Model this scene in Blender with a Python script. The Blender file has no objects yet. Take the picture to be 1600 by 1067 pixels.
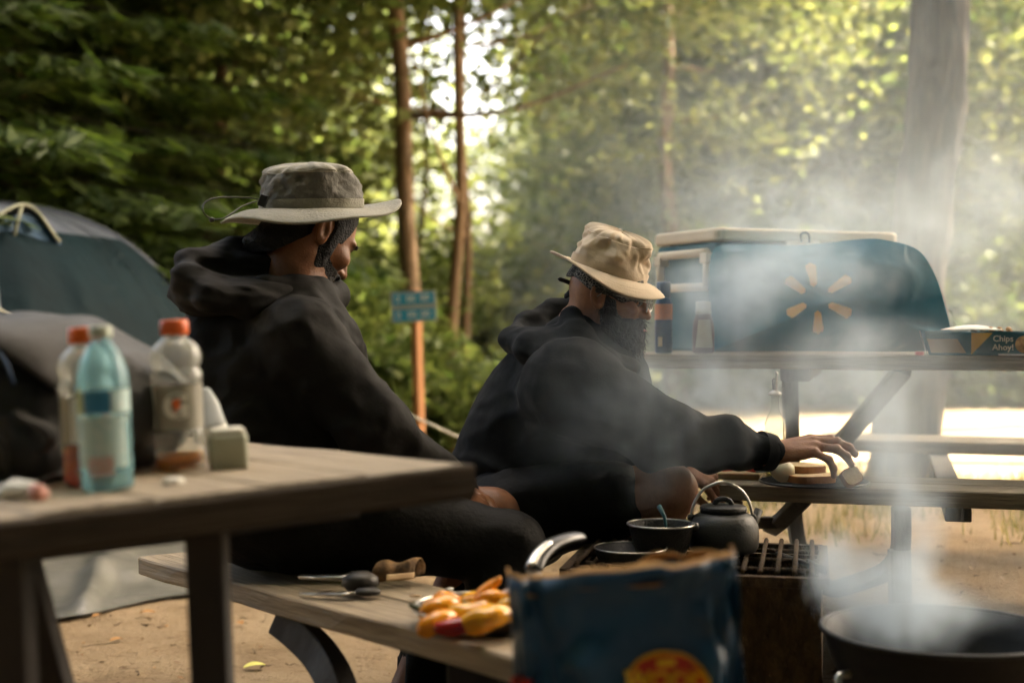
import bpy, math, random
import numpy as np
from mathutils import Vector, Matrix, Quaternion

SC = bpy.context.scene
COL = SC.collection
random.seed(7)
RNG = np.random.default_rng(7)
R = math.radians

# ------------------------------------------------------------------ camera
CAM_Z = 1.0
FPX = 2200.0
cam_d = bpy.data.cameras.new('camera')
cam = bpy.data.objects.new('camera', cam_d)
COL.objects.link(cam)
SC.camera = cam
cam.location = (0, 0, CAM_Z)
cam.rotation_euler = (R(90), 0, 0)
cam_d.sensor_width = 36
cam_d.lens = FPX / 1600 * 36
cam_d.shift_y = -33.5 / 1600
cam_d.clip_start = 0.05
cam_d.clip_end = 500
cam_d.dof.use_dof = True
cam_d.dof.focus_distance = 3.2
cam_d.dof.aperture_fstop = 2.0

# ------------------------------------------------------------------ sky, sun, exposure
SUN_EL, SUN_AZ = R(52), R(70)          # azimuth from +Y towards +X
world = bpy.data.worlds.new('World')
SC.world = world
world.use_nodes = True
wn = world.node_tree
for n in list(wn.nodes):
    wn.nodes.remove(n)
sky = wn.nodes.new('ShaderNodeTexSky')
sky.sky_type = 'NISHITA'
sky.sun_disc = False
sky.sun_elevation = SUN_EL
sky.sun_rotation = SUN_AZ
sky.air_density = 0.6
sky.dust_density = 7.0
sky.ozone_density = 0.0
bg = wn.nodes.new('ShaderNodeBackground')
bg.inputs['Strength'].default_value = 0.13
wo = wn.nodes.new('ShaderNodeOutputWorld')
wn.links.new(sky.outputs[0], bg.inputs[0])
wn.links.new(bg.outputs[0], wo.inputs[0])

sun_d = bpy.data.lights.new('sun', 'SUN')
sun_d.energy = 3.4
sun_d.angle = R(0.5)
sun_d.color = (1.0, 0.93, 0.82)
sun = bpy.data.objects.new('sun', sun_d)
COL.objects.link(sun)
SUN_DIR = Vector((math.sin(SUN_AZ) * math.cos(SUN_EL), math.cos(SUN_AZ) * math.cos(SUN_EL), math.sin(SUN_EL)))
sun.rotation_euler = (-SUN_DIR).to_track_quat('-Z', 'Y').to_euler()

vs = SC.view_settings
SC.display_settings.display_device = 'sRGB'
vs.view_transform = 'Standard'
vs.look = 'None'
vs.gamma = 1
vs.use_curve_mapping = False
vs.exposure = 3.95
try:
    vs.use_white_balance = True
    vs.white_balance_temperature = 8200
    vs.white_balance_tint = 6
except Exception:
    pass
SC.render.engine = 'CYCLES'
cy = SC.cycles
cy.use_denoising = True
cy.max_bounces = 8
cy.diffuse_bounces = 3
cy.glossy_bounces = 3
cy.transmission_bounces = 6
cy.transparent_max_bounces = 10
cy.volume_bounces = 1
cy.volume_step_rate = 1.0
cy.sample_clamp_indirect = 6
cy.caustics_reflective = False
cy.caustics_refractive = False

# ------------------------------------------------------------------ geometry helpers
def P(px, py, D):
    """the point of the place seen at a pixel of the 1600 px photograph, D metres ahead"""
    return Vector(((px - 800) / FPX * D, D, CAM_Z - (py - 500) / FPX * D))

def hash3(ix, iy, iz, s):
    n = (ix.astype(np.uint32) * np.uint32(374761393) + iy.astype(np.uint32) * np.uint32(668265263)
         + iz.astype(np.uint32) * np.uint32(2147483647) + np.uint32(s * 7919 + 13))
    n = (n ^ (n >> np.uint32(13))) * np.uint32(1274126177)
    n = n ^ (n >> np.uint32(16))
    return n.astype(np.float32) / np.float32(4294967295.0)

def vnoise(x, y, z, s=0):
    x = np.asarray(x, np.float32); y = np.asarray(y, np.float32); z = np.asarray(z, np.float32)
    x, y, z = np.broadcast_arrays(x, y, z)
    fx, fy, fz = np.floor(x), np.floor(y), np.floor(z)
    ix, iy, iz = fx.astype(np.int64), fy.astype(np.int64), fz.astype(np.int64)
    tx, ty, tz = x - fx, y - fy, z - fz
    tx = tx * tx * (3 - 2 * tx); ty = ty * ty * (3 - 2 * ty); tz = tz * tz * (3 - 2 * tz)
    def h(a, b, c):
        return hash3((ix + a) & 0xffff, (iy + b) & 0xffff, (iz + c) & 0xffff, s)
    x00 = h(0, 0, 0) * (1 - tx) + h(1, 0, 0) * tx
    x10 = h(0, 1, 0) * (1 - tx) + h(1, 1, 0) * tx
    x01 = h(0, 0, 1) * (1 - tx) + h(1, 0, 1) * tx
    x11 = h(0, 1, 1) * (1 - tx) + h(1, 1, 1) * tx
    return ((x00 * (1 - ty) + x10 * ty) * (1 - tz) + (x01 * (1 - ty) + x11 * ty) * tz) * 2 - 1

def fbm(x, y, z, s=0, o=3):
    v = 0; a = 1.0; f = 1.0
    for k in range(o):
        v = v + a * vnoise(x * f, y * f, z * f, s + k * 17)
        a *= 0.5; f *= 2.03
    return v

def sstep(a, b, x):
    t = np.clip((x - a) / (b - a), 0, 1)
    return t * t * (3 - 2 * t)

def tag(o, label=None, cat=None, group=None, kind=None):
    if label: o['label'] = label
    if cat: o['category'] = cat
    if group: o['group'] = group
    if kind: o['kind'] = kind
    return o

def empty(name, loc, label=None, cat=None, group=None, rot=None):
    o = bpy.data.objects.new(name, None)
    o.empty_display_size = 0.05
    COL.objects.link(o)
    o.location = loc
    if rot is not None:
        o.rotation_euler = rot
    return tag(o, label, cat, group)

def mesh_from(name, V, F):
    me = bpy.data.meshes.new(name)
    if isinstance(F, np.ndarray):
        V = np.ascontiguousarray(V, np.float32)
        k = F.shape[1]
        me.vertices.add(len(V)); me.vertices.foreach_set('co', V.ravel())
        me.loops.add(F.size); me.loops.foreach_set('vertex_index', F.astype(np.int32).ravel())
        me.polygons.add(len(F))
        me.polygons.foreach_set('loop_start', np.arange(0, F.size, k, dtype=np.int32))
        me.update(calc_edges=True)
        me.validate()
    else:
        me.from_pydata([tuple(v) for v in V], [], F)
        me.update()
    return me

def put(name, V, F, m, parent=None, origin=None, smooth=True, loc=None, rot=None, label=None, kind=None, bevel=0, fmats=None):
    """link one mesh object. origin: subtracted from V (world-built vertices)."""
    V = np.array([tuple(v) for v in V], np.float32) if not isinstance(V, np.ndarray) else V.astype(np.float32)
    if origin is not None:
        V = V - np.array(tuple(origin), np.float32)
    me = mesh_from(name, V, F)
    ms = m if isinstance(m, (list, tuple)) else [m]
    for mm in ms:
        me.materials.append(mm)
    if fmats is not None:
        me.polygons.foreach_set('material_index', np.asarray(fmats, np.int32))
    if smooth:
        me.polygons.foreach_set('use_smooth', np.ones(len(me.polygons), bool))
    o = bpy.data.objects.new(name, me)
    COL.objects.link(o)
    if parent is not None:
        o.parent = parent
    if loc is not None:
        o.location = loc
    if rot is not None:
        if isinstance(rot, (Matrix,)):
            o.rotation_euler = rot.to_euler()
        else:
            o.rotation_euler = rot
    if bevel:
        b = o.modifiers.new('bevel', 'BEVEL'); b.width = bevel; b.segments = 2; b.limit_method = 'ANGLE'; b.angle_limit = R(40)
    return tag(o, label, None, None, kind)

def world_part(name, V, F, m, root, **k):
    return put(name, V, F, m, root, origin=root.location, **k)

class MB:
    def __init__(s):
        s.V = []; s.F = []
    def add(s, V, F):
        n = len(s.V)
        s.V += [Vector(v) for v in V]
        s.F += [tuple(i + n for i in f) for f in F]
        return s
    def box(s, c, size, M=None):
        c = Vector(c); hx, hy, hz = (a / 2 for a in size)
        vs_ = [Vector((x, y, z)) for z in (-hz, hz) for y in (-hy, hy) for x in (-hx, hx)]
        if M is not None:
            vs_ = [M @ v for v in vs_]
        return s.add([c + v for v in vs_], [(0, 2, 3, 1), (4, 5, 7, 6), (0, 1, 5, 4), (2, 6, 7, 3), (0, 4, 6, 2), (1, 3, 7, 5)])
    def lathe(s, prof, n=24, c=(0, 0, 0), sx=1, sy=1, M=None, wave=None, close=True):
        c = Vector(c); V = []; F = []
        for i, (r, z) in enumerate(prof):
            for k in range(n):
                a = 2 * math.pi * k / n
                w = wave(a, r, z) if wave else 0
                v = Vector((r * math.cos(a) * sx, r * math.sin(a) * sy, z + w))
                V.append(c + (M @ v if M is not None else v))
        for i in range(len(prof) - 1):
            for k in range(n):
                k2 = (k + 1) % n
                F.append((i * n + k, i * n + k2, (i + 1) * n + k2, (i + 1) * n + k))
        if close:
            if prof[0][0] > 1e-4: F.append(tuple(range(n - 1, -1, -1)))
            if prof[-1][0] > 1e-4: F.append(tuple((len(prof) - 1) * n + k for k in range(n)))
        return s.add(V, F)
    def tube(s, pts, rad, n=8, flat=1.0, up=None, cap=True):
        pts = [Vector(p) for p in pts]
        if not hasattr(rad, '__len__'): rad = [rad] * len(pts)
        V = []; F = []
        t0 = (pts[1] - pts[0]).normalized()
        a = Vector(up) if up is not None else (Vector((0, 0, 1)) if abs(t0.z) < 0.9 else Vector((1, 0, 0)))
        nrm = (a - t0 * a.dot(t0)).normalized()
        for i, p in enumerate(pts):
            if i == 0: t = pts[1] - pts[0]
            elif i == len(pts) - 1: t = pts[-1] - pts[-2]
            else: t = (pts[i + 1] - pts[i]).normalized() + (pts[i] - pts[i - 1]).normalized()
            t.normalize()
            nrm = (nrm - t * nrm.dot(t)).normalized()
            b = t.cross(nrm)
            for k in range(n):
                an = 2 * math.pi * (k + 0.5) / n
                V.append(p + nrm * math.cos(an) * rad[i] * flat + b * math.sin(an) * rad[i])
        for i in range(len(pts) - 1):
            for k in range(n):
                k2 = (k + 1) % n
                F.append((i * n + k, i * n + k2, (i + 1) * n + k2, (i + 1) * n + k))
        if cap:
            F.append(tuple(range(n - 1, -1, -1)))
            F.append(tuple((len(pts) - 1) * n + k for k in range(n)))
        return s.add(V, F)
    def grid(s, fn, nu, nv):
        V = [fn(u / nu, v / nv) for v in range(nv + 1) for u in range(nu + 1)]
        F = [(v * (nu + 1) + u, v * (nu + 1) + u + 1, (v + 1) * (nu + 1) + u + 1, (v + 1) * (nu + 1) + u)
             for v in range(nv) for u in range(nu)]
        return s.add(V, F)
    def obj(s, name, m, parent=None, world=False, **k):
        return put(name, s.V, s.F, m, parent, origin=(parent.location if (world and parent) else None), **k)

def text_mesh(body, size, extrude, m, align='CENTER', width=None, bold=0.0):
    fc = bpy.data.curves.new('lettering', 'FONT'); fc.body = body; fc.size = size; fc.align_x = align; fc.align_y = 'CENTER'; fc.extrude = extrude; fc.offset = bold
    fc.resolution_u = 3
    fo = bpy.data.objects.new('lettering_source', fc); COL.objects.link(fo)
    bpy.context.view_layer.update()
    me = bpy.data.meshes.new_from_object(fo.evaluated_get(bpy.context.evaluated_depsgraph_get()))
    me.materials.clear(); me.materials.append(m); me.name = 'lettering'
    bpy.data.objects.remove(fo)
    return me

def text_part(body, size, m, parent, loc, rot, extrude=0.0006, bold=0.0, align='CENTER', name='lettering'):
    o = bpy.data.objects.new(name, text_mesh(body, size, extrude, m, align, bold=bold)); COL.objects.link(o)
    o.parent = parent; o.location = loc
    o.rotation_euler = rot.to_euler() if isinstance(rot, Matrix) else rot
    return o

def spline(pts, n=8):
    """Catmull-Rom through points"""
    pts = [Vector(p) for p in pts]
    q = [pts[0] * 2 - pts[1]] + pts + [pts[-1] * 2 - pts[-2]]
    out = []
    for i in range(1, len(q) - 2):
        for k in range(n):
            t = k / n
            out.append(0.5 * ((2 * q[i]) + (q[i + 1] - q[i - 1]) * t + (2 * q[i - 1] - 5 * q[i] + 4 * q[i + 1] - q[i + 2]) * t * t
                              + (3 * q[i] - q[i - 1] - 3 * q[i + 1] + q[i + 2]) * t ** 3))
    out.append(pts[-1])
    return out

def dup(o, loc=None, rotz=None, scale=None, label=None, group=None):
    c = o.copy(); COL.objects.link(c)
    if loc is not None: c.location = loc
    if rotz is not None: c.rotation_euler = (0, 0, rotz)
    if scale is not None: c.scale = scale
    if label: c['label'] = label
    if group: c['group'] = group
    for ch in list(o.children):
        d = ch.copy(); COL.objects.link(d); d.parent = c
        for g in list(ch.children):
            e = g.copy(); COL.objects.link(e); e.parent = d
    return c

# ------------------------------------------------------------------ signed-distance modelling
def ndot(p, a):
    return p[0] * a[0] + p[1] * a[1] + p[2] * a[2]

def rcone(p, a, b, r1, r2):
    a = [float(x) for x in a]; b = [float(x) for x in b]
    ba = [b[i] - a[i] for i in range(3)]
    l2 = sum(x * x for x in ba) + 1e-12
    pa = [p[i] - a[i] for i in range(3)]
    t = np.clip((pa[0] * ba[0] + pa[1] * ba[1] + pa[2] * ba[2]) / l2, 0, 1)
    d = np.sqrt((pa[0] - ba[0] * t) ** 2 + (pa[1] - ba[1] * t) ** 2 + (pa[2] - ba[2] * t) ** 2)
    return d - (r1 + (r2 - r1) * t)

def ell(p, c, r, ax=None):
    q = [p[i] - float(c[i]) for i in range(3)]
    if ax is not None:
        q = [ndot(q, ax[k]) for k in range(3)]
    k0 = np.sqrt((q[0] / r[0]) ** 2 + (q[1] / r[1]) ** 2 + (q[2] / r[2]) ** 2)
    k1 = np.sqrt((q[0] / r[0] ** 2) ** 2 + (q[1] / r[1] ** 2) ** 2 + (q[2] / r[2] ** 2) ** 2) + 1e-9
    return k0 * (k0 - 1) / k1

def smin(a, b, k):
    h = np.clip(0.5 + 0.5 * (b - a) / k, 0, 1)
    return b * (1 - h) + a * h - k * h * (1 - h)

def smax(a, b, k):
    return -smin(-a, -b, k)

def chain(p, pts, rads, k=0.0):
    d = None
    for i in range(len(pts) - 1):
        e = rcone(p, pts[i], pts[i + 1], rads[i], rads[i + 1])
        d = e if d is None else (smin(d, e, k) if k else np.minimum(d, e))
    return d

def surface(fn, lo, hi, h):
    """naive surface nets over a signed-distance function"""
    lo = [float(a) for a in lo]; hi = [float(a) for a in hi]
    ax = [np.arange(lo[i], hi[i] + h, h, dtype=np.float32) for i in range(3)]
    X, Y, Z = np.meshgrid(*ax, indexing='ij')
    D = fn((X, Y, Z)).astype(np.float32)
    ins = D < 0
    cnt = np.zeros([s - 1 for s in D.shape], np.int8)
    corners = [(i, j, k) for i in (0, 1) for j in (0, 1) for k in (0, 1)]
    nx, ny, nz = D.shape
    for (i, j, k) in corners:
        cnt += ins[i:nx - 1 + i, j:ny - 1 + j, k:nz - 1 + k]
    act = (cnt > 0) & (cnt < 8)
    idx = np.argwhere(act)
    vals = np.stack([D[idx[:, 0] + i, idx[:, 1] + j, idx[:, 2] + k] for (i, j, k) in corners], 1)
    acc = np.zeros((len(idx), 3), np.float32); num = np.zeros(len(idx), np.float32)
    cr = np.array(corners, np.float32)
    for a in range(8):
        for b in range(a + 1, 8):
            if np.abs(cr[a] - cr[b]).sum() != 1: continue
            va, vb = vals[:, a], vals[:, b]
            m = (va < 0) != (vb < 0)
            t = np.where(m, va / np.where(m, va - vb, 1), 0)
            pos = cr[a][None] + (cr[b] - cr[a])[None] * t[:, None]
            acc[m] += pos[m]; num[m] += 1
    V = (idx + acc / num[:, None]) * h + np.array(lo, np.float32)
    ids = -np.ones(act.shape, np.int64); ids[act] = np.arange(len(idx))
    Fs = []
    # x edges
    def quads(sl, offs, flip):
        a = ins[sl[0]]; b = ins[sl[1]]
        e = np.argwhere(a != b)
        s = a[tuple(e.T)]
        return e, s
    e = np.argwhere(ins[:-1, 1:-1, 1:-1] != ins[1:, 1:-1, 1:-1]); i, j, k = e[:, 0], e[:, 1] + 1, e[:, 2] + 1
    q = np.stack([ids[i, j - 1, k - 1], ids[i, j, k - 1], ids[i, j, k], ids[i, j - 1, k]], 1)
    s = ins[i, j, k]; q[~s] = q[~s][:, ::-1]; Fs.append(q)
    e = np.argwhere(ins[1:-1, :-1, 1:-1] != ins[1:-1, 1:, 1:-1]); i, j, k = e[:, 0] + 1, e[:, 1], e[:, 2] + 1
    q = np.stack([ids[i - 1, j, k - 1], ids[i - 1, j, k], ids[i, j, k], ids[i, j, k - 1]], 1)
    s = ins[i, j, k]; q[~s] = q[~s][:, ::-1]; Fs.append(q)
    e = np.argwhere(ins[1:-1, 1:-1, :-1] != ins[1:-1, 1:-1, 1:]); i, j, k = e[:, 0] + 1, e[:, 1] + 1, e[:, 2]
    q = np.stack([ids[i - 1, j - 1, k], ids[i, j - 1, k], ids[i, j, k], ids[i - 1, j, k]], 1)
    s = ins[i, j, k]; q[~s] = q[~s][:, ::-1]; Fs.append(q)
    F = np.concatenate(Fs)
    F = F[(F >= 0).all(1)]
    return V, F

def join_meshes(parts):
    Vs, Fs, n = [], [], 0
    for V, F in parts:
        Vs.append(V); Fs.append(F + n); n += len(V)
    return np.concatenate(Vs), np.concatenate(Fs)

# ------------------------------------------------------------------ materials
MATS = {}
def nodes_of(name):
    m = bpy.data.materials.new(name)
    m.use_nodes = True
    nt = m.node_tree
    b = nt.nodes['Principled BSDF']
    return m, nt, b

def N(nt, t, **k):
    n = nt.nodes.new(t)
    for a, v in k.items():
        setattr(n, a, v)
    return n

def ramp(nt, stops):
    r = N(nt, 'ShaderNodeValToRGB')
    el = r.color_ramp.elements
    while len(el) < len(stops): el.new(0.5)
    for e, (p, c) in zip(el, stops):
        e.position = p; e.color = (*c, 1)
    return r

def mat(name, c1, c2=None, scale=12, rough=0.6, bump=0.0, bscale=60, metal=0.0, stretch=(1, 1, 1), spec=0.5, detail=5, sheen=0.0, coat=0.0, lo=0.35, hi=0.65, sss=0.0, fold=0.0, fscale=9):
    """a principled surface with noise colour between c1 and c2 and fine relief"""
    m, nt, b = nodes_of(name)
    c2 = c2 or tuple(x * 0.75 for x in c1)
    tc = N(nt, 'ShaderNodeTexCoord')
    mp = N(nt, 'ShaderNodeMapping'); mp.inputs['Scale'].default_value = stretch
    nt.links.new(tc.outputs['Object'], mp.inputs[0])
    nz = N(nt, 'ShaderNodeTexNoise'); nz.inputs['Scale'].default_value = scale; nz.inputs['Detail'].default_value = detail
    nz.inputs['Roughness'].default_value = 0.62
    nt.links.new(mp.outputs[0], nz.inputs['Vector'])
    r = ramp(nt, [(lo, c1), (hi, c2)])
    nt.links.new(nz.outputs[0], r.inputs[0])
    nt.links.new(r.outputs[0], b.inputs['Base Color'])
    b.inputs['Roughness'].default_value = rough
    b.inputs['Metallic'].default_value = metal
    b.inputs['Specular IOR Level'].default_value = spec
    if sheen:
        b.inputs['Sheen Weight'].default_value = sheen
        b.inputs['Sheen Roughness'].default_value = 0.5
    if coat:
        b.inputs['Coat Weight'].default_value = coat
    if sss:
        b.inputs['Subsurface Weight'].default_value = sss
        b.inputs['Subsurface Radius'].default_value = (0.01, 0.004, 0.002)
        b.inputs['Subsurface Scale'].default_value = 0.6
    if bump:
        n2 = N(nt, 'ShaderNodeTexNoise'); n2.inputs['Scale'].default_value = bscale; n2.inputs['Detail'].default_value = 4
        nt.links.new(mp.outputs[0], n2.inputs['Vector'])
        bp = N(nt, 'ShaderNodeBump'); bp.inputs['Strength'].default_value = bump; bp.inputs['Distance'].default_value = 0.01
        nt.links.new(n2.outputs[0], bp.inputs['Height'])
        nt.links.new(bp.outputs[0], b.inputs['Normal'])
    if fold:
        n3 = N(nt, 'ShaderNodeTexNoise'); n3.inputs['Scale'].default_value = fscale; n3.inputs['Detail'].default_value = 3; n3.inputs['Distortion'].default_value = 1.4
        n3.noise_type = 'RIDGED_MULTIFRACTAL'
        nt.links.new(tc.outputs['Object'], n3.inputs['Vector'])
        b2 = N(nt, 'ShaderNodeBump'); b2.inputs['Strength'].default_value = fold; b2.inputs['Distance'].default_value = 0.02
        nt.links.new(n3.outputs[0], b2.inputs['Height'])
        if bump: nt.links.new(bp.outputs[0], b2.inputs['Normal'])
        nt.links.new(b2.outputs[0], b.inputs['Normal'])
    MATS[name] = m
    return m

def leaf_mat(name, ca, cb, trans=0.5, tcol=None):
    m, nt, b = nodes_of(name)
    out = nt.nodes['Material Output']
    g = N(nt, 'ShaderNodeNewGeometry')
    r = ramp(nt, [(0.0, ca), (1.0, cb)])
    nt.links.new(g.outputs['Random Per Island'], r.inputs[0])
    nt.links.new(r.outputs[0], b.inputs['Base Color'])
    b.inputs['Roughness'].default_value = 0.5
    b.inputs['Specular IOR Level'].default_value = 0.25
    t = N(nt, 'ShaderNodeBsdfTranslucent')
    mx = N(nt, 'ShaderNodeMix', data_type='RGBA', blend_type='MULTIPLY'); mx.inputs['Factor'].default_value = 1
    nt.links.new(r.outputs[0], mx.inputs['A'])
    mx.inputs['B'].default_value = (*(tcol or (1.5, 1.5, 1.15)), 1)
    nt.links.new(mx.outputs['Result'], t.inputs[0])
    ms = N(nt, 'ShaderNodeMixShader'); ms.inputs[0].default_value = trans
    nt.links.new(b.outputs[0], ms.inputs[1]); nt.links.new(t.outputs[0], ms.inputs[2])
    nt.links.new(ms.outputs[0], out.inputs['Surface'])
    return m

def clear_mat(name, tint=(0.95, 0.97, 0.95), gloss=0.25, rough=0.06, body=0.0, bcol=(0.8, 0.8, 0.8)):
    """thin clear plastic or glass wall"""
    m, nt, b = nodes_of(name)
    out = nt.nodes['Material Output']
    t = N(nt, 'ShaderNodeBsdfTransparent'); t.inputs[0].default_value = (*tint, 1)
    gl = N(nt, 'ShaderNodeBsdfGlossy'); gl.inputs['Roughness'].default_value = rough
    lw = N(nt, 'ShaderNodeLayerWeight'); lw.inputs[0].default_value = gloss
    ms = N(nt, 'ShaderNodeMixShader')
    nt.links.new(lw.outputs['Fresnel'], ms.inputs[0]); nt.links.new(t.outputs[0], ms.inputs[1]); nt.links.new(gl.outputs[0], ms.inputs[2])
    last = ms
    if body:
        df = N(nt, 'ShaderNodeBsdfTranslucent'); df.inputs[0].default_value = (*bcol, 1)
        d2 = N(nt, 'ShaderNodeBsdfDiffuse'); d2.inputs[0].default_value = (*bcol, 1)
        ad = N(nt, 'ShaderNodeMixShader'); ad.inputs[0].default_value = 0.5
        nt.links.new(df.outputs[0], ad.inputs[1]); nt.links.new(d2.outputs[0], ad.inputs[2])
        m2 = N(nt, 'ShaderNodeMixShader'); m2.inputs[0].default_value = body
        nt.links.new(ms.outputs[0], m2.inputs[1]); nt.links.new(ad.outputs[0], m2.inputs[2])
        last = m2
    nt.links.new(last.outputs[0], out.inputs['Surface'])
    return m

M_wood = mat('weathered_wood', (0.30, 0.24, 0.165), (0.16, 0.12, 0.08), scale=9, stretch=(0.6, 9, 9), rough=0.8, bump=0.6, bscale=14, detail=8)
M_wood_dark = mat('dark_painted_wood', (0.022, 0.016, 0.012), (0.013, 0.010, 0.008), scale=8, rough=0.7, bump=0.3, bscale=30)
M_wood_grey = mat('grey_frame_wood', (0.11, 0.095, 0.075), (0.06, 0.05, 0.04), scale=8, stretch=(3, 3, 0.6), rough=0.75, bump=0.4, bscale=20)
M_black_cloth = mat('black_cloth', (0.008, 0.0075, 0.007), (0.005, 0.0045, 0.004), scale=30, rough=0.62, bump=0.2, bscale=90, spec=0.12)
M_hoodie = mat('black_shell_fabric', (0.013, 0.012, 0.011), (0.009, 0.008, 0.0075), scale=20, rough=0.78, bump=0.12, bscale=60, spec=0.14, fold=0.8, fscale=5.5)
M_navy = mat('charcoal_fleece', (0.017, 0.019, 0.021), (0.011, 0.012, 0.014), scale=25, rough=0.95, bump=0.10, bscale=240, spec=0.08, sheen=0.02, fold=0.7, fscale=6)
M_skin = mat('tanned_skin', (0.30, 0.135, 0.07), (0.22, 0.095, 0.05), scale=30, rough=0.5, bump=0.15, bscale=220, spec=0.35, sss=0.05)
M_skin_dark = mat('brown_skin', (0.25, 0.105, 0.05), (0.18, 0.075, 0.036), scale=30, rough=0.5, bump=0.15, bscale=220, spec=0.3, sss=0.05)
M_hair = mat('black_hair', (0.010, 0.008, 0.007), (0.004, 0.0035, 0.003), scale=140, rough=0.65, bump=1.0, bscale=260, spec=0.25)
M_lip = mat('lip', (0.28, 0.09, 0.07), scale=40, rough=0.45)
M_khaki = mat('khaki_hat_cloth', (0.23, 0.215, 0.165), (0.18, 0.17, 0.13), scale=14, rough=0.8, bump=0.25, bscale=200, sheen=0.2)
M_khaki_dark = mat('olive_mesh_cloth', (0.105, 0.098, 0.082), (0.08, 0.075, 0.062), scale=20, rough=0.8, bump=0.3, bscale=120)
M_cream = mat('cream_canvas', (0.58, 0.47, 0.35), (0.48, 0.38, 0.27), scale=11, rough=0.9, bump=0.12, bscale=260, sheen=0.1)
M_black_plastic = mat('black_plastic', (0.012, 0.012, 0.012), (0.02, 0.02, 0.02), rough=0.35, scale=20)
M_white_plastic = mat('white_plastic', (0.72, 0.70, 0.64), (0.62, 0.59, 0.52), rough=0.4, scale=6)
M_iron = mat('sooty_iron', (0.016, 0.016, 0.016), (0.03, 0.028, 0.026), scale=16, rough=0.45, bump=0.35, bscale=160, metal=0.4)
M_steel = mat('brushed_steel', (0.55, 0.52, 0.47), (0.40, 0.38, 0.34), scale=10, rough=0.28, metal=1.0, stretch=(1, 20, 20))
M_rust = mat('rusty_steel', (0.085, 0.045, 0.016), (0.035, 0.017, 0.007), scale=26, rough=0.9, bump=0.8, bscale=90, stretch=(1.6, 1.6, 0.8), detail=9)
M_paper_white = mat('white_paper', (0.75, 0.72, 0.66), (0.68, 0.65, 0.58), rough=0.8)
# ------------------------------------------------------------------ ground
def ground_z(x, y):
    x = np.asarray(x, np.float32); y = np.asarray(y, np.float32)
    z = 0.02 + 0.24 * sstep(0.0, 0.9, x) * sstep(2.6, 3.6, y)
    z = z + 0.10 * sstep(-0.4, 0.5, x) * (1 - sstep(2.6, 3.6, y)) * sstep(0.5, 2.2, y)
    z = z + 0.02 * vnoise(x * 1.1, y * 1.1, 0 * x, 3)
    return z

def gz(x, y):
    return float(ground_z(np.array([x]), np.array([y]))[0])

def ground_bump(x, y):
    w = sstep(25, 8, np.abs(y)) 
    b = 0.006 * fbm(x * 6, y * 6, x * 0, 5, 3) + 0.004 * np.maximum(0, vnoise(x * 17, y * 17, x * 0, 8))
    return b * w

xs = np.concatenate([np.linspace(-90, -8, 30), np.linspace(-7.6, -2.6, 40), np.arange(-2.5, 4.0, 0.03), np.linspace(4.1, 10, 40), np.linspace(11, 90, 30)])
ys = np.concatenate([np.linspace(-20, 1.0, 14), np.arange(1.2, 7.5, 0.03), np.linspace(7.6, 14, 50), np.linspace(15, 140, 40)])
GX, GY = np.meshgrid(xs, ys, indexing='xy')
GZ = ground_z(GX, GY) + ground_bump(GX, GY)
GV = np.stack([GX.ravel(), GY.ravel(), GZ.ravel()], 1)
nx_, ny_ = len(xs), len(ys)
a_ = (np.arange(ny_ - 1)[:, None] * nx_ + np.arange(nx_ - 1)[None]).ravel()
GF = np.stack([a_, a_ + 1, a_ + 1 + nx_, a_ + nx_], 1)

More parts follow.
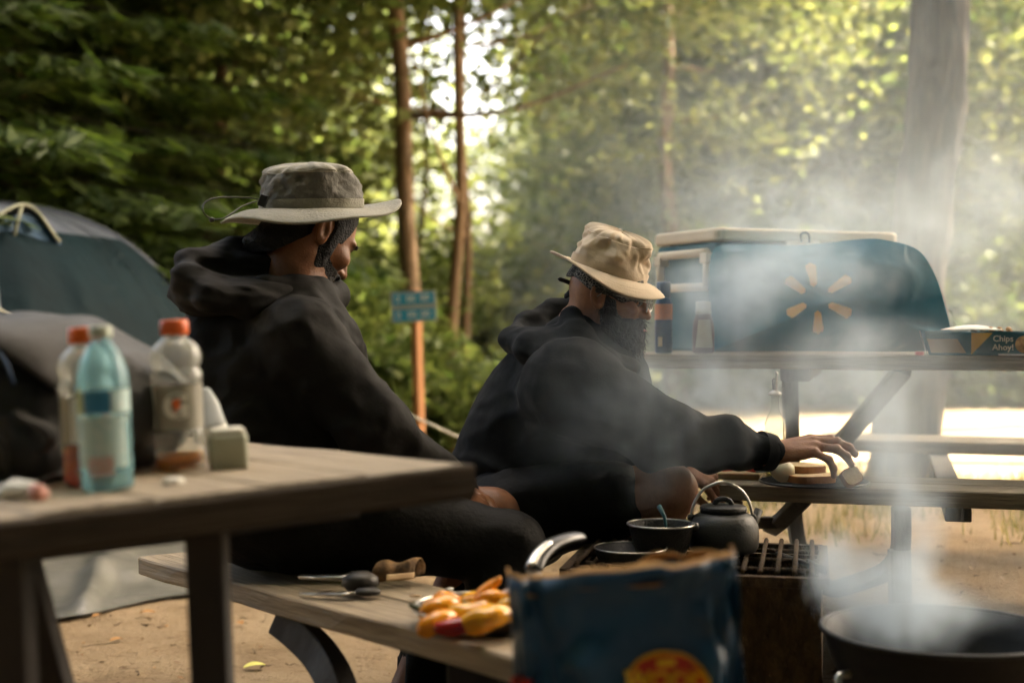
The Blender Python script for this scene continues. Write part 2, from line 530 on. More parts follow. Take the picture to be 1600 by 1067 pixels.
def ground_material():
    m, nt, b = nodes_of('sandy_ground')
    tc = N(nt, 'ShaderNodeTexCoord')
    n1 = N(nt, 'ShaderNodeTexNoise'); n1.inputs['Scale'].default_value = 2.2; n1.inputs['Detail'].default_value = 8; n1.inputs['Roughness'].default_value = 0.65
    nt.links.new(tc.outputs['Object'], n1.inputs['Vector'])
    r1 = ramp(nt, [(0.30, (0.23, 0.155, 0.09)), (0.5, (0.37, 0.265, 0.165)), (0.72, (0.46, 0.345, 0.225))])
    nt.links.new(n1.outputs[0], r1.inputs[0])
    # small dark debris
    mp = N(nt, 'ShaderNodeMapping'); mp.inputs['Scale'].default_value = (14, 40, 20); mp.inputs['Rotation'].default_value = (0, 0, 0.25)
    nt.links.new(tc.outputs['Object'], mp.inputs[0])
    n2 = N(nt, 'ShaderNodeTexNoise'); n2.inputs['Scale'].default_value = 1.0; n2.inputs['Detail'].default_value = 6; n2.inputs['Roughness'].default_value = 0.7
    nt.links.new(mp.outputs[0], n2.inputs['Vector'])
    r2 = ramp(nt, [(0.28, (0.3, 0.25, 0.2)), (0.44, (1, 1, 1))])
    nt.links.new(n2.outputs[0], r2.inputs[0])
    mx = N(nt, 'ShaderNodeMix', data_type='RGBA', blend_type='MULTIPLY'); mx.inputs['Factor'].default_value = 0.85
    nt.links.new(r1.outputs[0], mx.inputs['A']); nt.links.new(r2.outputs[0], mx.inputs['B'])
    # soot and ash trodden round the fire pit
    sp = N(nt, 'ShaderNodeVectorMath', operation='DISTANCE'); sp.inputs[1].default_value = (0.95, 3.05, 0.2)
    nt.links.new(tc.outputs['Object'], sp.inputs[0])
    n3 = N(nt, 'ShaderNodeTexNoise'); n3.inputs['Scale'].default_value = 3.5; n3.inputs['Detail'].default_value = 6
    nt.links.new(tc.outputs['Object'], n3.inputs['Vector'])
    ad = N(nt, 'ShaderNodeMath', operation='MULTIPLY_ADD'); ad.inputs[1].default_value = 0.9
    nt.links.new(n3.outputs[0], ad.inputs[0]); nt.links.new(sp.outputs['Value'], ad.inputs[2])
    r3 = ramp(nt, [(0.62, (0.10, 0.09, 0.08)), (0.95, (1, 1, 1))])
    dv = N(nt, 'ShaderNodeMath', operation='MULTIPLY'); dv.inputs[1].default_value = 0.72
    nt.links.new(ad.outputs[0], dv.inputs[0]); nt.links.new(dv.outputs[0], r3.inputs[0])
    m3 = N(nt, 'ShaderNodeMix', data_type='RGBA', blend_type='MULTIPLY'); m3.inputs['Factor'].default_value = 0.95
    nt.links.new(mx.outputs['Result'], m3.inputs['A']); nt.links.new(r3.outputs[0], m3.inputs['B'])
    # forest floor beyond the clearing
    sx = N(nt, 'ShaderNodeSeparateXYZ'); nt.links.new(tc.outputs['Object'], sx.inputs[0])
    ad2 = N(nt, 'ShaderNodeMath', operation='MULTIPLY_ADD'); ad2.inputs[1].default_value = 5.0
    nt.links.new(n1.outputs[0], ad2.inputs[0]); nt.links.new(sx.outputs['Y'], ad2.inputs[2])
    mr = N(nt, 'ShaderNodeMapRange'); mr.inputs['From Min'].default_value = 13.0; mr.inputs['From Max'].default_value = 15.5
    nt.links.new(ad2.outputs[0], mr.inputs[0])
    m4 = N(nt, 'ShaderNodeMix', data_type='RGBA')
    nt.links.new(mr.outputs[0], m4.inputs['Factor']); nt.links.new(m3.outputs['Result'], m4.inputs['A']); m4.inputs['B'].default_value = (0.07, 0.06, 0.03, 1)
    nt.links.new(m4.outputs['Result'], b.inputs['Base Color'])
    b.inputs['Roughness'].default_value = 0.95
    b.inputs['Specular IOR Level'].default_value = 0.1
    n5 = N(nt, 'ShaderNodeTexNoise'); n5.inputs['Scale'].default_value = 55; n5.inputs['Detail'].default_value = 6; n5.inputs['Roughness'].default_value = 0.7
    nt.links.new(tc.outputs['Object'], n5.inputs['Vector'])
    bp = N(nt, 'ShaderNodeBump'); bp.inputs['Strength'].default_value = 1.0; bp.inputs['Distance'].default_value = 0.035
    nt.links.new(n5.outputs[0], bp.inputs['Height']); nt.links.new(bp.outputs[0], b.inputs['Normal'])
    return m
M_ground = ground_material()
tag(put('ground', GV, GF, M_ground), kind='structure')

M_road = mat('pale_sand_road', (0.31, 0.245, 0.17), (0.25, 0.195, 0.135), scale=1.5, rough=0.95, bump=0.4, bscale=40, spec=0.1)
rx = np.linspace(-6, 40, 120); ry = np.linspace(0, 1, 24)
RX, RT = np.meshgrid(rx, ry, indexing='xy')
near_ = 6.35 + 0.16 * vnoise(rx * 1.2, rx * 0, rx * 0, 4) + 0.1 * vnoise(rx * 4, rx * 0, rx * 0, 5)
far_ = 11.2 + 0.3 * vnoise(rx * 0.7, rx * 0, rx * 0, 6)
RY = near_[None] * (1 - RT) + far_[None] * RT
RV = np.stack([RX.ravel(), RY.ravel(), (ground_z(RX, RY) + ground_bump(RX, RY) * 0.3 + 0.012).ravel()], 1)
a_ = (np.arange(len(ry) - 1)[:, None] * len(rx) + np.arange(len(rx) - 1)[None]).ravel()
tag(put('road', RV, np.stack([a_, a_ + 1, a_ + 1 + len(rx), a_ + len(rx)], 1), M_road), kind='structure')

# ------------------------------------------------------------------ foliage
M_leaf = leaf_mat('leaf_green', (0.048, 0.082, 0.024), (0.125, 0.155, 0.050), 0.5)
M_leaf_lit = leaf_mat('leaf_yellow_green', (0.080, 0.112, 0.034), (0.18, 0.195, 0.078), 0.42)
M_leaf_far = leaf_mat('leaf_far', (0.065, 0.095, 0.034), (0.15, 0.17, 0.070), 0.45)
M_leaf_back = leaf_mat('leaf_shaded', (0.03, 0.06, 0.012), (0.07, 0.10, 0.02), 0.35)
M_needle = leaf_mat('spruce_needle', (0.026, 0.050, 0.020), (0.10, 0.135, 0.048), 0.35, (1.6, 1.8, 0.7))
M_bark = mat('brown_bark', (0.16, 0.10, 0.055), (0.085, 0.052, 0.028), scale=16, rough=0.9, bump=0.9, bscale=24, stretch=(2, 2, 0.35), detail=8)
M_bark_grey = mat('furrowed_grey_bark', (0.085, 0.066, 0.050), (0.018, 0.015, 0.012), scale=8, rough=0.95, bump=1.0, bscale=16, stretch=(2.2, 2.2, 0.3), detail=9, lo=0.4, hi=0.6)
M_dead = mat('dry_leaf', (0.42, 0.20, 0.06), (0.28, 0.13, 0.04), scale=12, rough=0.8)
M_yellow_leaf = mat('yellow_leaf', (0.62, 0.58, 0.14), (0.5, 0.5, 0.1), scale=12, rough=0.6)

def leaf_quads(C, Dv, Wv, ln, wd):
    """diamond leaves: centre, direction, width direction"""
    n = len(C)
    V = np.empty((n, 4, 3), np.float32)
    ln = ln[:, None]; wd = wd[:, None]
    V[:, 0] = C - Dv * ln * 0.5
    V[:, 1] = C + Wv * wd * 0.5 + Dv * ln * 0.05
    V[:, 2] = C + Dv * ln * 0.5
    V[:, 3] = C - Wv * wd * 0.5 + Dv * ln * 0.05
    F = np.arange(n * 4).reshape(n, 4)
    return V.reshape(-1, 3), F

def unit(v):
    return v / (np.linalg.norm(v, axis=1, keepdims=True) + 1e-9)

def spray_cloud(centers, per, spread, flat, ln, wd, rng, tilt=0.5):
    """leaves in flattened sprays round every centre"""
    k = len(centers)
    C = np.repeat(centers, per, 0)
    off = rng.normal(0, 1, (k * per, 3)) * spread
    tl = np.repeat(rng.normal(0, 0.35, (k, 2)), per, 0)
    off[:, 2] = off[:, 2] * flat + off[:, 0] * tl[:, 0] + off[:, 1] * tl[:, 1] - 0.25 * (off[:, 0] ** 2 + off[:, 1] ** 2) / spread
    C = C + off
    a = rng.uniform(0, 2 * np.pi, k * per)
    D = np.stack([np.cos(a), np.sin(a), rng.normal(-0.25, tilt, k * per)], 1); D = unit(D)
    nrm = unit(np.stack([rng.normal(0, tilt, k * per), rng.normal(0, tilt, k * per), np.ones(k * per)], 1))
    W = unit(np.cross(D, nrm))
    L = ln * rng.uniform(0.6, 1.3, k * per); Wd = wd * rng.uniform(0.6, 1.3, k * per)
    return leaf_quads(C, D, W, L, Wd)

def crown_mesh(name, rad, n, per, spread, ln, wd, seed, m, hollow=0.35, low_bias=0.0, droop=0.0):
    rng = np.random.default_rng(seed)
    d = unit(rng.normal(0, 1, (n, 3)))
    r = rng.uniform(hollow, 1, (n, 1)) ** 0.7
    lump = 1 + 0.28 * vnoise(d[:, 0] * 2.2, d[:, 1] * 2.2, d[:, 2] * 2.2, seed)[:, None]
    C = d * r * lump * np.array(rad)
    C[:, 2] -= droop * (C[:, 0] ** 2 + C[:, 1] ** 2) / (rad[0] ** 2)
    V, F = spray_cloud(C.astype(np.float32), per, spread, 0.28, ln, wd, rng)
    me = mesh_from(name, V, F)
    me.materials.append(m)
    me['clusters'] = n
    return me, C

CROWNS = {}
CROWNS['a'] = crown_mesh('maple_crown', (2.3, 2.3, 2.2), 95, 80, 0.34, 0.12, 0.085, 11, M_leaf)
CROWNS['b'] = crown_mesh('maple_crown', (2.5, 2.4, 2.6), 190, 90, 0.36, 0.12, 0.085, 12, M_leaf)
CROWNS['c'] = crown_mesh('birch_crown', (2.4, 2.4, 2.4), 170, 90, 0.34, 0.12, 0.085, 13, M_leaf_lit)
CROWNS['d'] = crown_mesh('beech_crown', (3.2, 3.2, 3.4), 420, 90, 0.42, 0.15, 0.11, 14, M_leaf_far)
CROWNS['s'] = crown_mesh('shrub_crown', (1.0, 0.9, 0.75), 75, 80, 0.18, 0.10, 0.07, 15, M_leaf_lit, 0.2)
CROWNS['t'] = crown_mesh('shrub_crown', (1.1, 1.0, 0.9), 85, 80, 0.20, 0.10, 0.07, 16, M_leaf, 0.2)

def trunk_part(root, base, top, r0, r1, m, seed, limbs=5, crown_c=None, crown_r=2.0, wob=0.04, flare=1.5, rough=0.0, n=12):
    rng = random.Random(seed)
    b = MB()
    base = Vector(base); top = Vector(top)
    ctrl = []
    for i in range(7):
        t = i / 6
        p = base.lerp(top, t) + Vector((rng.uniform(-wob, wob), rng.uniform(-wob, wob), 0)) * (1 if 0 < i < 6 else 0)
        ctrl.append(p)
    pts = spline(ctrl, 6)
    rr = []
    for i, p in enumerate(pts):
        t = i / (len(pts) - 1)
        r = r0 * (1 - t) + r1 * t
        r *= 1 + (flare - 1) * math.exp(-t * (top - base).length / (r0 * 3))
        rr.append(r)
    b.tube(pts, rr, n)
    if crown_c is not None:
        for k in range(limbs):
            t = 0.35 + 0.6 * k / max(1, limbs - 1)
            i = int(t * (len(pts) - 1)); p = pts[i]
            a = rng.uniform(0, 6.28); L = crown_r * rng.uniform(0.6, 1.0)
            e = p + Vector((math.cos(a) * L, math.sin(a) * L, L * rng.uniform(0.15, 0.6)))
            mid = p.lerp(e, 0.5) + Vector((0, 0, -0.08 * L))
            q = spline([p, mid, e], 4)
            r = rr[i] * 0.45
            b.tube(q, [r * (1 - 0.8 * j / (len(q) - 1)) for j in range(len(q))], 6)
    if rough:
        V = np.array([tuple(v) for v in b.V], np.float32)
        c = np.stack([fbm(V[:, 0] * 22 + s * 9, V[:, 1] * 22, V[:, 2] * 5, 40 + s, 3) for s in range(2)], 1)
        V[:, 0] += c[:, 0] * rough; V[:, 1] += c[:, 1] * rough
        return world_part('trunk', V, b.F, m, root)
    return b.obj('trunk', m, root, world=True)

def tree(name, label, group, base, top, r0, r1, crown, cz, cs, seed, m=None, cat='tree', limbs=5, cxy=None, rotz=None, n=10):
    x, y = base[0], base[1]
    root = empty(name, (x, y, gz(x, y)), label, cat, group)
    b0 = Vector((x, y, gz(x, y) - 0.08))
    trunk_part(root, b0, top, r0, r1, m or M_bark, seed, limbs, Vector((0, 0, cz)), CROWNS_R[crown] * cs * 0.7, n=n)
    me = CROWNS[crown][0]
    o = bpy.data.objects.new('crown', me); COL.objects.link(o); o.parent = root
    cx, cy_ = cxy if cxy else (top[0], top[1])
    o.location = (cx - x, cy_ - y, cz - root.location.z)
    o.scale = (cs, cs, cs)
    o.rotation_euler = (0, 0, seed * 1.7 if rotz is None else rotz)
    o['kind'] = 'stuff'
    return root
CROWNS_R = {'a': 2.3, 'b': 2.5, 'c': 2.4, 'd': 3.2, 's': 1.0, 't': 1.1}

def X(px, D): return (px - 800) / FPX * D

# trees that carry the thin brown trunks in the middle
tree('maple_tree', 'tall brown-stemmed tree rising just behind the blue number sign', None, (X(652, 9.4), 9.4), (X(596, 9.4), 9.4, 5.4), 0.072, 0.042, 'a', 4.7, 1.0, 1, cxy=(X(520, 9.4), 9.3), limbs=7)
tree('maple_tree', 'slender tree with a dark bent trunk right of the number sign', None, (X(714, 10), 10), (X(712, 10), 10, 5.6), 0.046, 0.03, 'a', 5.0, 1.0, 2, cxy=(X(790, 10), 10.2), limbs=7)
tree('sapling_tree', 'thin pole-like sapling close beside the dark bent trunk', None, (X(730, 10.6), 10.6), (X(727, 10.6), 10.6, 5.0), 0.036, 0.022, 'a', 5.6, 0.7, 3, limbs=4)
tree('sapling_tree', 'wispy sapling seen faintly between two brown trunks', None, (X(664, 12), 12), (X(655, 12), 12, 4.6), 0.028, 0.016, 'a', 5.4, 0.6, 4, limbs=4)

# the big trunk on the right
bx, by = X(1410, 6.3), 6.3
root = empty('pine_tree', (bx, by, gz(bx, by)), 'big furrowed grey-brown trunk leaning right behind the far picnic table', 'tree')
trunk_part(root, (bx, by, gz(bx, by) - 0.1), (X(1506, 6.3), 6.35, 3.6), 0.130, 0.118, M_bark_grey, 21, 0, wob=0.02, flare=1.35, rough=0.022, n=40)
b = MB()
pts = spline([(X(1504, 6.3), 6.35, 3.55), (X(1504, 6.3) + 0.25, 6.4, 6.0), (X(1504, 6.3) + 0.45, 6.5, 8.5)], 6)
b.tube(pts, [0.117 - 0.005 * i for i in range(len(pts))], 12)
b.obj('upper_trunk', M_bark_grey, root, world=True)
o = bpy.data.objects.new('crown', CROWNS['b'][0]); COL.objects.link(o); o.parent = root; o['kind'] = 'stuff'
o.location = (0.9, 0.4, 8.0)

# broad-leaved trees closing the clearing
spec = [
 # px, D, height of crown centre, scale, crown, label
 (335, 10.8, 3.2, 0.85, 'c', 'leafy dark tree hanging over the man in the olive hat'),
 (60, 14.0, 4.2, 1.1, 'b', 'leafy tree filling in behind the blue tent'),
 (1060, 12.0, 4.0, 0.8, 'c', 'bright yellow-green tree above the man in the cream hat'),
 (1130, 15.0, 2.9, 0.9, 'c', 'sunlit leafy tree above the left end of the cooler'),
 (1270, 14.5, 4.3, 0.9, 'b', 'leafy tree with drooping boughs above the cooler lid'),
 (1300, 15.0, 3.4, 1.2, 'b', 'green tree in thin smoke left of the big leaning trunk'),
 (1560, 13.8, 3.4, 1.0, 'c', 'pale leafy tree right of the big leaning trunk'),
 (1720, 15.5, 2.8, 1.2, 'b', 'leafy tree at the edge of the road beyond the biscuit box'),
 (1420, 18.0, 2.8, 1.3, 'd', 'tree hidden mostly behind the big leaning trunk'),
]
for i, (px, D, cz, cs, cr, lab) in enumerate(spec):
    x = X(px, D)
    tree('broadleaf_tree', lab, 'broad-leaved trees round the clearing', (x, D), (x + 0.2 * math.sin(i * 2.1), D, cz + 0.5), 0.09, 0.04, cr, cz, cs, 30 + i, limbs=6)

# trees farther off, alike
far_spec = [(60, 22, 4.6, 1.25), (180, 24, 4.2, 1.2), (-180, 19, 5, 1.3), (1130, 24, 3.6, 1.15), (350, 20, 3.6, 1.0), (1200, 27, 4.4, 1.3), (1240, 23, 3.8, 1.25), (1490, 24, 4.2, 1.3), (1660, 21, 4.4, 1.3), (1830, 24, 4.0, 1.3), (200, 30, 5.5, 1.5), (1150, 34, 6.5, 1.7), (1400, 34, 6.5, 1.7), (1620, 33, 6.5, 1.7)]
for i, (px, D, cz, cs) in enumerate(far_spec):
    x = X(px, D)
    tree('beech_tree', 'blurred green tree deep in the woods behind the clearing', 'far trees in the woods', (x, D), (x, D, cz + 1), 0.14, 0.05, 'd', cz, cs, 60 + i, limbs=4, n=8)

# understorey
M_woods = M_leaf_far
shr = [(520, 9.0, 't', 0.9, 'bushy green shrub left of the sign post'), (600, 11.0, 't', 1.0, 'sunlit shrub behind the sign post'),
       (745, 8.6, 't', 0.5, 'low leafy shrub between the sign post and the crouching man'), (690, 12.5, 's', 1.0, 'light green shrub behind the thin trunks'),
       (800, 12.0, 's', 1.15, 'yellow-green shrub behind the crouching man'), (905, 13.0, 's', 1.1, 'shrub glowing green behind the cream hat'),
       (400, 9.5, 't', 1.0, 'dark shrub behind the man in the olive hat'), (1010, 12.6, 't', 1.1, 'shrub across the road behind the cooler corner'),
       (1130, 13.0, 't', 1.2, 'shrub across the road beneath the table top'), (1270, 12.6, 't', 1.1, 'shrub across the road beside the oil bottle'),
       (1380, 13.2, 's', 1.1, 'shrub across the road left of the big trunk'), (1500, 12.6, 't', 1.1, 'shrub across the road under the biscuit box'),
       (1620, 13.0, 's', 1.2, 'shrub across the road at the table end'), (330, 8.4, 't', 0.8, 'shadowed shrub between the tent and the olive hat'),
       (640, 16.0, 's', 1.5, 'pale bright shrub far behind the sign'), (770, 17.0, 's', 1.5, 'pale bright shrub far behind the slender trunks')]
for i, (px, D, cr, cs, lab) in enumerate(shr):
    x = X(px, D); g_ = gz(x, D)
    root = empty('shrub', (x, D, g_), lab, 'shrub', 'shrubs of the understorey')
    b = MB()
    rr_ = random.Random(i)
    for k in range(6):
        a = rr_.uniform(0, 6.28); L = 0.5 * cs
        b.tube(spline([(0, 0, -0.05), (math.cos(a) * L * 0.4, math.sin(a) * L * 0.4, 0.5 * cs), (math.cos(a) * L, math.sin(a) * L, 1.0 * cs)], 3), [0.02, 0.018, 0.016, 0.014, 0.011, 0.008, 0.005], 5)
    b.obj('stem', M_bark, root)
    o = bpy.data.objects.new('crown', CROWNS[cr][0]); COL.objects.link(o); o.parent = root; o['kind'] = 'stuff'
    o.location = (0, 0, 0.75 * cs); o.scale = (cs, cs, cs); o.rotation_euler = (0, 0, i * 1.3)

# spruces on the left
def spruce_mesh(seed, H=9.0, nb=170):
    rng = np.random.default_rng(seed)
    Cs, Ds, Ws, Ls, Wd = [], [], [], [], []
    twigs = MB()
    for k in range(nb):
        z = 0.25 + (H - 0.6) * (k / nb) ** 1.15
        L = (1 - z / H) * 2.7 * rng.uniform(0.75, 1.1) + 0.15
        a = k * 2.4 + rng.uniform(-0.3, 0.3)
        d = np.array([math.cos(a), math.sin(a), 0])
        side = np.array([-d[1], d[0], 0])
        twigs.tube([Vector(tuple(d * L * t)) + Vector((0, 0, z - 0.22 * L * t * t + 0.1 * t * t * t * L)) for t in (0, 0.33, 0.66, 1)], [0.011, 0.008, 0.005, 0.002], 4, cap=False)
        n = int(110 * L) + 30
        t = rng.uniform(0.08, 1, n)
        s = rng.uniform(-1, 1, n) * (0.42 * L * (1.05 - t) + 0.06)
        c = d[None] * (t * L)[:, None] + side[None] * s[:, None]
        c[:, 2] = z - 0.22 * L * t * t + 0.1 * L * t ** 3 - 0.25 * np.abs(s) - rng.uniform(0, 0.06, n)
        dd = d[None] * 0.7 + side[None] * (np.sign(s) * 0.8)[:, None] + rng.normal(0, 0.25, (n, 3))
        dd[:, 2] -= 0.35
        Cs.append(c); Ds.append(unit(dd))
        Ws.append(unit(np.cross(unit(dd), np.array([[0, 0, 1.0]]) + rng.normal(0, 0.35, (n, 3)))))
        Ls.append(rng.uniform(0.12, 0.26, n)); Wd.append(rng.uniform(0.03, 0.065, n))
    V, F = leaf_quads(np.concatenate(Cs), np.concatenate(Ds), np.concatenate(Ws), np.concatenate(Ls), np.concatenate(Wd))
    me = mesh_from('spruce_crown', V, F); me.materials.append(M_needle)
    return me, twigs
M_twig = mat('dark_twig', (0.035, 0.026, 0.018), rough=0.9)
sp_me, sp_tw = spruce_mesh(5)
tw_me = mesh_from('spruce_twigs', sp_tw.V, sp_tw.F); tw_me.materials.append(M_twig)
for i, (px, D, lab, sc) in enumerate([(20, 8.6, 'dark spruce with drooping boughs right behind the tent', 1.0), (120, 9.8, 'dark spruce behind the tent, its boughs reaching towards the olive hat', 0.95),
                                       (-190, 7.6, 'black-shaded spruce overhanging the tent at its left', 1.0), (215, 14.0, 'spruce standing deeper in the shade left of the olive hat', 1.0), (110, 12.5, 'spruce in the gap between the two dark spruces', 1.1), (-120, 11.5, 'spruce deepest in the shade beyond the tent', 1.1)]):
    x = X(px, D)
    root = empty('spruce_tree', (x, D, gz(x, D)), lab, 'tree', 'spruces behind the tent')
    b = MB(); b.tube([(0, 0, -0.1), (0, 0, 3), (0, 0, 9.2 * sc)], [0.14, 0.1, 0.02], 8); b.obj('trunk', M_bark, root)
    o = bpy.data.objects.new('crown', sp_me); COL.objects.link(o); o.parent = root; o['kind'] = 'stuff'; o.scale = (sc, sc, sc); o.rotation_euler = (0, 0, i * 2.2)
    o = bpy.data.objects.new('bough', tw_me); COL.objects.link(o); o.parent = root; o['kind'] = 'stuff'; o.scale = (sc, sc, sc); o.rotation_euler = (0, 0, i * 2.2)

# the wood beyond, one mass
rng = np.random.default_rng(77)
cl = []
def z_ok(px, D): return abs(px - 655) < 225 - 30 * math.sin(D)
for k in range(2600):
    D = rng.uniform(32, 60); px = rng.uniform(-900, 2500)
    if 430 < px < 880 and z_ok(px, D): continue
    z = rng.uniform(0, 15) * (0.5 + 0.5 * rng.random())
    cl.append((X(px, D), D, z))
cl = np.array(cl, np.float32)
V, F = spray_cloud(cl, 26, 1.1, 0.45, 0.55, 0.42, rng, 0.7)
tag(put('woods', V, F, M_leaf_far, smooth=False), kind='stuff')
rng = np.random.default_rng(78)
cl = []
for k in range(420):
    D = rng.uniform(26, 40); px = rng.uniform(380, 1000)
    cl.append((X(px, D), D, rng.uniform(-0.1, 0.75)))
V, F = spray_cloud(np.array(cl, np.float32), 50, 0.6, 0.5, 0.28, 0.2, rng, 0.7)
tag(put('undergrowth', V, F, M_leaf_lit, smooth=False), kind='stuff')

# the same wood, unseen behind and beside the camera, added to block sky light
rng = np.random.default_rng(79)
cl = []
for k in range(3600):
    a = rng.uniform(R(100), R(440)); d = rng.uniform(7.0, 13.0)
    x, y = d * math.cos(a), d * math.sin(a)
    if y > 3.5: continue
    cl.append((x * 1.05, y, rng.uniform(0, 19.0)))
V, F = spray_cloud(np.array(cl, np.float32), 30, 0.85, 0.5, 0.48, 0.36, rng, 0.7)
tag(put('woods', V, F, M_leaf_back, smooth=False), kind='stuff')

# big unseen shade trees, added over and beside the camp to block light
shade = []
for gx_, gy_, cz, cs, cr in [(-1.7, 2.6, 8.0, 1.0, 'b'), (0.4, 2.6, 9.0, 1.0, 'b'), (1.9, 3.3, 8.4, 0.95, 'b'), (-3.6, 5.0, 9.5, 1.15, 'b'), (-0.6, 4.5, 10.5, 0.85, 'a'), (3.6, 2.6, 9.5, 1.1, 'a'), (0.6, 0.4, 7.5, 1.1, 'a'), (1.0, 4.3, 8.8, 0.8, 'b'), (2.7, 4.4, 9.2, 0.85, 'a'), (-2.3, 6.2, 9.5, 1.1, 'b'), (-1.2, 8.6, 9.0, 0.9, 'a')]:
    k = (cz - 0.3) / SUN_DIR.z
    shade.append((gx_ + SUN_DIR.x * k, gy_ + SUN_DIR.y * k, cz, cs, cr))
shade += [(-2.6, -1.0, 7.6, 1.25, 'b'), (0.2, -2.2, 8.4, 1.3, 'b'), (2.9, -0.8, 7.8, 1.25, 'b'), (-4.6, 1.4, 8.4, 1.2, 'b'), (-0.6, 0.2, 9.6, 1.1, 'b'), (4.8, 1.6, 8.6, 1.2, 'b')]
for i, (x, y, cz, cs, cr) in enumerate(shade):
    bx_, by_ = (x + (1.2 if x > 0 else -1.2), y) if abs(x) > 3 else ((-4.4 if x < 0 else 4.8), y + 1.0)
    bx_, by_ = (x + 0.6, y - 1.0) if y > 1.7 or abs(x) > 4 else (x * 1.4, -3.4 - 0.2 * i)
    tree('shade_tree', 'unseen leafy tree added to shade the camp from above', 'tall trees shading the camp', (bx_, by_), (x, y, cz), 0.13, 0.05, cr, cz, cs, 90 + i, limbs=4)

# grass and litter
def blades(n, area, seed, hmin, hmax):
    rng = np.random.default_rng(seed)
    pts = area(rng, n)
    x, y = pts[:, 0], pts[:, 1]
    h = rng.uniform(hmin, hmax, n); a = rng.uniform(0, 6.28, n)
    lean = rng.uniform(0.1, 0.8, n)
    z = ground_z(x, y)
    V = np.empty((n, 3, 3), np.float32)
    w = 0.004
    V[:, 0] = np.stack([x - np.sin(a) * w, y + np.cos(a) * w, z - 0.005], 1)
    V[:, 1] = np.stack([x + np.sin(a) * w, y - np.cos(a) * w, z - 0.005], 1)
    V[:, 2] = np.stack([x + np.cos(a) * h * lean, y + np.sin(a) * h * lean, z + h], 1)
    return V.reshape(-1, 3), np.arange(n * 3).reshape(n, 3)
def area_(rng, n):
    k = 130
    c = np.stack([rng.uniform(0.4, 5.5, k), rng.uniform(4.7, 6.6, k)], 1)
    far = np.stack([rng.uniform(-1.5, 5, k), rng.uniform(6.0, 6.5, k)], 1)
    allc = np.concatenate([c, far])
    q = allc[rng.integers(0, len(allc), n)]
    return q + rng.normal(0, 0.09, (n, 2))
M_grass = leaf_mat('grass_blade', (0.10, 0.11, 0.035), (0.26, 0.20, 0.09), 0.4)
V, F = blades(9000, area_, 3, 0.03, 0.13)
tag(put('grass', V, F, M_grass, smooth=False), kind='stuff')

rng = np.random.default_rng(9)
n = 3200
lx = rng.uniform(-2.4, 4.2, n); ly = rng.uniform(2.4, 7.2, n)
lz = ground_z(lx, ly) + ground_bump(lx, ly) + 0.004
a = rng.uniform(0, 6.28, n)
D_ = np.stack([np.cos(a), np.sin(a), rng.normal(0, 0.25, n)], 1); W_ = unit(np.cross(D_, np.stack([rng.normal(0, 0.3, n), rng.normal(0, 0.3, n), np.ones(n)], 1)))
V, F = leaf_quads(np.stack([lx, ly, lz], 1), unit(D_), W_, rng.uniform(0.008, 0.028, n), rng.uniform(0.005, 0.014, n))
M_litter = leaf_mat('leaf_litter', (0.10, 0.06, 0.03), (0.34, 0.18, 0.07), 0.1, (1, 1, 1))
tag(put('leaf_litter', V, F, M_litter, smooth=False), kind='stuff')
b = MB()
rr_ = random.Random(4)
for k in range(520):
    x = rr_.uniform(-2.4, 3.6); y = rr_.uniform(2.6, 6.4); a = rr_.uniform(0, 3.14) if k % 3 else rr_.gauss(0.1, 0.5); L = rr_.uniform(0.006, 0.030) * (2.2 if k < 22 else 1); cv = rr_.uniform(-0.3, 0.3)
    pts = [(x + math.cos(a + cv * t) * L * t, y + math.sin(a + cv * t) * L * t, gz(x + math.cos(a) * L * t, y + math.sin(a) * L * t) + 0.005 + 0.003 * math.sin(t * 5 + k)) for t in (-1, -0.4, 0.3, 1)]
    q_ = 0.5 + 0.5 * L / 0.05
    b.tube(pts, [0.0026 * q_, 0.0024 * q_, 0.002 * q_, 0.001 * q_], 4)
tag(b.obj('twig_litter', M_bark), kind='stuff')

def fallen(label, px, py, m, s, rz):
    D = 0.955 * FPX / (py - 500)
    x = X(px, D)
    me = MB()
    me.grid(lambda u, v: ((u - 0.5) * s, (v - 0.5) * s * 0.7 * math.sin(math.pi * (0.08 + 0.84 * u)), 0.010 + 0.25 * s * (v - 0.5) ** 2 + 0.12 * s * math.sin(u * 3)), 6, 4)
    o = me.obj('fallen_leaf', m, loc=(x, D, gz(x, D)), rot=(0, 0, rz))
    tag(o, label, 'leaf', 'fallen leaves on the sand')
fallen('pale yellow fallen leaf on the sand under the bench', 398, 1040, M_yellow_leaf, 0.06, 0.4)
fallen('brown curled leaf on the sand by the edge of the tarp', 152, 962, M_dead, 0.035, 1.0)
fallen('orange-brown leaf on the sand left of the table leg', 230, 958, M_dead, 0.05, 0.1)
fallen('small brown leaf on the sand in front of the tarp', 182, 1000, M_dead, 0.04, 0.7)
fallen('brown leaf on the sand right of the front table leg', 374, 974, M_dead, 0.04, 2.2)

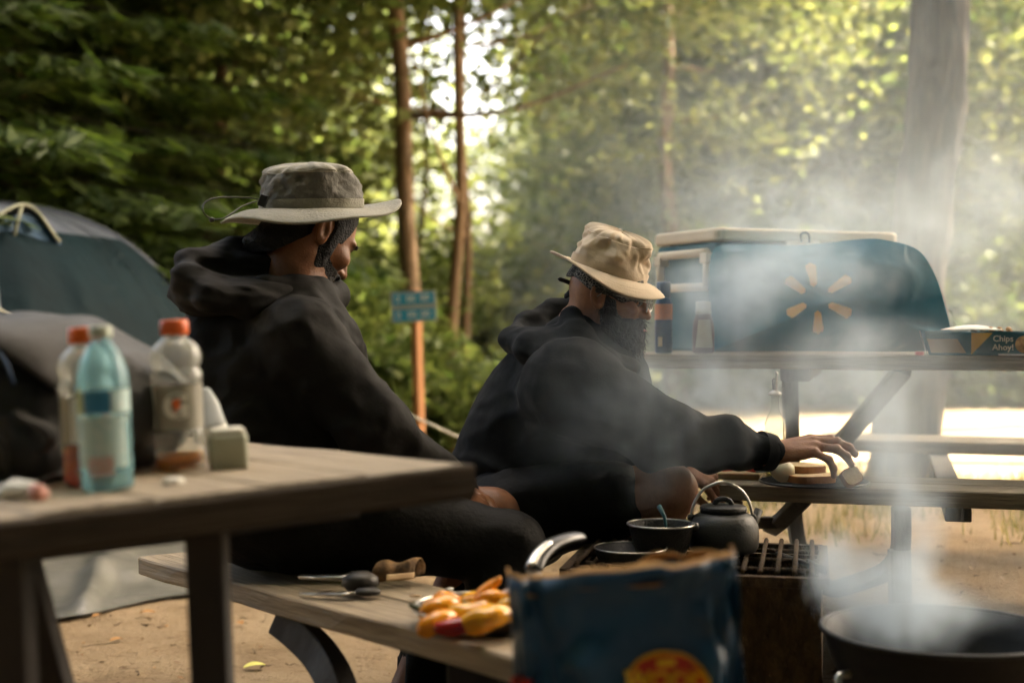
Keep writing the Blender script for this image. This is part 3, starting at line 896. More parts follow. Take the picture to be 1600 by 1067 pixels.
# ------------------------------------------------------------------ number sign
M_sign_blue = mat('sign_blue', (0.0, 0.25, 0.42), (0.0, 0.22, 0.38), rough=0.45, scale=3)
M_sign_back = mat('sign_grey', (0.42, 0.42, 0.38), (0.34, 0.34, 0.31), rough=0.6, scale=6)
M_post = mat('cedar_post', (0.36, 0.155, 0.055), (0.26, 0.105, 0.036), scale=9, stretch=(6, 6, 0.8), rough=0.75, bump=0.3, bscale=30)
D = 7.6
sx, sz0 = X(657, D), P(0, 452, D).z
root = empty('number_sign', (sx, D, gz(sx, D)), 'small blue two-row number sign on an orange-brown wooden post', 'sign')
b = MB()
w = 0.032
pt = Vector((X(649, D), D, sz0)); pb = Vector((sx + 0.01, D, gz(sx, D) - 0.1))
b.tube([pb, pt], w, 4, up=(0.7, 0.7, 0)); b.obj('post', M_post, root, world=True, smooth=False, bevel=0.004)
rot = Matrix.Rotation(R(-3.5), 4, 'Y')
def on_sign(v): return Vector((X(647, D), D - 0.035, P(0, 479, D).z)) + (rot @ Vector(v))
b = MB(); b.box((0, 0.004, 0), (0.245, 0.006, 0.165)); b.V = [on_sign(v) for v in b.V]; b.obj('backing_board', M_sign_back, root, world=True, smooth=False)
for row, (zc, txts) in enumerate([(0.042, ('0', '00', '00')), (-0.044, ('0', '00', '00'))]):
    b = MB(); b.box((0, -0.004, zc), (0.222, 0.004, 0.062)); b.V = [on_sign(v) for v in b.V]
    pn = b.obj('blue_panel', M_sign_blue, root, world=True, smooth=False)
    for t, xx in zip(txts, (-0.082, -0.012, 0.062)):
        text_part(t, 0.05, M_paper_white, pn, on_sign((xx, -0.0075, zc)) - root.location, rot @ Matrix.Rotation(R(90), 4, 'X'))

# ------------------------------------------------------------------ tent, tarp, guy line
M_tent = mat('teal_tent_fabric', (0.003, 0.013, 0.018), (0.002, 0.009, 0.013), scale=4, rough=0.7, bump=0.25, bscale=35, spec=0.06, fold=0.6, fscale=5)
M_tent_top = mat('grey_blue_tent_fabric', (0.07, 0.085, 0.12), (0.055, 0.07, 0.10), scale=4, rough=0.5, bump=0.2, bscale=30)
M_trim = mat('pale_green_trim', (0.28, 0.29, 0.22), (0.22, 0.235, 0.17), rough=0.7, scale=30)
M_tarp = mat('silver_grey_tarp', (0.12, 0.117, 0.104), (0.075, 0.074, 0.066), scale=5, rough=0.38, bump=0.3, bscale=26, spec=0.6)
M_cord = mat('white_cord', (0.7, 0.68, 0.6), (0.55, 0.53, 0.46), rough=0.8, scale=80)
tc_ = Vector((X(-60, 6.4), 6.4, 0.03))
troot = empty('dome_tent', tc_, 'dark teal dome tent with a grey-blue top behind the picnic table', 'tent')
TR = 1.27; TH = 1.5
def tent_pt(a, t):
    """a: bearing, t: 0 at the ground, 1 at the top"""
    ph = t * math.pi / 2
    k = 1 - 0.13 * abs(math.sin(2 * (a - 0.5))) ** 1.3
    prof_r = math.cos(ph) ** 0.72
    prof_z = math.sin(ph) ** 0.92
    r = TR * k * prof_r
    sag = 0.05 * math.sin(math.pi * t) * abs(math.sin(2 * (a - 0.5)))
    wr = 0.016 * float(vnoise(np.array([a * 9.0]), np.array([t * 2.0]), np.array([0.0]), 31)[0]) + 0.010 * float(vnoise(np.array([a * 5 + t * 11]), np.array([t * 5 - a * 7]), np.array([0.5]), 33)[0])
    rr = r - sag + wr * min(1, 4 * (1 - t))
    return tc_ + Vector((rr * math.cos(a), rr * math.sin(a), TH * prof_z))
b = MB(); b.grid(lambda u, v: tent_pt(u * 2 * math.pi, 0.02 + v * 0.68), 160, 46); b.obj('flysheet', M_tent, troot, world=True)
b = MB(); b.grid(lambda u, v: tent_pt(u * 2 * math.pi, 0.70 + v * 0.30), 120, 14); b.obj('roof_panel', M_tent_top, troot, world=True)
for k in range(4):
    a = 0.5 + k * math.pi / 2
    b = MB(); b.tube([tent_pt(a, t / 24) + Vector((0, 0, 0.006)) for t in range(25)], 0.013, 6); b.obj('tent_pole', M_tent_top, troot, world=True)
# hooded vent
def on_tent(px, py, off=0.0):
    best, bp_ = 1e9, None
    for i in range(52):
        a = -math.pi + math.pi * i / 51
        for j in range(40):
            q = tent_pt(a, 0.02 + 0.97 * j / 39)
            e = (800 + q.x / q.y * FPX - px) ** 2 + (500 - (q.z - CAM_Z) / q.y * FPX - py) ** 2
            if e < best: best, bp_ = e, q
    o_ = (bp_ - (tc_ + Vector((0, 0, 0.3)))).normalized()
    return bp_ + o_ * off
b = MB()
vl, vt, vr = on_tent(-75, 402, 0.03), on_tent(28, 356, 0.10), on_tent(92, 388, 0.02)
bl_, bt_, br_ = on_tent(-75, 388, 0.004), on_tent(28, 343, 0.004), on_tent(92, 374, 0.004)
b.grid(lambda u, v: (spline([vl, vt, vr], 8)[int(u * 16)]).lerp(spline([bl_, bt_, br_], 8)[int(u * 16)], v), 16, 4)
vent = b.obj('vent_hood', M_tent_top, troot, world=True)
b = MB(); b.tube(spline([vl, vt, vr], 8), 0.0075, 6); b.obj('vent_trim', M_trim, troot, world=True)
M_vent_in = mat('blue_vent_lining', (0.01, 0.07, 0.16), rough=0.7, scale=5)
b = MB(); b.tube([vt, on_tent(24, 372, 0.0)], 0.007, 6); b.obj('vent_strut', M_trim, troot, world=True)
b = MB(); b.grid(lambda u, v: vl.lerp(vr, u).lerp(spline([vl, vt, vr], 8)[int(u * 16)], v * 0.85) + Vector((0, 0.03, -0.01)), 16, 3); b.obj('vent_lining', M_vent_in, troot, world=True)
b = MB()
def skirt(u):
    a = -2.6 + 2.6 * u
    p = tent_pt(a, 0.03); return Vector((p.x, p.y - 0.02, 0.10 + 0.02 * math.sin(u * 9)))
b.tube([skirt(u / 40) for u in range(41)], 0.016, 6, flat=1.0); b.obj('hem_trim', M_trim, troot, world=True)
M_tentlow = mat('blue_tent_floor', (0.01, 0.03, 0.07), rough=0.5, scale=5)

# ground sheet lying out from under the tent
c0, c1, c2, c3 = Vector((X(20, 4.35), 4.35, 0)), Vector((X(325, 5.0), 5.0, 0)), Vector((X(340, 6.1), 6.1, 0)), Vector((X(-40, 5.4), 5.4, 0))
def tarp(u, v):
    p = c0.lerp(c1, u).lerp(c3.lerp(c2, u), v)
    z = gz(p.x, p.y) + 0.014
    z += (0.05 * max(0, float(fbm(np.array([p.x * 3.2]), np.array([p.y * 3.2]), np.array([1.0]), 61, 3)[0])) + 0.05 * math.exp(-((u - 0.45 - 0.3 * (v - 0.4)) / 0.07) ** 2) + 0.035 * math.exp(-((v - 0.45 + 0.35 * (u - 0.4)) / 0.08) ** 2)) * min(1, 8 * v) * min(1, 5 * (1 - u)) + 0.10 * v * v
    return (p.x, p.y + 0.02 * math.sin(u * 11), z)
b = MB(); b.grid(tarp, 60, 40)
tag(b.obj('ground_sheet', M_tarp), 'crumpled silver-grey groundsheet spread on the sand before the tent', 'groundsheet')
b = MB()
gl = [P(-10, 486, 5.15), P(30, 505, 5.0)]
b.tube([P(272, 455, 5.6), P(300, 474, 5.62), P(480, 566, 5.75), P(640, 648, 5.9), P(735, 691, 6.0), P(1010, 822, 6.3)], 0.006, 6)
tag(b.obj('guy_line', M_cord), 'pale tent guy line running down past the sign post', 'cord')
b = MB(); b.tube(spline([on_tent(-60, 462, 0.004), on_tent(0, 490, 0.004), on_tent(32, 508, 0.004), on_tent(100, 556, 0.004)], 5), 0.006, 6)
b.obj('seam_cord', M_cord, troot, world=True)
# ------------------------------------------------------------------ picnic tables: planks with worn edges
def plank_part(name, root, p0, p1, wdir, width, thick, m, seed=0, world=True, wear=0.004, updir=None, nseg=22, label=None):
    """a board from p0 to p1 (centre line of its top face), width along wdir"""
    p0 = Vector(p0); p1 = Vector(p1)
    L = (p1 - p0).length
    ux = (p1 - p0).normalized(); uy = Vector(wdir); uy = (uy - ux * uy.dot(ux)).normalized(); uz = ux.cross(uy)
    if uz.z < 0 and updir is None: uy = -uy; uz = -uz
    r = min(0.0035, thick * 0.12)
    hw, t = width / 2, thick
    sec = [(-hw, -r), (-hw + r, 0), (-hw * 0.34, 0.0), (hw * 0.34, 0.0), (hw - r, 0), (hw, -r), (hw, -t + r), (hw - r, -t), (-hw + r, -t), (-hw, -t + r)]
    n = len(sec)
    xs_ = np.linspace(0, L, nseg)
    V = []
    for x in xs_:
        for (y, z) in sec:
            V.append((x, y, z))
    V = np.array(V, np.float32)
    s = seed * 3.7
    V[:, 1] += wear * 0.35 * vnoise(V[:, 0] * 9 + s, V[:, 1] * 30, V[:, 2] * 30 + s, 70) + wear * 0.5 * vnoise(V[:, 0] * 30 + s, V[:, 1] * 30, V[:, 2] * 30, 72)
    V[:, 2] += wear * 0.6 * vnoise(V[:, 0] * 5 + s, V[:, 1] * 22, V[:, 2] * 10 + s, 71)
    e = (V[:, 0] < 1e-5) | (V[:, 0] > L - 1e-5)
    V[e, 0] += wear * vnoise(V[e, 0] + s, V[e, 1] * 40, V[e, 2] * 60, 73)
    F = []
    for i in range(nseg - 1):
        for k in range(n):
            k2 = (k + 1) % n
            F.append((i * n + k, (i + 1) * n + k, (i + 1) * n + k2, i * n + k2))
    F.append(tuple(range(n))); F.append(tuple((nseg - 1) * n + k for k in range(n - 1, -1, -1)))
    M3 = Matrix((ux, uy, uz)).transposed()
    o = put(name, V, F, m, root, smooth=False, loc=p0 - (root.location if world else Vector()), rot=M3)
    if label: o['label'] = label
    return o

def beam_part(name, root, pts, wid, thick, m, side=None, world=True):
    b = MB()
    b.tube(pts, wid / 2 * 1.414, 4, flat=thick / wid, up=side)
    return b.obj(name, m, root, world=world, smooth=False, bevel=0.004)

# ---- far table
e2 = Vector((0.966, -0.26, 0)); n2 = Vector((0.26, 0.966, 0))
B0 = Vector((0.502, 3.40, 0.605))
T0 = Vector((0.606, 3.786, 0.909)) - e2 * 0.27
t2 = empty('picnic_table', (1.2, 3.9, gz(1.2, 3.9)), 'weathered picnic table under the blue cooler, beyond the smoke', 'picnic table', 'picnic tables')
for k in range(5):
    q = T0 + n2 * (0.072 + k * 0.145)
    plank_part('plank', t2, q, q + e2 * 1.95, n2, 0.139, 0.040, M_wood, 10 + k)
for k in range(2):
    q = B0 + n2 * (0.068 + k * 0.137)
    plank_part('seat_plank', t2, q + e2 * (0.01 * k), q + e2 * 1.62, n2, 0.132, 0.040, M_wood, 20 + k)
    q = B0 + n2 * (1.36 + 0.068 + k * 0.137) + e2 * 0.17
    plank_part('seat_plank', t2, q, q + e2 * 1.62, n2, 0.132, 0.040, M_wood, 24 + k)
# underside cleats and frame
for s in (0.42, 1.55):
    q = T0 + e2 * s + Vector((0, 0, -0.04))
    plank_part('cleat', t2, q + n2 * 0.03, q + n2 * 0.70, e2, 0.08, 0.035, M_wood_grey, 31)
def g3(v): return Vector((v.x, v.y, gz(v.x, v.y) - 0.03))
def frame2(px_top, px_low, D, ytop, seed):
    pass
postA = [P(1234, 578, 4.02), P(1237, 700, 4.02), P(1240, 790, 4.0), P(1248, 850, 3.98), P(1266, 895, 3.94), P(1300, 925, 3.86)]
beam_part('leg', t2, spline(postA, 5), 0.042, 0.036, M_wood_grey, (0, 1, 0))
legC = [P(1408, 792, 3.42), P(1408, 840, 3.44), P(1404, 868, 3.47), P(1385, 892, 3.52), P(1345, 908, 3.62), P(1300, 922, 3.8)]
beam_part('leg', t2, spline(legC, 5), 0.042, 0.036, M_wood_grey, (0, 1, 0))
beam_part('foot', t2, [P(1405, 858, 3.45), g3(P(1408, 900, 3.45))], 0.05, 0.04, M_wood_grey, (0, 1, 0))
beam_part('leg', t2, [P(1147, 782, 3.56), P(1150, 840, 3.56), P(1152, 960, 3.56)], 0.040, 0.036, M_wood_grey, (0, 1, 0))
beam_part('brace', t2, [P(1412, 577, 3.98), P(1312, 694, 4.3)], 0.05, 0.034, M_wood_grey, (0, 1, 0))
beam_part('brace', t2, [P(1258, 776, 3.5), P(1222, 812, 3.62), P(1204, 826, 3.72)], 0.040, 0.03, M_wood_grey, (0, 1, 0))
beam_part('crossbar', t2, [P(1160, 816, 3.6), P(1212, 816, 3.66)], 0.034, 0.03, M_wood_grey, (0, 0, 1))
q = T0 + e2 * 1.75 + n2 * 0.3
beam_part('leg', t2, [q + Vector((0, 0, -0.04)), g3(q)], 0.042, 0.036, M_wood_grey, (0, 1, 0))
for s in (0.55, 1.35):
    q = B0 + e2 * s + Vector((0, 0, -0.04))
    beam_part('seat_bearer', t2, [q + n2 * 0.02 + Vector((0, 0, -0.018)), q + n2 * 1.6 + Vector((0, 0, -0.018))], 0.06, 0.034, M_wood_grey, (0, 0, 1))

def top2(px, D): return Vector((X(px, D), D, 0.909))
# ---- cooler
M_cooler = mat('teal_cooler_plastic', (0.014, 0.12, 0.16), (0.011, 0.10, 0.135), rough=0.4, scale=3)
M_cooler_lid = mat('cream_cooler_lid', (0.70, 0.61, 0.49), (0.62, 0.53, 0.42), rough=0.5, scale=5)
cl_ = Vector((0.92, 0.39, 0)).normalized(); ce_ = Vector((-0.39, 0.92, 0)).normalized()
cc = top2(1121, 3.965)
croot = empty('cooler', cc, 'teal hard cooler with cream lid, half covered by a blue shopping bag', 'cooler')
def cool(l, e, z): return cl_ * l + ce_ * e + Vector((0, 0, z))
def rbox(b, l0, l1, e0, e1, z0, z1, r=0.02, taper=0.0):
    """rounded upright block in cooler axes"""
    def ring(l0, l1, e0, e1, z):
        pts = []
        for (cx, cy_, a0) in ((l1 - r, e1 - r, 0), (l0 + r, e1 - r, 90), (l0 + r, e0 + r, 180), (l1 - r, e0 + r, 270)):
            for k in range(5):
                a = R(a0 + k * 22.5)
                pts.append(cool(cx + r * math.cos(a), cy_ + r * math.sin(a), z))
        return pts
    rings = [ring(l0 + taper + .006, l1 - taper - .006, e0 + taper + .006, e1 - taper - .006, z0), ring(l0 + taper, l1 - taper, e0 + taper, e1 - taper, z0 + .006), ring(l0, l1, e0, e1, z1 - .006), ring(l0 + .006, l1 - .006, e0 + .006, e1 - .006, z1)]
    V = [v for rg in rings for v in rg]; n = 20; F = []
    for i in range(3):
        for k in range(n):
            F.append((i * n + k, i * n + (k + 1) % n, (i + 1) * n + (k + 1) % n, (i + 1) * n + k))
    F.append(tuple(range(n - 1, -1, -1))); F.append(tuple(3 * n + k for k in range(n)))
    b.add(V, F); return b
b = MB(); rbox(b, 0, 0.62, 0, 0.36, 0.0, 0.312, 0.022, 0.006); b.obj('body', M_cooler, croot, smooth=False, bevel=0.004)
b = MB(); rbox(b, -0.008, 0.628, -0.008, 0.368, 0.315, 0.352, 0.028); b.obj('lid', M_cooler_lid, croot, smooth=False, bevel=0.004)
b = MB(); rbox(b, 0.22, 0.34, -0.014, 0.0, 0.30, 0.322, 0.006); b.obj('latch', M_cooler_lid, croot, smooth=False)
# square carrying handle on the end wall
hb = MB()
e0, e1, z0, z1 = 0.03, 0.30, 0.185, 0.282
for (pa, pb) in (((e0, z0), (e1, z0)), ((e1, z0), (e1, z1)), ((e1, z1), (e0, z1)), ((e0, z1), (e0, z0))):
    hb.tube([cool(-0.016, pa[0], pa[1]), cool(-0.016, pb[0], pb[1])], 0.013, 8)
hb.obj('handle', M_cooler_lid, croot)
for e_ in (e0, e1):
    b = MB(); b.box(cool(-0.012, e_, 0.266), (0.036, 0.04, 0.03), Matrix((cl_, ce_, Vector((0, 0, 1)))).transposed()); b.obj('handle_mount', M_cooler_lid, croot, smooth=False, bevel=0.004)

# ---- blue shopping bag with the six-ray mark
M_bag = mat('blue_bag_plastic', (0.006, 0.20, 0.30), (0.005, 0.155, 0.235), rough=0.42, scale=5, bump=0.3, bscale=14, spec=0.3, fold=0.6)
M_spark = mat('yellow_print', (0.85, 0.50, 0.18), (0.80, 0.46, 0.16), rough=0.5, scale=8)
bD = 3.86
outline = [(1118, 548), (1112, 470), (1117, 392), (1160, 381), (1250, 383), (1345, 374), (1385, 377), (1428, 392), (1452, 428), (1468, 478), (1476, 520), (1470, 547)]
bag_c = top2(1290, bD)
broot = empty('shopping_bag', bag_c, 'big blue plastic shopping bag with a yellow six-ray mark, standing on the far table', 'bag')
cx, cyy = 1290, 470
def bag_pt(u, v, front):
    """u round the outline, v from rim to middle"""
    p = spline([Vector((a, c, 0)) for a, c in outline] + [Vector((*outline[0], 0))], 6)
    i = u * (len(p) - 1); k = int(i); f = i - k
    q = p[k].lerp(p[min(k + 1, len(p) - 1)], f)
    x = cx + (q.x - cx) * (1 - v); y = cyy + (q.y - cyy) * (1 - v)
    bul = (1 - (1 - v) ** 2.6)
    n = float(fbm(np.array([x * 0.02]), np.array([y * 0.028]), np.array([0.3 if front else 4.3]), 81, 3)[0])
    g = bul * (0.075 + 0.018 * n) if front else -bul * 0.06
    w = P(x, y, bD)
    # follow the table's direction
    w = w + Vector((0, -0.16 * (w.x - bag_c.x), 0))
    return Vector((w.x, w.y - g, max(w.z, 0.912)))
b = MB()
b.grid(lambda u, v: bag_pt(u, v, True), 72, 14); b.grid(lambda u, v: bag_pt(u, v, False), 72, 8)
b.obj('bag_body', M_bag, broot, world=True)
def bag_front(px, py):
    # march to the front skin along its own bulge
    best = None
    dx, dy = px - cx, py - cyy
    p = spline([Vector((a, c, 0)) for a, c in outline] + [Vector((*outline[0], 0))], 6)
    for k in range(len(p) - 1):
        d1 = p[k] - Vector((cx, cyy, 0)); d2 = p[k + 1] - Vector((cx, cyy, 0))
        det = d1.x * d2.y - d1.y * d2.x
        if abs(det) < 1e-6: continue
        s1 = (dx * d2.y - dy * d2.x) / det; s2 = (d1.x * dy - d1.y * dx) / det
        if s1 >= -1e-6 and s2 >= -1e-6 and s1 + s2 > 0:
            s = s1 + s2; f = s2 / s
            return bag_pt((k + f) / (len(p) - 1), max(0, 1 - s), True) + Vector((0, -0.004, 0))
    return bag_pt(0, 1, True) + Vector((0, -0.004, 0))
# each ray of the mark
rays = [((1259, 412), (1263, 449)), ((1316, 435), (1283, 457)), ((1319, 492), (1284, 476)), ((1272, 521), (1269, 486)), ((1224, 492), (1252, 476)), ((1222, 436), (1251, 458))]
for (o_, i_) in rays:
    b = MB()
    ax = Vector((i_[0] - o_[0], i_[1] - o_[1], 0)); L = ax.length; ax.normalize(); sd = Vector((-ax.y, ax.x, 0))
    def pt(u, v, o_=o_, ax=ax, sd=sd, L=L):
        t = u * L; wdt = 8.6 - 4.2 * u
        e = min(1, math.sqrt(max(0, 1 - max(0, 1 - t / 7) ** 2))) * min(1, math.sqrt(max(0.0, 1 - max(0, 1 - (L - t) / 4) ** 2)))
        s = (v - 0.5) * 2 * wdt * max(e, 0.05)
        return bag_front(o_[0] + ax.x * t + sd.x * s, o_[1] + ax.y * t + sd.y * s)
    b.grid(pt, 12, 6); b.obj('mark_ray', M_spark, broot, world=True)
b = MB(); b.tube(spline([P(1252, 378, 3.85), P(1252, 366, 3.84), P(1259, 364, 3.84), P(1264, 368, 3.84), P(1265, 379, 3.85)], 4), 0.0035, 6); b.obj('bag_loop', M_black_plastic, broot, world=True)

# ---- bottles on the far table
M_bblue = mat('deep_blue_bottle', (0.004, 0.055, 0.14), (0.003, 0.045, 0.12), rough=0.3, scale=8)
M_red = mat('red_plastic', (0.62, 0.05, 0.035), (0.52, 0.04, 0.03), rough=0.35, scale=8)
M_label = mat('pale_label', (0.62, 0.58, 0.50), (0.50, 0.45, 0.38), rough=0.6, scale=20)
p = top2(1037, 3.87)
r0 = empty('sauce_bottle', p, 'tall dark blue squeeze bottle at the end of the far table, by the cream hat', 'bottle')
b = MB(); b.lathe([(0.021, 0), (0.024, 0.004), (0.024, 0.115), (0.023, 0.135), (0.019, 0.15), (0.0185, 0.152)], 20); b.obj('body', M_bblue, r0)
b = MB(); b.lathe([(0.0195, 0.1525), (0.0195, 0.192), (0.017, 0.196), (0.0, 0.197)], 20); b.obj('cap', M_bblue, r0)
b = MB(); b.lathe([(0.0245, 0.092), (0.0245, 0.135)], 20, close=False); b.obj('orange_label', mat('orange_label', (0.62, 0.22, 0.10), (0.45, 0.2, 0.14), scale=60), r0)
b = MB(); b.box((-0.012, -0.0226, 0.032), (0.011, 0.003, 0.026)); b.obj('white_label', M_label, r0, smooth=False)
p = top2(1099, 3.86)
r0 = empty('ketchup_bottle', p, 'upside-squeeze ketchup bottle with white cap and tapered pale label', 'bottle')
M_ketchup = mat('ketchup_red', (0.16, 0.035, 0.03), (0.12, 0.025, 0.022), rough=0.3, scale=10)
b = MB(); b.lathe([(0.026, 0), (0.030, 0.004), (0.0305, 0.05), (0.028, 0.085), (0.0215, 0.104), (0.0205, 0.108)], 20, sy=0.72); b.obj('body', M_ketchup, r0)
b = MB(); b.lathe([(0.0225, 0.108), (0.0225, 0.116), (0.0215, 0.118), (0.0212, 0.139), (0.019, 0.142), (0, 0.143)], 20); b.obj('cap', M_white_plastic, r0)
b = MB()
def lab(u, v):
    z = 0.016 + v * 0.076; half = 0.024 - 0.008 * v
    x = (u - 0.5) * 2 * half
    rr_ = 0.0305 - (max(0, z - 0.05) / 0.035) * 0.0025
    y = -0.72 * math.sqrt(max(0, (rr_ + 0.0015) ** 2 - x * x)) - 0.0008
    return (x, y, z)
b.grid(lab, 10, 8); b.obj('label', M_label, r0)

# ---- biscuit packages
M_pack = mat('teal_printed_film', (0.006, 0.105, 0.145), (0.005, 0.085, 0.12), rough=0.3, scale=6, bump=0.3, bscale=30)
M_pack_in = mat('tan_tray_cardboard', (0.42, 0.33, 0.22), (0.34, 0.26, 0.17), rough=0.7, scale=10)
M_pack_yel = mat('amber_print', (0.66, 0.40, 0.08), (0.55, 0.30, 0.06), rough=0.4, scale=20)
M_biscuit = mat('biscuit', (0.42, 0.23, 0.09), (0.20, 0.09, 0.035), rough=0.8, scale=70, lo=0.45, hi=0.62)
pk = top2(1452, 3.66)
rot_pk = Matrix((e2, n2, Vector((0, 0, 1)))).transposed()
r0 = empty('biscuit_package', pk, 'open teal biscuit package with white lettering and a printed cookie', 'package', rot=rot_pk.to_euler())
b = MB()
L, W, H = 0.27, 0.13, 0.062
def wall(u, v): # front film wall, creased
    x = u * L; z = v * H
    return (x - 0.012 * (1 - u) * v, -0.006 * math.sin(v * 3.1) - 0.004 * float(vnoise(np.array([x * 40]), np.array([z * 60]), np.array([0.]), 91)[0]) - 0.012 * v, z)
b.grid(wall, 24, 6); b.grid(lambda u, v: (u * L, W + 0.006 * v, v * H), 12, 3)
b.grid(lambda u, v: (-0.004 - 0.018 * v, u * W, v * H), 4, 3); b.grid(lambda u, v: (L, u * W, v * H), 4, 3)
b.grid(lambda u, v: (u * L, v * W, 0.001), 2, 2)
o = b.obj('wrapper', M_pack, r0); sm = o.modifiers.new('solid', 'SOLIDIFY'); sm.thickness = 0.0008
b = MB(); b.grid(lambda u, v: (0.004 + u * 0.075 - 0.010 * v + 0.012 * u * (1 - v), -0.010 - 0.012 * v - 0.003 * math.sin(u * 6), 0.006 + v * 0.036), 8, 4); b.obj('tray_end', M_pack_in, r0)
b = MB(); b.grid(lambda u, v: (0.103 + u * (0.002 + 0.050 * v), -0.0145 - 0.007 * v, 0.004 + v * 0.054), 6, 6); b.obj('amber_corner', M_pack_yel, r0)
b = MB(); b.grid(lambda u, v: (0.03 + u * 0.15, 0.0 + v * 0.05 + 0.01, H + 0.004 + 0.012 * math.sin(u * 3.0) * v), 10, 4); o = b.obj('peeled_flap', M_paper_white, r0); o.modifiers.new('solid', 'SOLIDIFY').thickness = 0.001
for k in range(5):
    b = MB(); b.lathe([(0.0, -0.006), (0.024, -0.006), (0.027, 0), (0.022, 0.006), (0, 0.007)], 14, c=(0.12 + k * 0.022, 0.05 + 0.006 * (k % 2), H - 0.012), M=Matrix.Rotation(R(62), 3, 'Y')); b.obj('biscuit', M_biscuit, r0)
ft = Matrix.Rotation(R(92), 4, 'X')
for dz, txt in ((0.043, 'Chips'), (0.021, 'Ahoy!')):
    text_part(txt, 0.0215, M_paper_white, r0, (0.180, -0.0245 + 0.002 * (0.045 - dz) / 0.02, dz), ft, extrude=0.0008, bold=0.0003)
b = MB(); b.lathe([(0.0, 0.0), (0.021, 0.0), (0.022, 0.0015), (0.0, 0.002)], 18, c=(0.231, -0.021, 0.029), M=Matrix.Rotation(R(90), 3, 'X')); b.obj('printed_biscuit', M_biscuit, r0)
pk2 = pk + e2 * 0.285 + n2 * 0.01
r0 = empty('biscuit_package', pk2, 'second teal package lying behind it at the picture edge, its film torn open', 'package', rot=rot_pk.to_euler())
b = MB(); b.grid(lambda u, v: (u * 0.22, -0.006 * math.sin(v * 3.1), v * (0.055 + 0.02 * math.sin(u * 4))), 16, 5); b.grid(lambda u, v: (u * 0.22, 0.12, v * 0.05), 8, 3); b.grid(lambda u, v: (0.0, u * 0.12, v * 0.05), 4, 3); b.grid(lambda u, v: (0.22, u * 0.12, v * 0.05), 4, 3)
o = b.obj('wrapper', M_pack, r0); o.modifiers.new('solid', 'SOLIDIFY').thickness = 0.0008
b = MB(); b.grid(lambda u, v: (0.02 + u * 0.16, 0.02 + v * 0.05, 0.062 + 0.014 * math.sin(u * 3) * (1 - v)), 10, 3); o = b.obj('torn_film', M_paper_white, r0); o.modifiers.new('solid', 'SOLIDIFY').thickness = 0.001
text_part('Double', 0.016, M_paper_white, r0, (0.05, -0.008, 0.03), ft, extrude=0.0006)
b = MB(); b.box((0, 0, 0.0025), (0.075, 0.03, 0.004)); o = b.obj('paper_slip', M_paper_white, loc=top2(1584, 3.60), rot=(0, 0, R(-15)), smooth=False, bevel=0.001)
tag(o, 'small white paper slip on the far table under the biscuit package', 'paper')
b = MB(); b.lathe([(0.010, 0), (0.0115, 0.001), (0.0115, 0.008), (0.010, 0.0095), (0, 0.0097)], 18); o = b.obj('bottle_cap', M_red, loc=top2(1437, 3.64))
tag(o, 'little red bottle cap on the far table beside the biscuit package', 'cap')

# ---- things on the near bench of the far table
def bench2(px, D): return Vector((X(px, D), D, 0.6055))
M_glass = clear_mat('clear_glass', (0.90, 0.92, 0.88), 0.35, 0.03, 0.10, (0.75, 0.73, 0.62))
M_oil = clear_mat('oil', (0.80, 0.76, 0.55), 0.2, 0.05, 0.18, (0.62, 0.55, 0.34))
r0 = empty('oil_bottle', bench2(1211, 3.47), 'square clear glass oil bottle with steel pour spout behind the reaching arm', 'bottle')
b = MB(); prof = [(0.030, 0), (0.034, 0.003), (0.034, 0.135), (0.030, 0.150), (0.016, 0.170), (0.0125, 0.182), (0.0125, 0.203), (0.0150, 0.204), (0.0150, 0.209)]
b.lathe(prof, 4, M=Matrix.Rotation(R(38), 3, 'Z')); b.obj('glass_body', M_glass, r0, smooth=False, bevel=0.006)
b = MB(); b.lathe([(0.028, 0.006), (0.0285, 0.010), (0.0285, 0.062), (0.0, 0.063)], 4, M=Matrix.Rotation(R(38), 3, 'Z')); b.obj('oil', M_oil, r0, smooth=False)
b = MB(); b.lathe([(0.0165, 0.2095), (0.0168, 0.214), (0.012, 0.218), (0.006, 0.222), (0, 0.223)], 16)
b.tube([(0, 0, 0.215), (0.001, 0, 0.24), (0.004, 0, 0.262), (0.001, 0, 0.268)], [0.005, 0.0045, 0.004, 0.003], 8); b.obj('pour_spout', M_steel, r0)
b = MB(); b.tube([(-0.004, 0, 0.22), (-0.006, 0, 0.247), (0.0, 0, 0.252)], 0.0016, 6); b.obj('air_tube', M_black_plastic, r0)

# round wire rack
rc = bench2(1272, 3.36) + Vector((0, 0, 0.010))
r0 = empty('wire_rack', rc, 'round black wire rack lying on the bench under the bread', 'rack')
b = MB(); rad = 0.128
b.tube([(rad * math.cos(k / 36 * 6.2832), rad * math.sin(k / 36 * 6.2832), 0) for k in range(37)], 0.003, 6, cap=False); b.obj('rim', M_black_plastic, r0)
for k in range(9):
    y = -0.105 + k * 0.02625; h = math.sqrt(rad ** 2 - y * y)
    b = MB(); b.tube([(-h, y, 0.002), (h, y, 0.002)], 0.0018, 5); b.obj('wire', M_black_plastic, r0)
for k in range(4):
    x = -0.075 + k * 0.05; h = math.sqrt(rad ** 2 - x * x)
    b = MB(); b.tube([(x, -h, -0.002), (x, h, -0.002)], 0.0018, 5); b.obj('wire', M_black_plastic, r0)
M_crust = mat('bread_crust', (0.34, 0.15, 0.05), (0.24, 0.09, 0.03), rough=0.8, scale=25, bump=0.3, bscale=90)
M_crumb = mat('bread_crumb', (0.66, 0.50, 0.30), (0.58, 0.40, 0.22), rough=0.9, scale=50, bump=0.5, bscale=120)
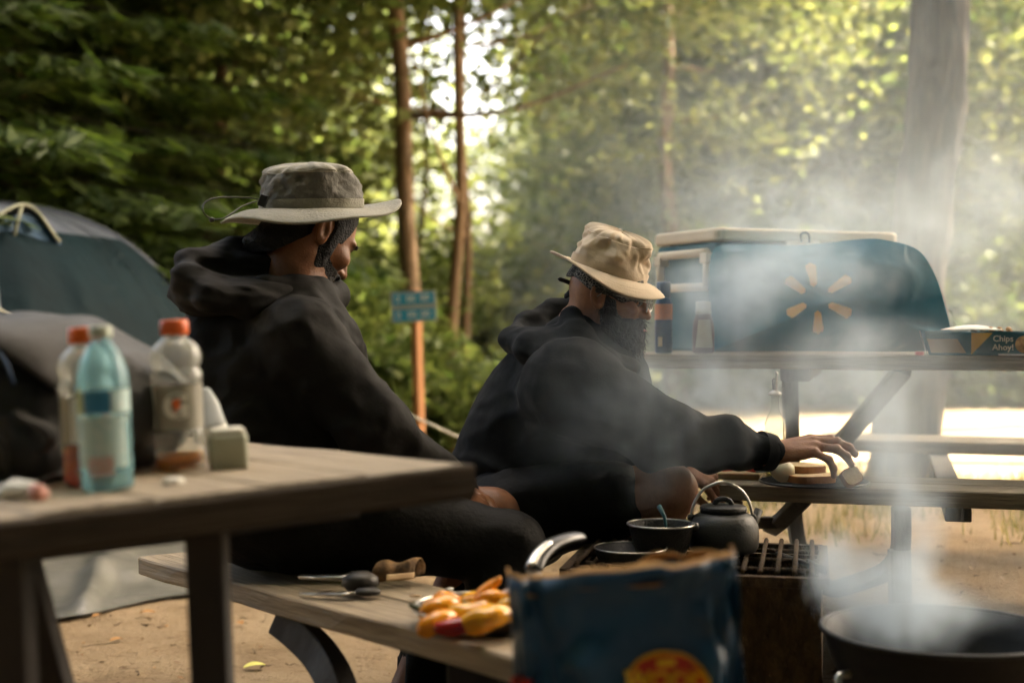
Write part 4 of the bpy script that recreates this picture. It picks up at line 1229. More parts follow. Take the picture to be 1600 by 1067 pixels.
def bread(name, label, loc, rot, s=1.0):
    r0 = empty(name, loc, label, 'bread', 'bread slices', rot=rot)
    out = []
    for k in range(28):
        a = 2 * math.pi * k / 28
        x = 0.056 * math.copysign(abs(math.cos(a)) ** 0.62, math.cos(a)); y = 0.050 * math.copysign(abs(math.sin(a)) ** 0.62, math.sin(a))
        if y > 0.02: x *= 1.06
        out.append((x * s, y * s))
    for nm, z0, z1, m, f in (('crust', -0.0085, 0.0085, M_crust, 1.0), ('crumb', -0.0090, 0.0090, M_crumb, 0.93)):
        b = MB(); n = len(out)
        V = [(x * f, y * f, z0) for x, y in out] + [(x * f, y * f, z1) for x, y in out]
        F = [(k, (k + 1) % n, n + (k + 1) % n, n + k) for k in range(n)] + [tuple(range(n - 1, -1, -1)), tuple(range(n, 2 * n))]
        b.add(V, F); b.obj(nm, m, r0, smooth=False, bevel=0.0015)
    return r0
bread('bread_slice', 'lower brown bread slice lying flat on the wire rack', bench2(1265, 3.33) + Vector((0, 0, 0.0215)), (0, 0, 0.3))
bread('bread_slice', 'upper bread slice stacked on another by the onion', bench2(1254, 3.38) + Vector((0, 0, 0.0395)), (R(2), R(2), 0.5), 0.9)
bread('bread_slice', 'small toasted slice tilted up between the reaching fingers', P(1330, 745, 3.20), (R(60), R(-20), 0.35), 0.42)
# onion
M_onion = mat('peeled_onion', (0.74, 0.68, 0.52), (0.66, 0.58, 0.42), rough=0.35, scale=6, stretch=(1, 1, 1), sss=0.1)
r0 = empty('onion', bench2(1222, 3.335) + Vector((0, 0, 0.037)), 'peeled white onion on the wire rack beside the bread', 'onion', rot=(0, R(-72), 0.2))
b = MB(); b.lathe([(0.0, -0.028), (0.012, -0.0275), (0.022, -0.022), (0.0265, -0.010), (0.026, 0.002), (0.021, 0.016), (0.012, 0.026), (0.0055, 0.034), (0.004, 0.040), (0, 0.041)], 24); b.obj('bulb', M_onion, r0)
b = MB(); b.lathe([(0.0045, 0.040), (0.006, 0.046), (0.002, 0.050), (0, 0.0505)], 8); b.obj('root_tip', M_pack_in, r0)
# board and knife
M_board = mat('cutting_board_wood', (0.40, 0.27, 0.13), (0.30, 0.19, 0.085), rough=0.6, scale=8, stretch=(1, 12, 12))
b = MB(); b.box((0, 0, 0.008), (0.20, 0.15, 0.016)); o = b.obj('cutting_board', M_board, loc=bench2(1128, 3.56), rot=rot_pk.to_euler(), smooth=False, bevel=0.004)
tag(o, 'small wooden cutting board on the bench end under the red knife', 'board')
kp = bench2(1150, 3.47) + Vector((0, 0, 0.020))
r0 = empty('kitchen_knife', kp, 'knife with a red handle lying on the cutting board', 'knife', rot=(0, 0, R(-12)))
b = MB(); b.tube([(-0.05, 0, 0.010), (-0.03, 0, 0.008), (-0.005, 0, 0.010), (0.018, 0, 0.0125), (0.036, 0, 0.008), (0.048, 0, 0.005)], [0.010, 0.0105, 0.0095, 0.012, 0.010, 0.008], 10, flat=0.7); b.obj('handle', M_red, r0)
b = MB(); b.box((0.105, 0, 0.0025), (0.115, 0.028, 0.002)); b.obj('blade', M_black_plastic, r0, smooth=False)

# ------------------------------------------------------------------ fire pit with its grate
fc = Vector((0.385, 3.0, gz(0.385, 3.0)))
GZT = 0.505
froot = empty('fire_pit', fc, 'rusty square steel fire pit with a barred cooking grate on top', 'fire pit')
fa = R(-12)
fu = Vector((math.cos(fa), math.sin(fa), 0)); fv = Vector((-math.sin(fa), math.cos(fa), 0))
def fp(u, v, z): return Vector((0.40, 3.0, 0)) + fu * u + fv * v + Vector((0, 0, z))
HW, HD = 0.25, 0.20
corners_ = [(-HW, -HD), (HW, -HD), (HW, HD), (-HW, HD)]
for k in range(4):
    a, c = corners_[k], corners_[(k + 1) % 4]
    b = MB()
    def wl(u, v, a=a, c=c):
        x = a[0] + (c[0] - a[0]) * u; y = a[1] + (c[1] - a[1]) * u
        return fp(x, y, gz(0.385, 3.0) - 0.05 + v * (GZT - 0.03 - gz(0.385, 3.0) + 0.05)) + Vector((0.002 * math.sin(u * 7 + v * 5), 0.003 * math.sin(u * 5 + k), 0))
    b.grid(wl, 16, 10); o = b.obj('side_wall', M_rust, froot, world=True, smooth=False); sm = o.modifiers.new('solid', 'SOLIDIFY'); sm.thickness = 0.008; sm.offset = 0
for k in range(4):
    a, c = corners_[k], corners_[(k + 1) % 4]
    b = MB(); b.tube([fp(a[0] * 1.03, a[1] * 1.03, GZT - 0.018), fp(c[0] * 1.03, c[1] * 1.03, GZT - 0.018)], 0.014, 4, up=(0, 0, 1)); b.obj('grate_edge', M_rust, froot, world=True, smooth=False)
for k in range(15):
    u = -HW + 0.016 + k * (2 * HW - 0.032) / 14
    b = MB(); b.tube([fp(u, -HD * 1.03, GZT), fp(u, HD * 1.03, GZT)], 0.0052, 6); b.obj('grate_bar', M_rust, froot, world=True)
for v in (-0.12, 0.0, 0.12):
    b = MB(); b.tube([fp(-HW, v, GZT - 0.010), fp(HW, v, GZT - 0.010)], 0.005, 6); b.obj('cross_bar', M_rust, froot, world=True)
b = MB(); b.tube([P(1196, 858, 3.18), P(1240, 873, 2.96), P(1276, 886, 2.83)], 0.0052, 8); b.obj('handle_rod', M_iron, froot, world=True)
b = MB()
hp = [P(1262, 881, 2.88).lerp(P(1290, 892, 2.78), t / 48) + Vector((0, 0.009 * math.sin(t * 1.6), 0.009 * math.cos(t * 1.6))) for t in range(49)]
b.tube(hp, 0.0028, 5); b.obj('coil_grip', M_iron, froot, world=True)
# ash and embers inside
b = MB(); b.grid(lambda u, v: fp((u - 0.5) * 0.44, (v - 0.5) * 0.37, 0.27 + 0.03 * math.sin(u * 9) * math.sin(v * 7)), 12, 10); b.obj('ash_bed', mat('grey_ash', (0.09, 0.085, 0.08), (0.03, 0.03, 0.03), scale=14, rough=1.0), froot, world=True)

# kettle
kz = GZT + 0.006
kc = Vector((X(1130, 2.98), 2.98, kz))
kroot = empty('kettle', kc, 'squat sooty camping kettle with a wire handle on the grate', 'kettle')
M_kettle = mat('sooted_enamel', (0.016, 0.0165, 0.0165), (0.027, 0.027, 0.026), rough=0.5, scale=6, bump=0.10, bscale=260)
b = MB(); b.lathe([(0.055, 0), (0.068, 0.002), (0.074, 0.012), (0.0755, 0.035), (0.073, 0.058), (0.064, 0.074), (0.050, 0.082), (0.046, 0.083)], 36); b.obj('body', M_kettle, kroot)
b = MB(); b.lathe([(0.049, 0.083), (0.0495, 0.094), (0.047, 0.0965), (0.020, 0.099), (0, 0.0995)], 30); lid_ = b.obj('lid', M_iron, kroot)
b = MB(); b.tube(spline([(-0.018, 0, 0.098), (-0.013, 0, 0.107), (0, 0, 0.111), (0.013, 0, 0.107), (0.018, 0, 0.098)], 4), 0.0065, 8, flat=0.9); b.obj('lid_knob', M_iron, lid_)
hz = [(-0.068, 0, 0.074), (-0.062, 0, 0.100), (-0.045, 0, 0.128), (-0.020, 0, 0.142), (-0.002, 0, 0.146), (0.018, 0, 0.141), (0.040, 0, 0.127), (0.055, 0, 0.104), (0.062, 0, 0.076)]
b = MB(); b.tube(spline(hz, 5), 0.0033, 8); b.obj('handle', M_steel, kroot)
for sx_ in (-0.068, 0.062):
    b = MB(); b.lathe([(0, -0.007), (0.007, -0.006), (0.008, 0), (0.007, 0.006), (0, 0.007)], 10, c=(sx_, 0, 0.072)); b.obj('handle_lug', M_iron, kroot)
b = MB(); b.tube([(0.055, 0.045, 0.035), (0.075, 0.06, 0.055), (0.088, 0.071, 0.078)], [0.016, 0.012, 0.009], 12); b.obj('spout', M_kettle, kroot)
# pot
pc = Vector((X(1033, 2.92), 2.92, kz))
proot = empty('cooking_pot', pc, 'wide black cooking pot left of the kettle on the grate', 'pot')
b = MB(); b.lathe([(0.044, 0.0), (0.050, 0.003), (0.060, 0.030), (0.067, 0.062), (0.0705, 0.066), (0.0695, 0.068), (0.065, 0.064), (0.057, 0.030), (0.045, 0.008), (0, 0.007)], 36); b.obj('bowl', M_iron, proot)
b = MB(); b.tube([((0.0700) * math.cos(k / 40 * 6.2832), (0.0700) * math.sin(k / 40 * 6.2832), 0.067) for k in range(41)], 0.0020, 6, cap=False); b.obj('rim', M_steel, proot)
b = MB(); b.lathe([(0, -0.010), (0.010, -0.008), (0.012, 0), (0.010, 0.008), (0, 0.010)], 10, c=(0.066, -0.01, 0.062)); b.obj('handle_joint', M_black_plastic, proot)
M_teal_h = mat('teal_spoon_plastic', (0.02, 0.12, 0.14), rough=0.35, scale=10)
b = MB(); b.tube([pc + Vector((0.02, 0.02, 0.012)), pc + Vector((0.012, 0.045, 0.075)), pc + Vector((0.002, 0.06, 0.095))], [0.004, 0.006, 0.009], 8, flat=0.6); o = b.obj('spoon', M_teal_h)
tag(o, 'teal spoon handle standing out of the black cooking pot', 'spoon')
# griddle pan with its thin bright rim
gc = Vector((X(985, 2.86), 2.86, kz))
groot = empty('griddle_pan', gc, 'shallow dark pan with a thin bright rim, half hidden by the charcoal bag', 'pan')
b = MB(); b.lathe([(0.058, 0), (0.066, 0.003), (0.0735, 0.026), (0.0725, 0.028), (0.063, 0.007), (0, 0.006)], 36); b.obj('bowl', M_iron, groot)
b = MB(); b.tube([(0.0735 * math.cos(k / 40 * 6.2832), 0.0735 * math.sin(k / 40 * 6.2832), 0.0275) for k in range(41)], 0.0016, 6, cap=False); b.obj('rim', M_steel, groot)

# ------------------------------------------------------------------ smoking kettle grill, front right
M_enamel = mat('black_enamel', (0.008, 0.008, 0.008), (0.014, 0.013, 0.012), rough=0.5, scale=8, bump=0.1, bscale=60, spec=0.2)
bc = Vector((X(1470, 2.42), 2.42, 0.0)); bc.z = gz(bc.x, bc.y)
zr = P(0, 985, 2.42).z - bc.z
broot2 = empty('kettle_grill', bc, 'round black bowl grill pouring out smoke', 'grill')
rb = 0.198
prof = [(0.0, zr - 0.165), (0.06, zr - 0.162), (0.12, zr - 0.138), (0.165, zr - 0.092), (0.188, zr - 0.04), (rb, zr - 0.004), (rb + 0.005, zr), (rb + 0.003, zr + 0.004), (rb - 0.004, zr), (0.182, zr - 0.04), (0.158, zr - 0.092), (0.113, zr - 0.134), (0.05, zr - 0.156), (0.0, zr - 0.158)]
b = MB(); b.lathe(prof, 56, close=False); b.obj('bowl', M_enamel, broot2)
b = MB(); b.tube([((rb + 0.003) * math.cos(k / 56 * 6.2832), (rb + 0.003) * math.sin(k / 56 * 6.2832), zr + 0.002) for k in range(57)], 0.0045, 6, cap=False); b.obj('rim', M_iron, broot2)
for k in range(3):
    a = R(205 + 120 * k)
    b = MB(); b.tube([(0.12 * math.cos(a), 0.12 * math.sin(a), zr - 0.135), (0.2 * math.cos(a), 0.2 * math.sin(a), 0.0)], 0.009, 8); b.obj('leg', M_steel, broot2)
b = MB(); b.tube(spline([(-0.175, -0.075, zr - 0.055), (-0.196, -0.085, zr - 0.06), (-0.186, -0.10, zr - 0.10), (-0.14, -0.115, zr - 0.105)], 4), 0.007, 8); b.obj('handle', M_steel, broot2)
M_coal = mat('charcoal', (0.02, 0.02, 0.02), (0.10, 0.095, 0.09), rough=0.95, scale=20, bump=0.8, bscale=40)
rr_ = random.Random(2)
for k in range(46):
    a = rr_.uniform(0, 6.28); r_ = 0.135 * math.sqrt(rr_.random())
    b = MB(); s = rr_.uniform(0.014, 0.024)
    b.lathe([(0, -0.8 * s), (0.8 * s, -0.5 * s), (s, 0), (0.75 * s, 0.55 * s), (0, 0.8 * s)], 7, M=Matrix.Rotation(rr_.uniform(0, 3), 3, 'X') @ Matrix.Rotation(rr_.uniform(0, 3), 3, 'Y'))
    o = b.obj('coal', M_coal, broot2, smooth=False, loc=(r_ * math.cos(a), r_ * math.sin(a), zr - 0.105 + rr_.uniform(0, 0.03) - 0.2 * 0))
# ------------------------------------------------------------------ near picnic table (it stands on sloping ground, leaning a little)
TILT = 0.05
C1 = P(722, 724, 1.94)
def on_plane(px, py, drop=0.0):
    """the point of the near table's top (or a plane so far below it) seen at a pixel"""
    dx, dz = (px - 800) / FPX, -(py - 500) / FPX
    # z-1 = (C1.z-1) - drop + TILT*(x-C1.x)
    D = (C1.z - 1 - drop - TILT * C1.x) / (dz - TILT * dx)
    return Vector((dx * D, D, 1 + dz * D))
def flat(x, y, drop=0.0): return Vector((x, y, C1.z - drop + TILT * (x - C1.x)))
u1 = Vector((-0.58, 0.815, 0)).normalized(); v1 = Vector((-0.815, -0.58, 0)).normalized()
def t1(u, v, drop=0.0):
    p = C1 + u1 * u + v1 * v
    return flat(p.x, p.y, drop)
up1 = Vector((-TILT, 0, 1)).normalized()
LEAN = Vector((0, 0, 1)).rotation_difference(up1).to_euler()
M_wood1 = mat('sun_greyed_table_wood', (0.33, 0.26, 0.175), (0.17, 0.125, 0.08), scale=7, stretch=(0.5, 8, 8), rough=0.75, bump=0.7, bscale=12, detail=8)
g_ = t1(0.7, 0.37)
troot1 = empty('picnic_table', (g_.x, g_.y, gz(g_.x, g_.y)), 'near picnic table with bottles on it and a man on its bench', 'picnic table', 'picnic tables')
wv = (t1(0, 0.1) - t1(0, 0))
for k in range(5):
    v = 0.072 + k * 0.146
    ex = [0.0, 0.003, -0.002, 0.003, 0.0][k]
    plank_part('plank', troot1, t1(ex, v), t1(1.42, v), wv, 0.1435, 0.040, M_wood1, 40 + k, wear=0.005)
M_edge_shade = mat('edge_shade_brown', (0.050, 0.036, 0.024), (0.026, 0.019, 0.013), scale=8, stretch=(0.6, 8, 8), rough=0.85, bump=0.6, bscale=16, spec=0.15)  # thin strips added; their dark brown paints shade onto the table's edge faces
plank_part('shade_edge_strip', troot1, t1(-0.0095, -0.008, 0.003), t1(-0.0095, 0.74, 0.003), t1(0.1, 0) - t1(0, 0), 0.017, 0.043, M_edge_shade, 47, wear=0.003)
plank_part('shade_edge_strip', troot1, t1(-0.001, -0.0105, 0.003), t1(1.42, -0.0105, 0.003), wv, 0.017, 0.043, M_edge_shade, 48, wear=0.003)
# bench on the man's side
E0 = on_plane(795, 1025, 0.30); E1 = on_plane(215, 870, 0.30)
ud = (E1 - E0).normalized(); od = Vector((0.8, 0.6, 0)); od = (od - ud * od.dot(ud)).normalized()
for k in range(2):
    q0 = E0 - ud * 0.12 + od * (0.069 + k * 0.140); q1 = E1 + od * (0.069 + k * 0.140)
    plank_part('seat_plank', troot1, q0, q1, od, 0.135, 0.040, M_wood1, 50 + k, wear=0.006)
# far bench of the same table, out at the left
for k in range(2):
    plank_part('seat_plank', troot1, t1(-0.02, 0.92 + k * 0.14, 0.30), t1(1.42, 0.92 + k * 0.14, 0.30), wv, 0.135, 0.040, M_wood1, 54 + k)
def low(p, d=0.03): return Vector((p.x + 0.05 * (p.z - 0.1), p.y, gz(p.x, p.y) - d))
# end frames: leg, raking brace, rail and bent bench carrier
legp = on_plane(322, 838, 0.08)
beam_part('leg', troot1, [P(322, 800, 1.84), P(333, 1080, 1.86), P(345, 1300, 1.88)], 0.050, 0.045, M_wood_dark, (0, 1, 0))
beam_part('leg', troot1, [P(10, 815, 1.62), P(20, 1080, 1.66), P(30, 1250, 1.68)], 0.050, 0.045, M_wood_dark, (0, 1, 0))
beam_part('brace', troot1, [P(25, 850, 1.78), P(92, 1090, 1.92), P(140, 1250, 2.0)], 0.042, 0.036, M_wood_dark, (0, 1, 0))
a_, c_ = t1(0.26, 0.03, 0.045), t1(0.26, 0.70, 0.045)
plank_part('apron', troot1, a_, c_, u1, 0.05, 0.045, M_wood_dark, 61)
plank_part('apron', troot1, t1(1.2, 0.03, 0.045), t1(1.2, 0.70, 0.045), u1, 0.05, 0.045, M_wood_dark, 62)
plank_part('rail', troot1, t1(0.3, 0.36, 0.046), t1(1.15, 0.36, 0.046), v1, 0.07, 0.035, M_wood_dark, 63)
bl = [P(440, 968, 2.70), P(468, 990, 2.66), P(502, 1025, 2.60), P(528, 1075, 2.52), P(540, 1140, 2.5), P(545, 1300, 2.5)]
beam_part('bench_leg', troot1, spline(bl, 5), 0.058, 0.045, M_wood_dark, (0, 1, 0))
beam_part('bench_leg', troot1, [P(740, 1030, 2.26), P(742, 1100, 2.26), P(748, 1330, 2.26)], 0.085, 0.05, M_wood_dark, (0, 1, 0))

# ---- bottles on the near table
M_pet = clear_mat('clear_bottle_plastic', (0.93, 0.94, 0.90), 0.35, 0.05, 0.22, (0.80, 0.79, 0.72))
M_orange = mat('orange_cap_plastic', (0.80, 0.13, 0.012), (0.72, 0.105, 0.01), rough=0.4, scale=10)
M_lab_grey = mat('silver_grey_label', (0.27, 0.25, 0.20), (0.22, 0.205, 0.165), rough=0.45, scale=12)
M_lab_white = mat('white_label_print', (0.78, 0.76, 0.70), (0.70, 0.68, 0.61), rough=0.5, scale=20)
M_amber = clear_mat('amber_drink', (0.75, 0.42, 0.12), 0.2, 0.06, 0.45, (0.75, 0.36, 0.05))
M_orange_drink = clear_mat('orange_drink', (0.7, 0.18, 0.02), 0.2, 0.06, 0.6, (0.75, 0.16, 0.01))
def sports_bottle(px, py, label, drink, level, rz, H=0.205):
    p = on_plane(px, py)
    s = H / 0.205
    r0 = empty('drink_bottle', p, label, 'bottle', None, rot=LEAN)
    prof = [(0.022, 0.004), (0.030, 0.0), (0.0345, 0.006), (0.0345, 0.028), (0.0325, 0.034), (0.0345, 0.040), (0.0345, 0.052), (0.0335, 0.055), (0.0335, 0.118), (0.0350, 0.121), (0.0350, 0.134), (0.0315, 0.137), (0.0315, 0.140), (0.0345, 0.146), (0.0355, 0.156), (0.032, 0.168), (0.024, 0.176), (0.0165, 0.181), (0.0165, 0.185)]
    b = MB(); b.lathe([(r * s, z * s) for r, z in prof], 36); b.obj('shell', M_pet, r0)
    b = MB(); b.lathe([(0.0185 * s, 0.1852 * s), (0.0195 * s, 0.187 * s), (0.0195 * s, 0.203 * s), (0.018 * s, 0.206 * s), (0, 0.2065 * s)], 28); b.obj('cap', M_orange, r0)
    b = MB(); b.lathe([(0, 0.0065 * s), (0.0325 * s, 0.0075 * s), (0.0325 * s, level * s), (0, (level + .0005) * s)], 28); b.obj('drink', drink, r0)
    b = MB(); b.lathe([(0.0340 * s, 0.056 * s), (0.0340 * s, 0.117 * s)], 36, close=False); lb = b.obj('label_sleeve', M_lab_grey, r0)
    def arc(a0, a1, z0, z1, rr=0.0343):
        bb = MB(); bb.grid(lambda u, v: (rr * s * math.cos(a0 + (a1 - a0) * u), rr * s * math.sin(a0 + (a1 - a0) * u), (z0 + (z1 - z0) * v) * s), 8, 1); return bb
    arc(R(200) + rz, R(222) + rz, 0.057, 0.116).obj('white_panel', M_lab_white, lb)
    # big white letter with an orange bolt, laid round the sleeve
    def wrap(me, zc, ac):
        for vtx in me.vertices:
            x, y, z = vtx.co
            a = ac + x / 0.0343; rr = 0.0346 * s + z
            vtx.co = (rr * math.cos(a), rr * math.sin(a), (zc + y) * s)
        me.update()
    me = text_mesh('G', 0.046, 0.0006, M_lab_white, bold=0.0022); wrap(me, 0.087, R(278) + rz)
    o = bpy.data.objects.new('letter', me); COL.objects.link(o); o.parent = lb
    me = mesh_from('bolt', [(-0.004, 0.010, 0), (0.007, 0.010, 0), (0.003, 0.002, 0), (0.008, 0.002, 0), (-0.004, -0.009, 0), (-0.001, 0, 0), (-0.006, 0, 0)], [(0, 1, 2, 6), (2, 3, 4, 5), (2, 5, 6)])
    for vtx in me.vertices: vtx.co.z = 0.0012
    wrap(me, 0.088, R(280) + rz); me.materials.append(M_orange)
    o = bpy.data.objects.new('orange_bolt', me); COL.objects.link(o); o.parent = lb
    return r0
sports_bottle(283, 733, 'clear drink bottle with orange cap, nearly empty, white letter on its grey label', M_amber, 0.022, 0.0, 0.218)
sports_bottle(142, 757, 'orange-capped bottle half hidden behind the blue water bottle', M_orange_drink, 0.05, R(50), 0.212)
M_water = clear_mat('blue_tinted_bottle', (0.68, 0.90, 0.93), 0.3, 0.05, 0.24, (0.42, 0.70, 0.74))
M_wcap = mat('pale_green_cap', (0.42, 0.47, 0.38), (0.36, 0.41, 0.33), rough=0.45, scale=8)
M_lblue = mat('blue_label', (0.015, 0.19, 0.36), (0.012, 0.16, 0.31), rough=0.45, scale=15)
M_lgreen = mat('green_label', (0.27, 0.33, 0.10), (0.22, 0.27, 0.08), rough=0.5, scale=15)
M_lpale = mat('pale_print', (0.50, 0.62, 0.60), (0.32, 0.52, 0.54), rough=0.5, scale=130)
r0 = empty('water_bottle', on_plane(169, 764), 'tall pale blue water bottle with blue and green label, foremost of the bottles', 'bottle', None, rot=LEAN)
prof = [(0.026, 0.003), (0.031, 0), (0.0335, 0.006), (0.0325, 0.02), (0.0335, 0.035), (0.0322, 0.05), (0.0335, 0.065), (0.0322, 0.08), (0.0335, 0.095), (0.0335, 0.132), (0.0325, 0.150), (0.027, 0.170), (0.018, 0.186), (0.0125, 0.192), (0.0125, 0.197)]
b = MB(); b.lathe(prof, 36); b.obj('shell', M_water, r0)
b = MB(); b.lathe([(0.0145, 0.1975), (0.0150, 0.199), (0.0150, 0.211), (0.013, 0.213), (0, 0.2135)], 24); b.obj('cap', M_wcap, r0)
def warc(a0, a1, z0, z1, rr):
    bb = MB(); bb.grid(lambda u, v: (rr * math.cos(R(a0 + (a1 - a0) * u)), rr * math.sin(R(a0 + (a1 - a0) * u)), z0 + (z1 - z0) * v), 12, 1); return bb
warc(180, 360, 0.100, 0.130, 0.0340).obj('label_band', M_lpale, r0)
warc(240, 300, 0.1005, 0.1295, 0.0344).obj('blue_print', M_lblue, r0)
warc(212, 236, 0.1005, 0.1295, 0.0344).obj('green_print', M_lgreen, r0)
warc(200, 335, 0.030, 0.096, 0.0341).obj('pale_print', M_lpale, r0)
M_pink = mat('pink_print', (0.55, 0.30, 0.28), (0.42, 0.40, 0.40), rough=0.5, scale=120)
warc(245, 300, 0.022, 0.045, 0.0345).obj('pink_print', M_pink, r0)

M_sage = mat('sage_green_plastic', (0.36, 0.37, 0.28), (0.31, 0.32, 0.24), rough=0.55, scale=5)
M_sage_top = mat('pale_lid', (0.62, 0.60, 0.52), (0.55, 0.53, 0.45), rough=0.5, scale=5)
r0 = empty('storage_tub', on_plane(357, 733), 'little square sage green tub with a pale lid, next to the orange-capped bottle', 'tub', None, rot=LEAN)
def rrect(hx, hy, r, z, rot=0.3):
    out = []
    for (sx_, sy_, a0) in ((1, 1, 0), (-1, 1, 90), (-1, -1, 180), (1, -1, 270)):
        for k in range(5):
            a = R(a0 + k * 22.5)
            x = sx_ * (hx - r) + r * math.cos(a); y = sy_ * (hy - r) + r * math.sin(a)
            out.append((x * math.cos(rot) - y * math.sin(rot), x * math.sin(rot) + y * math.cos(rot), z))
    return out
def rtub(levels):
    b = MB(); V = []; F = []
    for (hx, hy, r, z) in levels: V += rrect(hx, hy, r, z)
    n = 20
    for i in range(len(levels) - 1):
        for k in range(n): F.append((i * n + k, i * n + (k + 1) % n, (i + 1) * n + (k + 1) % n, (i + 1) * n + k))
    F.append(tuple(range(n - 1, -1, -1))); F.append(tuple((len(levels) - 1) * n + k for k in range(n)))
    return b.add(V, F)
rtub([(0.023, 0.021, 0.006, 0), (0.0265, 0.0245, 0.008, 0.004), (0.028, 0.026, 0.009, 0.046), (0.027, 0.025, 0.009, 0.050)]).obj('tub', M_sage, r0)
rtub([(0.0245, 0.0225, 0.009, 0.0502), (0.025, 0.023, 0.009, 0.056), (0.021, 0.019, 0.008, 0.060)]).obj('lid', M_sage_top, r0)
M_fog = clear_mat('frosted_plastic', (0.85, 0.87, 0.86), 0.3, 0.12, 0.5, (0.66, 0.68, 0.66))
r0 = empty('squeeze_bottle', on_plane(336, 716), 'small frosted white squeeze bottle leaning behind the sage tub', 'bottle', None, rot=(R(4), R(-8), 0))
b = MB(); b.lathe([(0.024, 0), (0.027, 0.004), (0.026, 0.05), (0.020, 0.085), (0.010, 0.108), (0.006, 0.112), (0, 0.113)], 22); b.obj('body', M_fog, r0)
b = MB(); b.lathe([(0.020, 0.030), (0.0275, 0.031), (0.0262, 0.052), (0.02, 0.053)], 22, close=False); b.obj('label', M_lab_white, r0)
b = MB(); b.lathe([(0.013, 0), (0.0145, 0.001), (0.0145, 0.007), (0.012, 0.0085), (0, 0.0085)], 20); o = b.obj('bottle_cap', M_white_plastic, loc=on_plane(271, 757), rot=LEAN); tag(o, 'loose white cap on the table in front of the nearly empty bottle', 'cap')
r0 = empty('ointment_tube', on_plane(34, 781), 'white squeeze tube with a pink end at the table corner', 'tube', None, rot=LEAN)
b = MB(); b.tube([(-0.032, 0.040, 0.006), (-0.014, 0.022, 0.013), (0.012, -0.004, 0.014), (0.022, -0.014, 0.012)], [0.017, 0.016, 0.013, 0.011], 14, flat=0.75); b.obj('tube_body', M_paper_white, r0)
b = MB(); b.tube([(0.0225, -0.0145, 0.011), (0.034, -0.026, 0.010)], [0.0105, 0.010], 14); b.obj('cap', mat('pink_cap', (0.72, 0.33, 0.27), rough=0.4, scale=10), r0)

# ---- black backpack lying on the table
bagc = on_plane(95, 742) + Vector((-0.02, 0.10, 0))
Kx = u1 * 0.2 + v1 * 0.98; Kx.normalize()
lo = np.array(P(-150, 745, 2.2)); 
def pack(p):
    a = P(40, 640, 2.10); 
    d = ell(p, P(20, 640, 2.12), (0.27, 0.17, 0.125))
    d = smin(d, ell(p, P(120, 590, 2.16), (0.13, 0.14, 0.055)), 0.05)
    d = smin(d, ell(p, P(-60, 560, 2.14), (0.2, 0.15, 0.06)), 0.05)
    d = smin(d, rcone(p, P(60, 700, 1.98), P(180, 700, 2.1), 0.055, 0.05), 0.05)
    d = d + 0.012 * fbm(p[0] * 11 + p[2] * 5, p[1] * 7, p[2] * 12, 7, 3)
    zpl = C1.z + TILT * (p[0] - C1.x) + 0.003
    return smax(d, zpl - p[2], 0.008)
V, F = surface(pack, (-1.1, 1.85, 0.70), (-0.38, 2.4, 1.03), 0.010)
M_pack_black = mat('black_nylon', (0.012, 0.011, 0.011), (0.008, 0.0075, 0.007), scale=18, rough=0.55, bump=0.3, bscale=70)
M_flap = mat('grey_nylon_flap', (0.024, 0.022, 0.020), (0.018, 0.016, 0.015), scale=10, rough=0.7, bump=0.2, bscale=60)
proot = empty('backpack', bagc, 'slumped black backpack with a grey top flap behind the bottles', 'backpack')
world_part('main_bag', V, F, M_pack_black, proot)
def flap(u, v):
    top = spline([P(-160, 490, 2.10), P(-40, 498, 2.06), P(60, 506, 2.06), P(140, 516, 2.08), P(190, 555, 2.10), P(245, 630, 2.14)], 8)
    bot = spline([P(-160, 560, 1.93), P(-40, 540, 1.93), P(60, 590, 1.94), P(120, 625, 1.99), P(180, 640, 2.03), P(238, 665, 2.10)], 8)
    i = int(u * (len(top) - 1))
    q = top[i].lerp(bot[i], v)
    return q + Vector((0, -0.03 * math.sin(v * math.pi), 0.012 * math.sin(v * math.pi) + 0.004 * math.sin(u * 17 + v * 3)))
b = MB(); b.grid(flap, 40, 10); o = b.obj('top_flap', M_flap, proot, world=True); o.modifiers.new('solid', 'SOLIDIFY').thickness = 0.006
b = MB(); b.tube(spline([P(24, 640, 1.93), P(40, 655, 1.92), P(72, 668, 1.92), P(82, 688, 1.92), P(62, 705, 1.93)], 6), [0.006] * 2 + [0.013] * 22 + [0.006], 8, flat=0.4); b.obj('strap_loop', M_flap, proot, world=True)
b = MB(); b.tube(spline([P(-20, 652, 1.92), P(6, 690, 1.92), P(10, 720, 1.92), P(14, 750, 1.93)], 5), 0.006, 6, flat=0.5); b.obj('webbing', M_flap, proot, world=True)
b = MB(); b.tube(spline([P(45, 757, 1.88), P(90, 742, 1.92), P(118, 727, 1.98)], 5), 0.004, 6); b.obj('cord', M_flap, proot, world=True)
M_bluetrim = mat('blue_piping', (0.008, 0.05, 0.13), rough=0.6, scale=9)
b = MB(); b.tube(spline([P(-4, 545, 1.93), P(10, 570, 1.92), P(22, 600, 1.92)], 5), 0.003, 6); b.obj('blue_piping', M_bluetrim, proot, world=True)

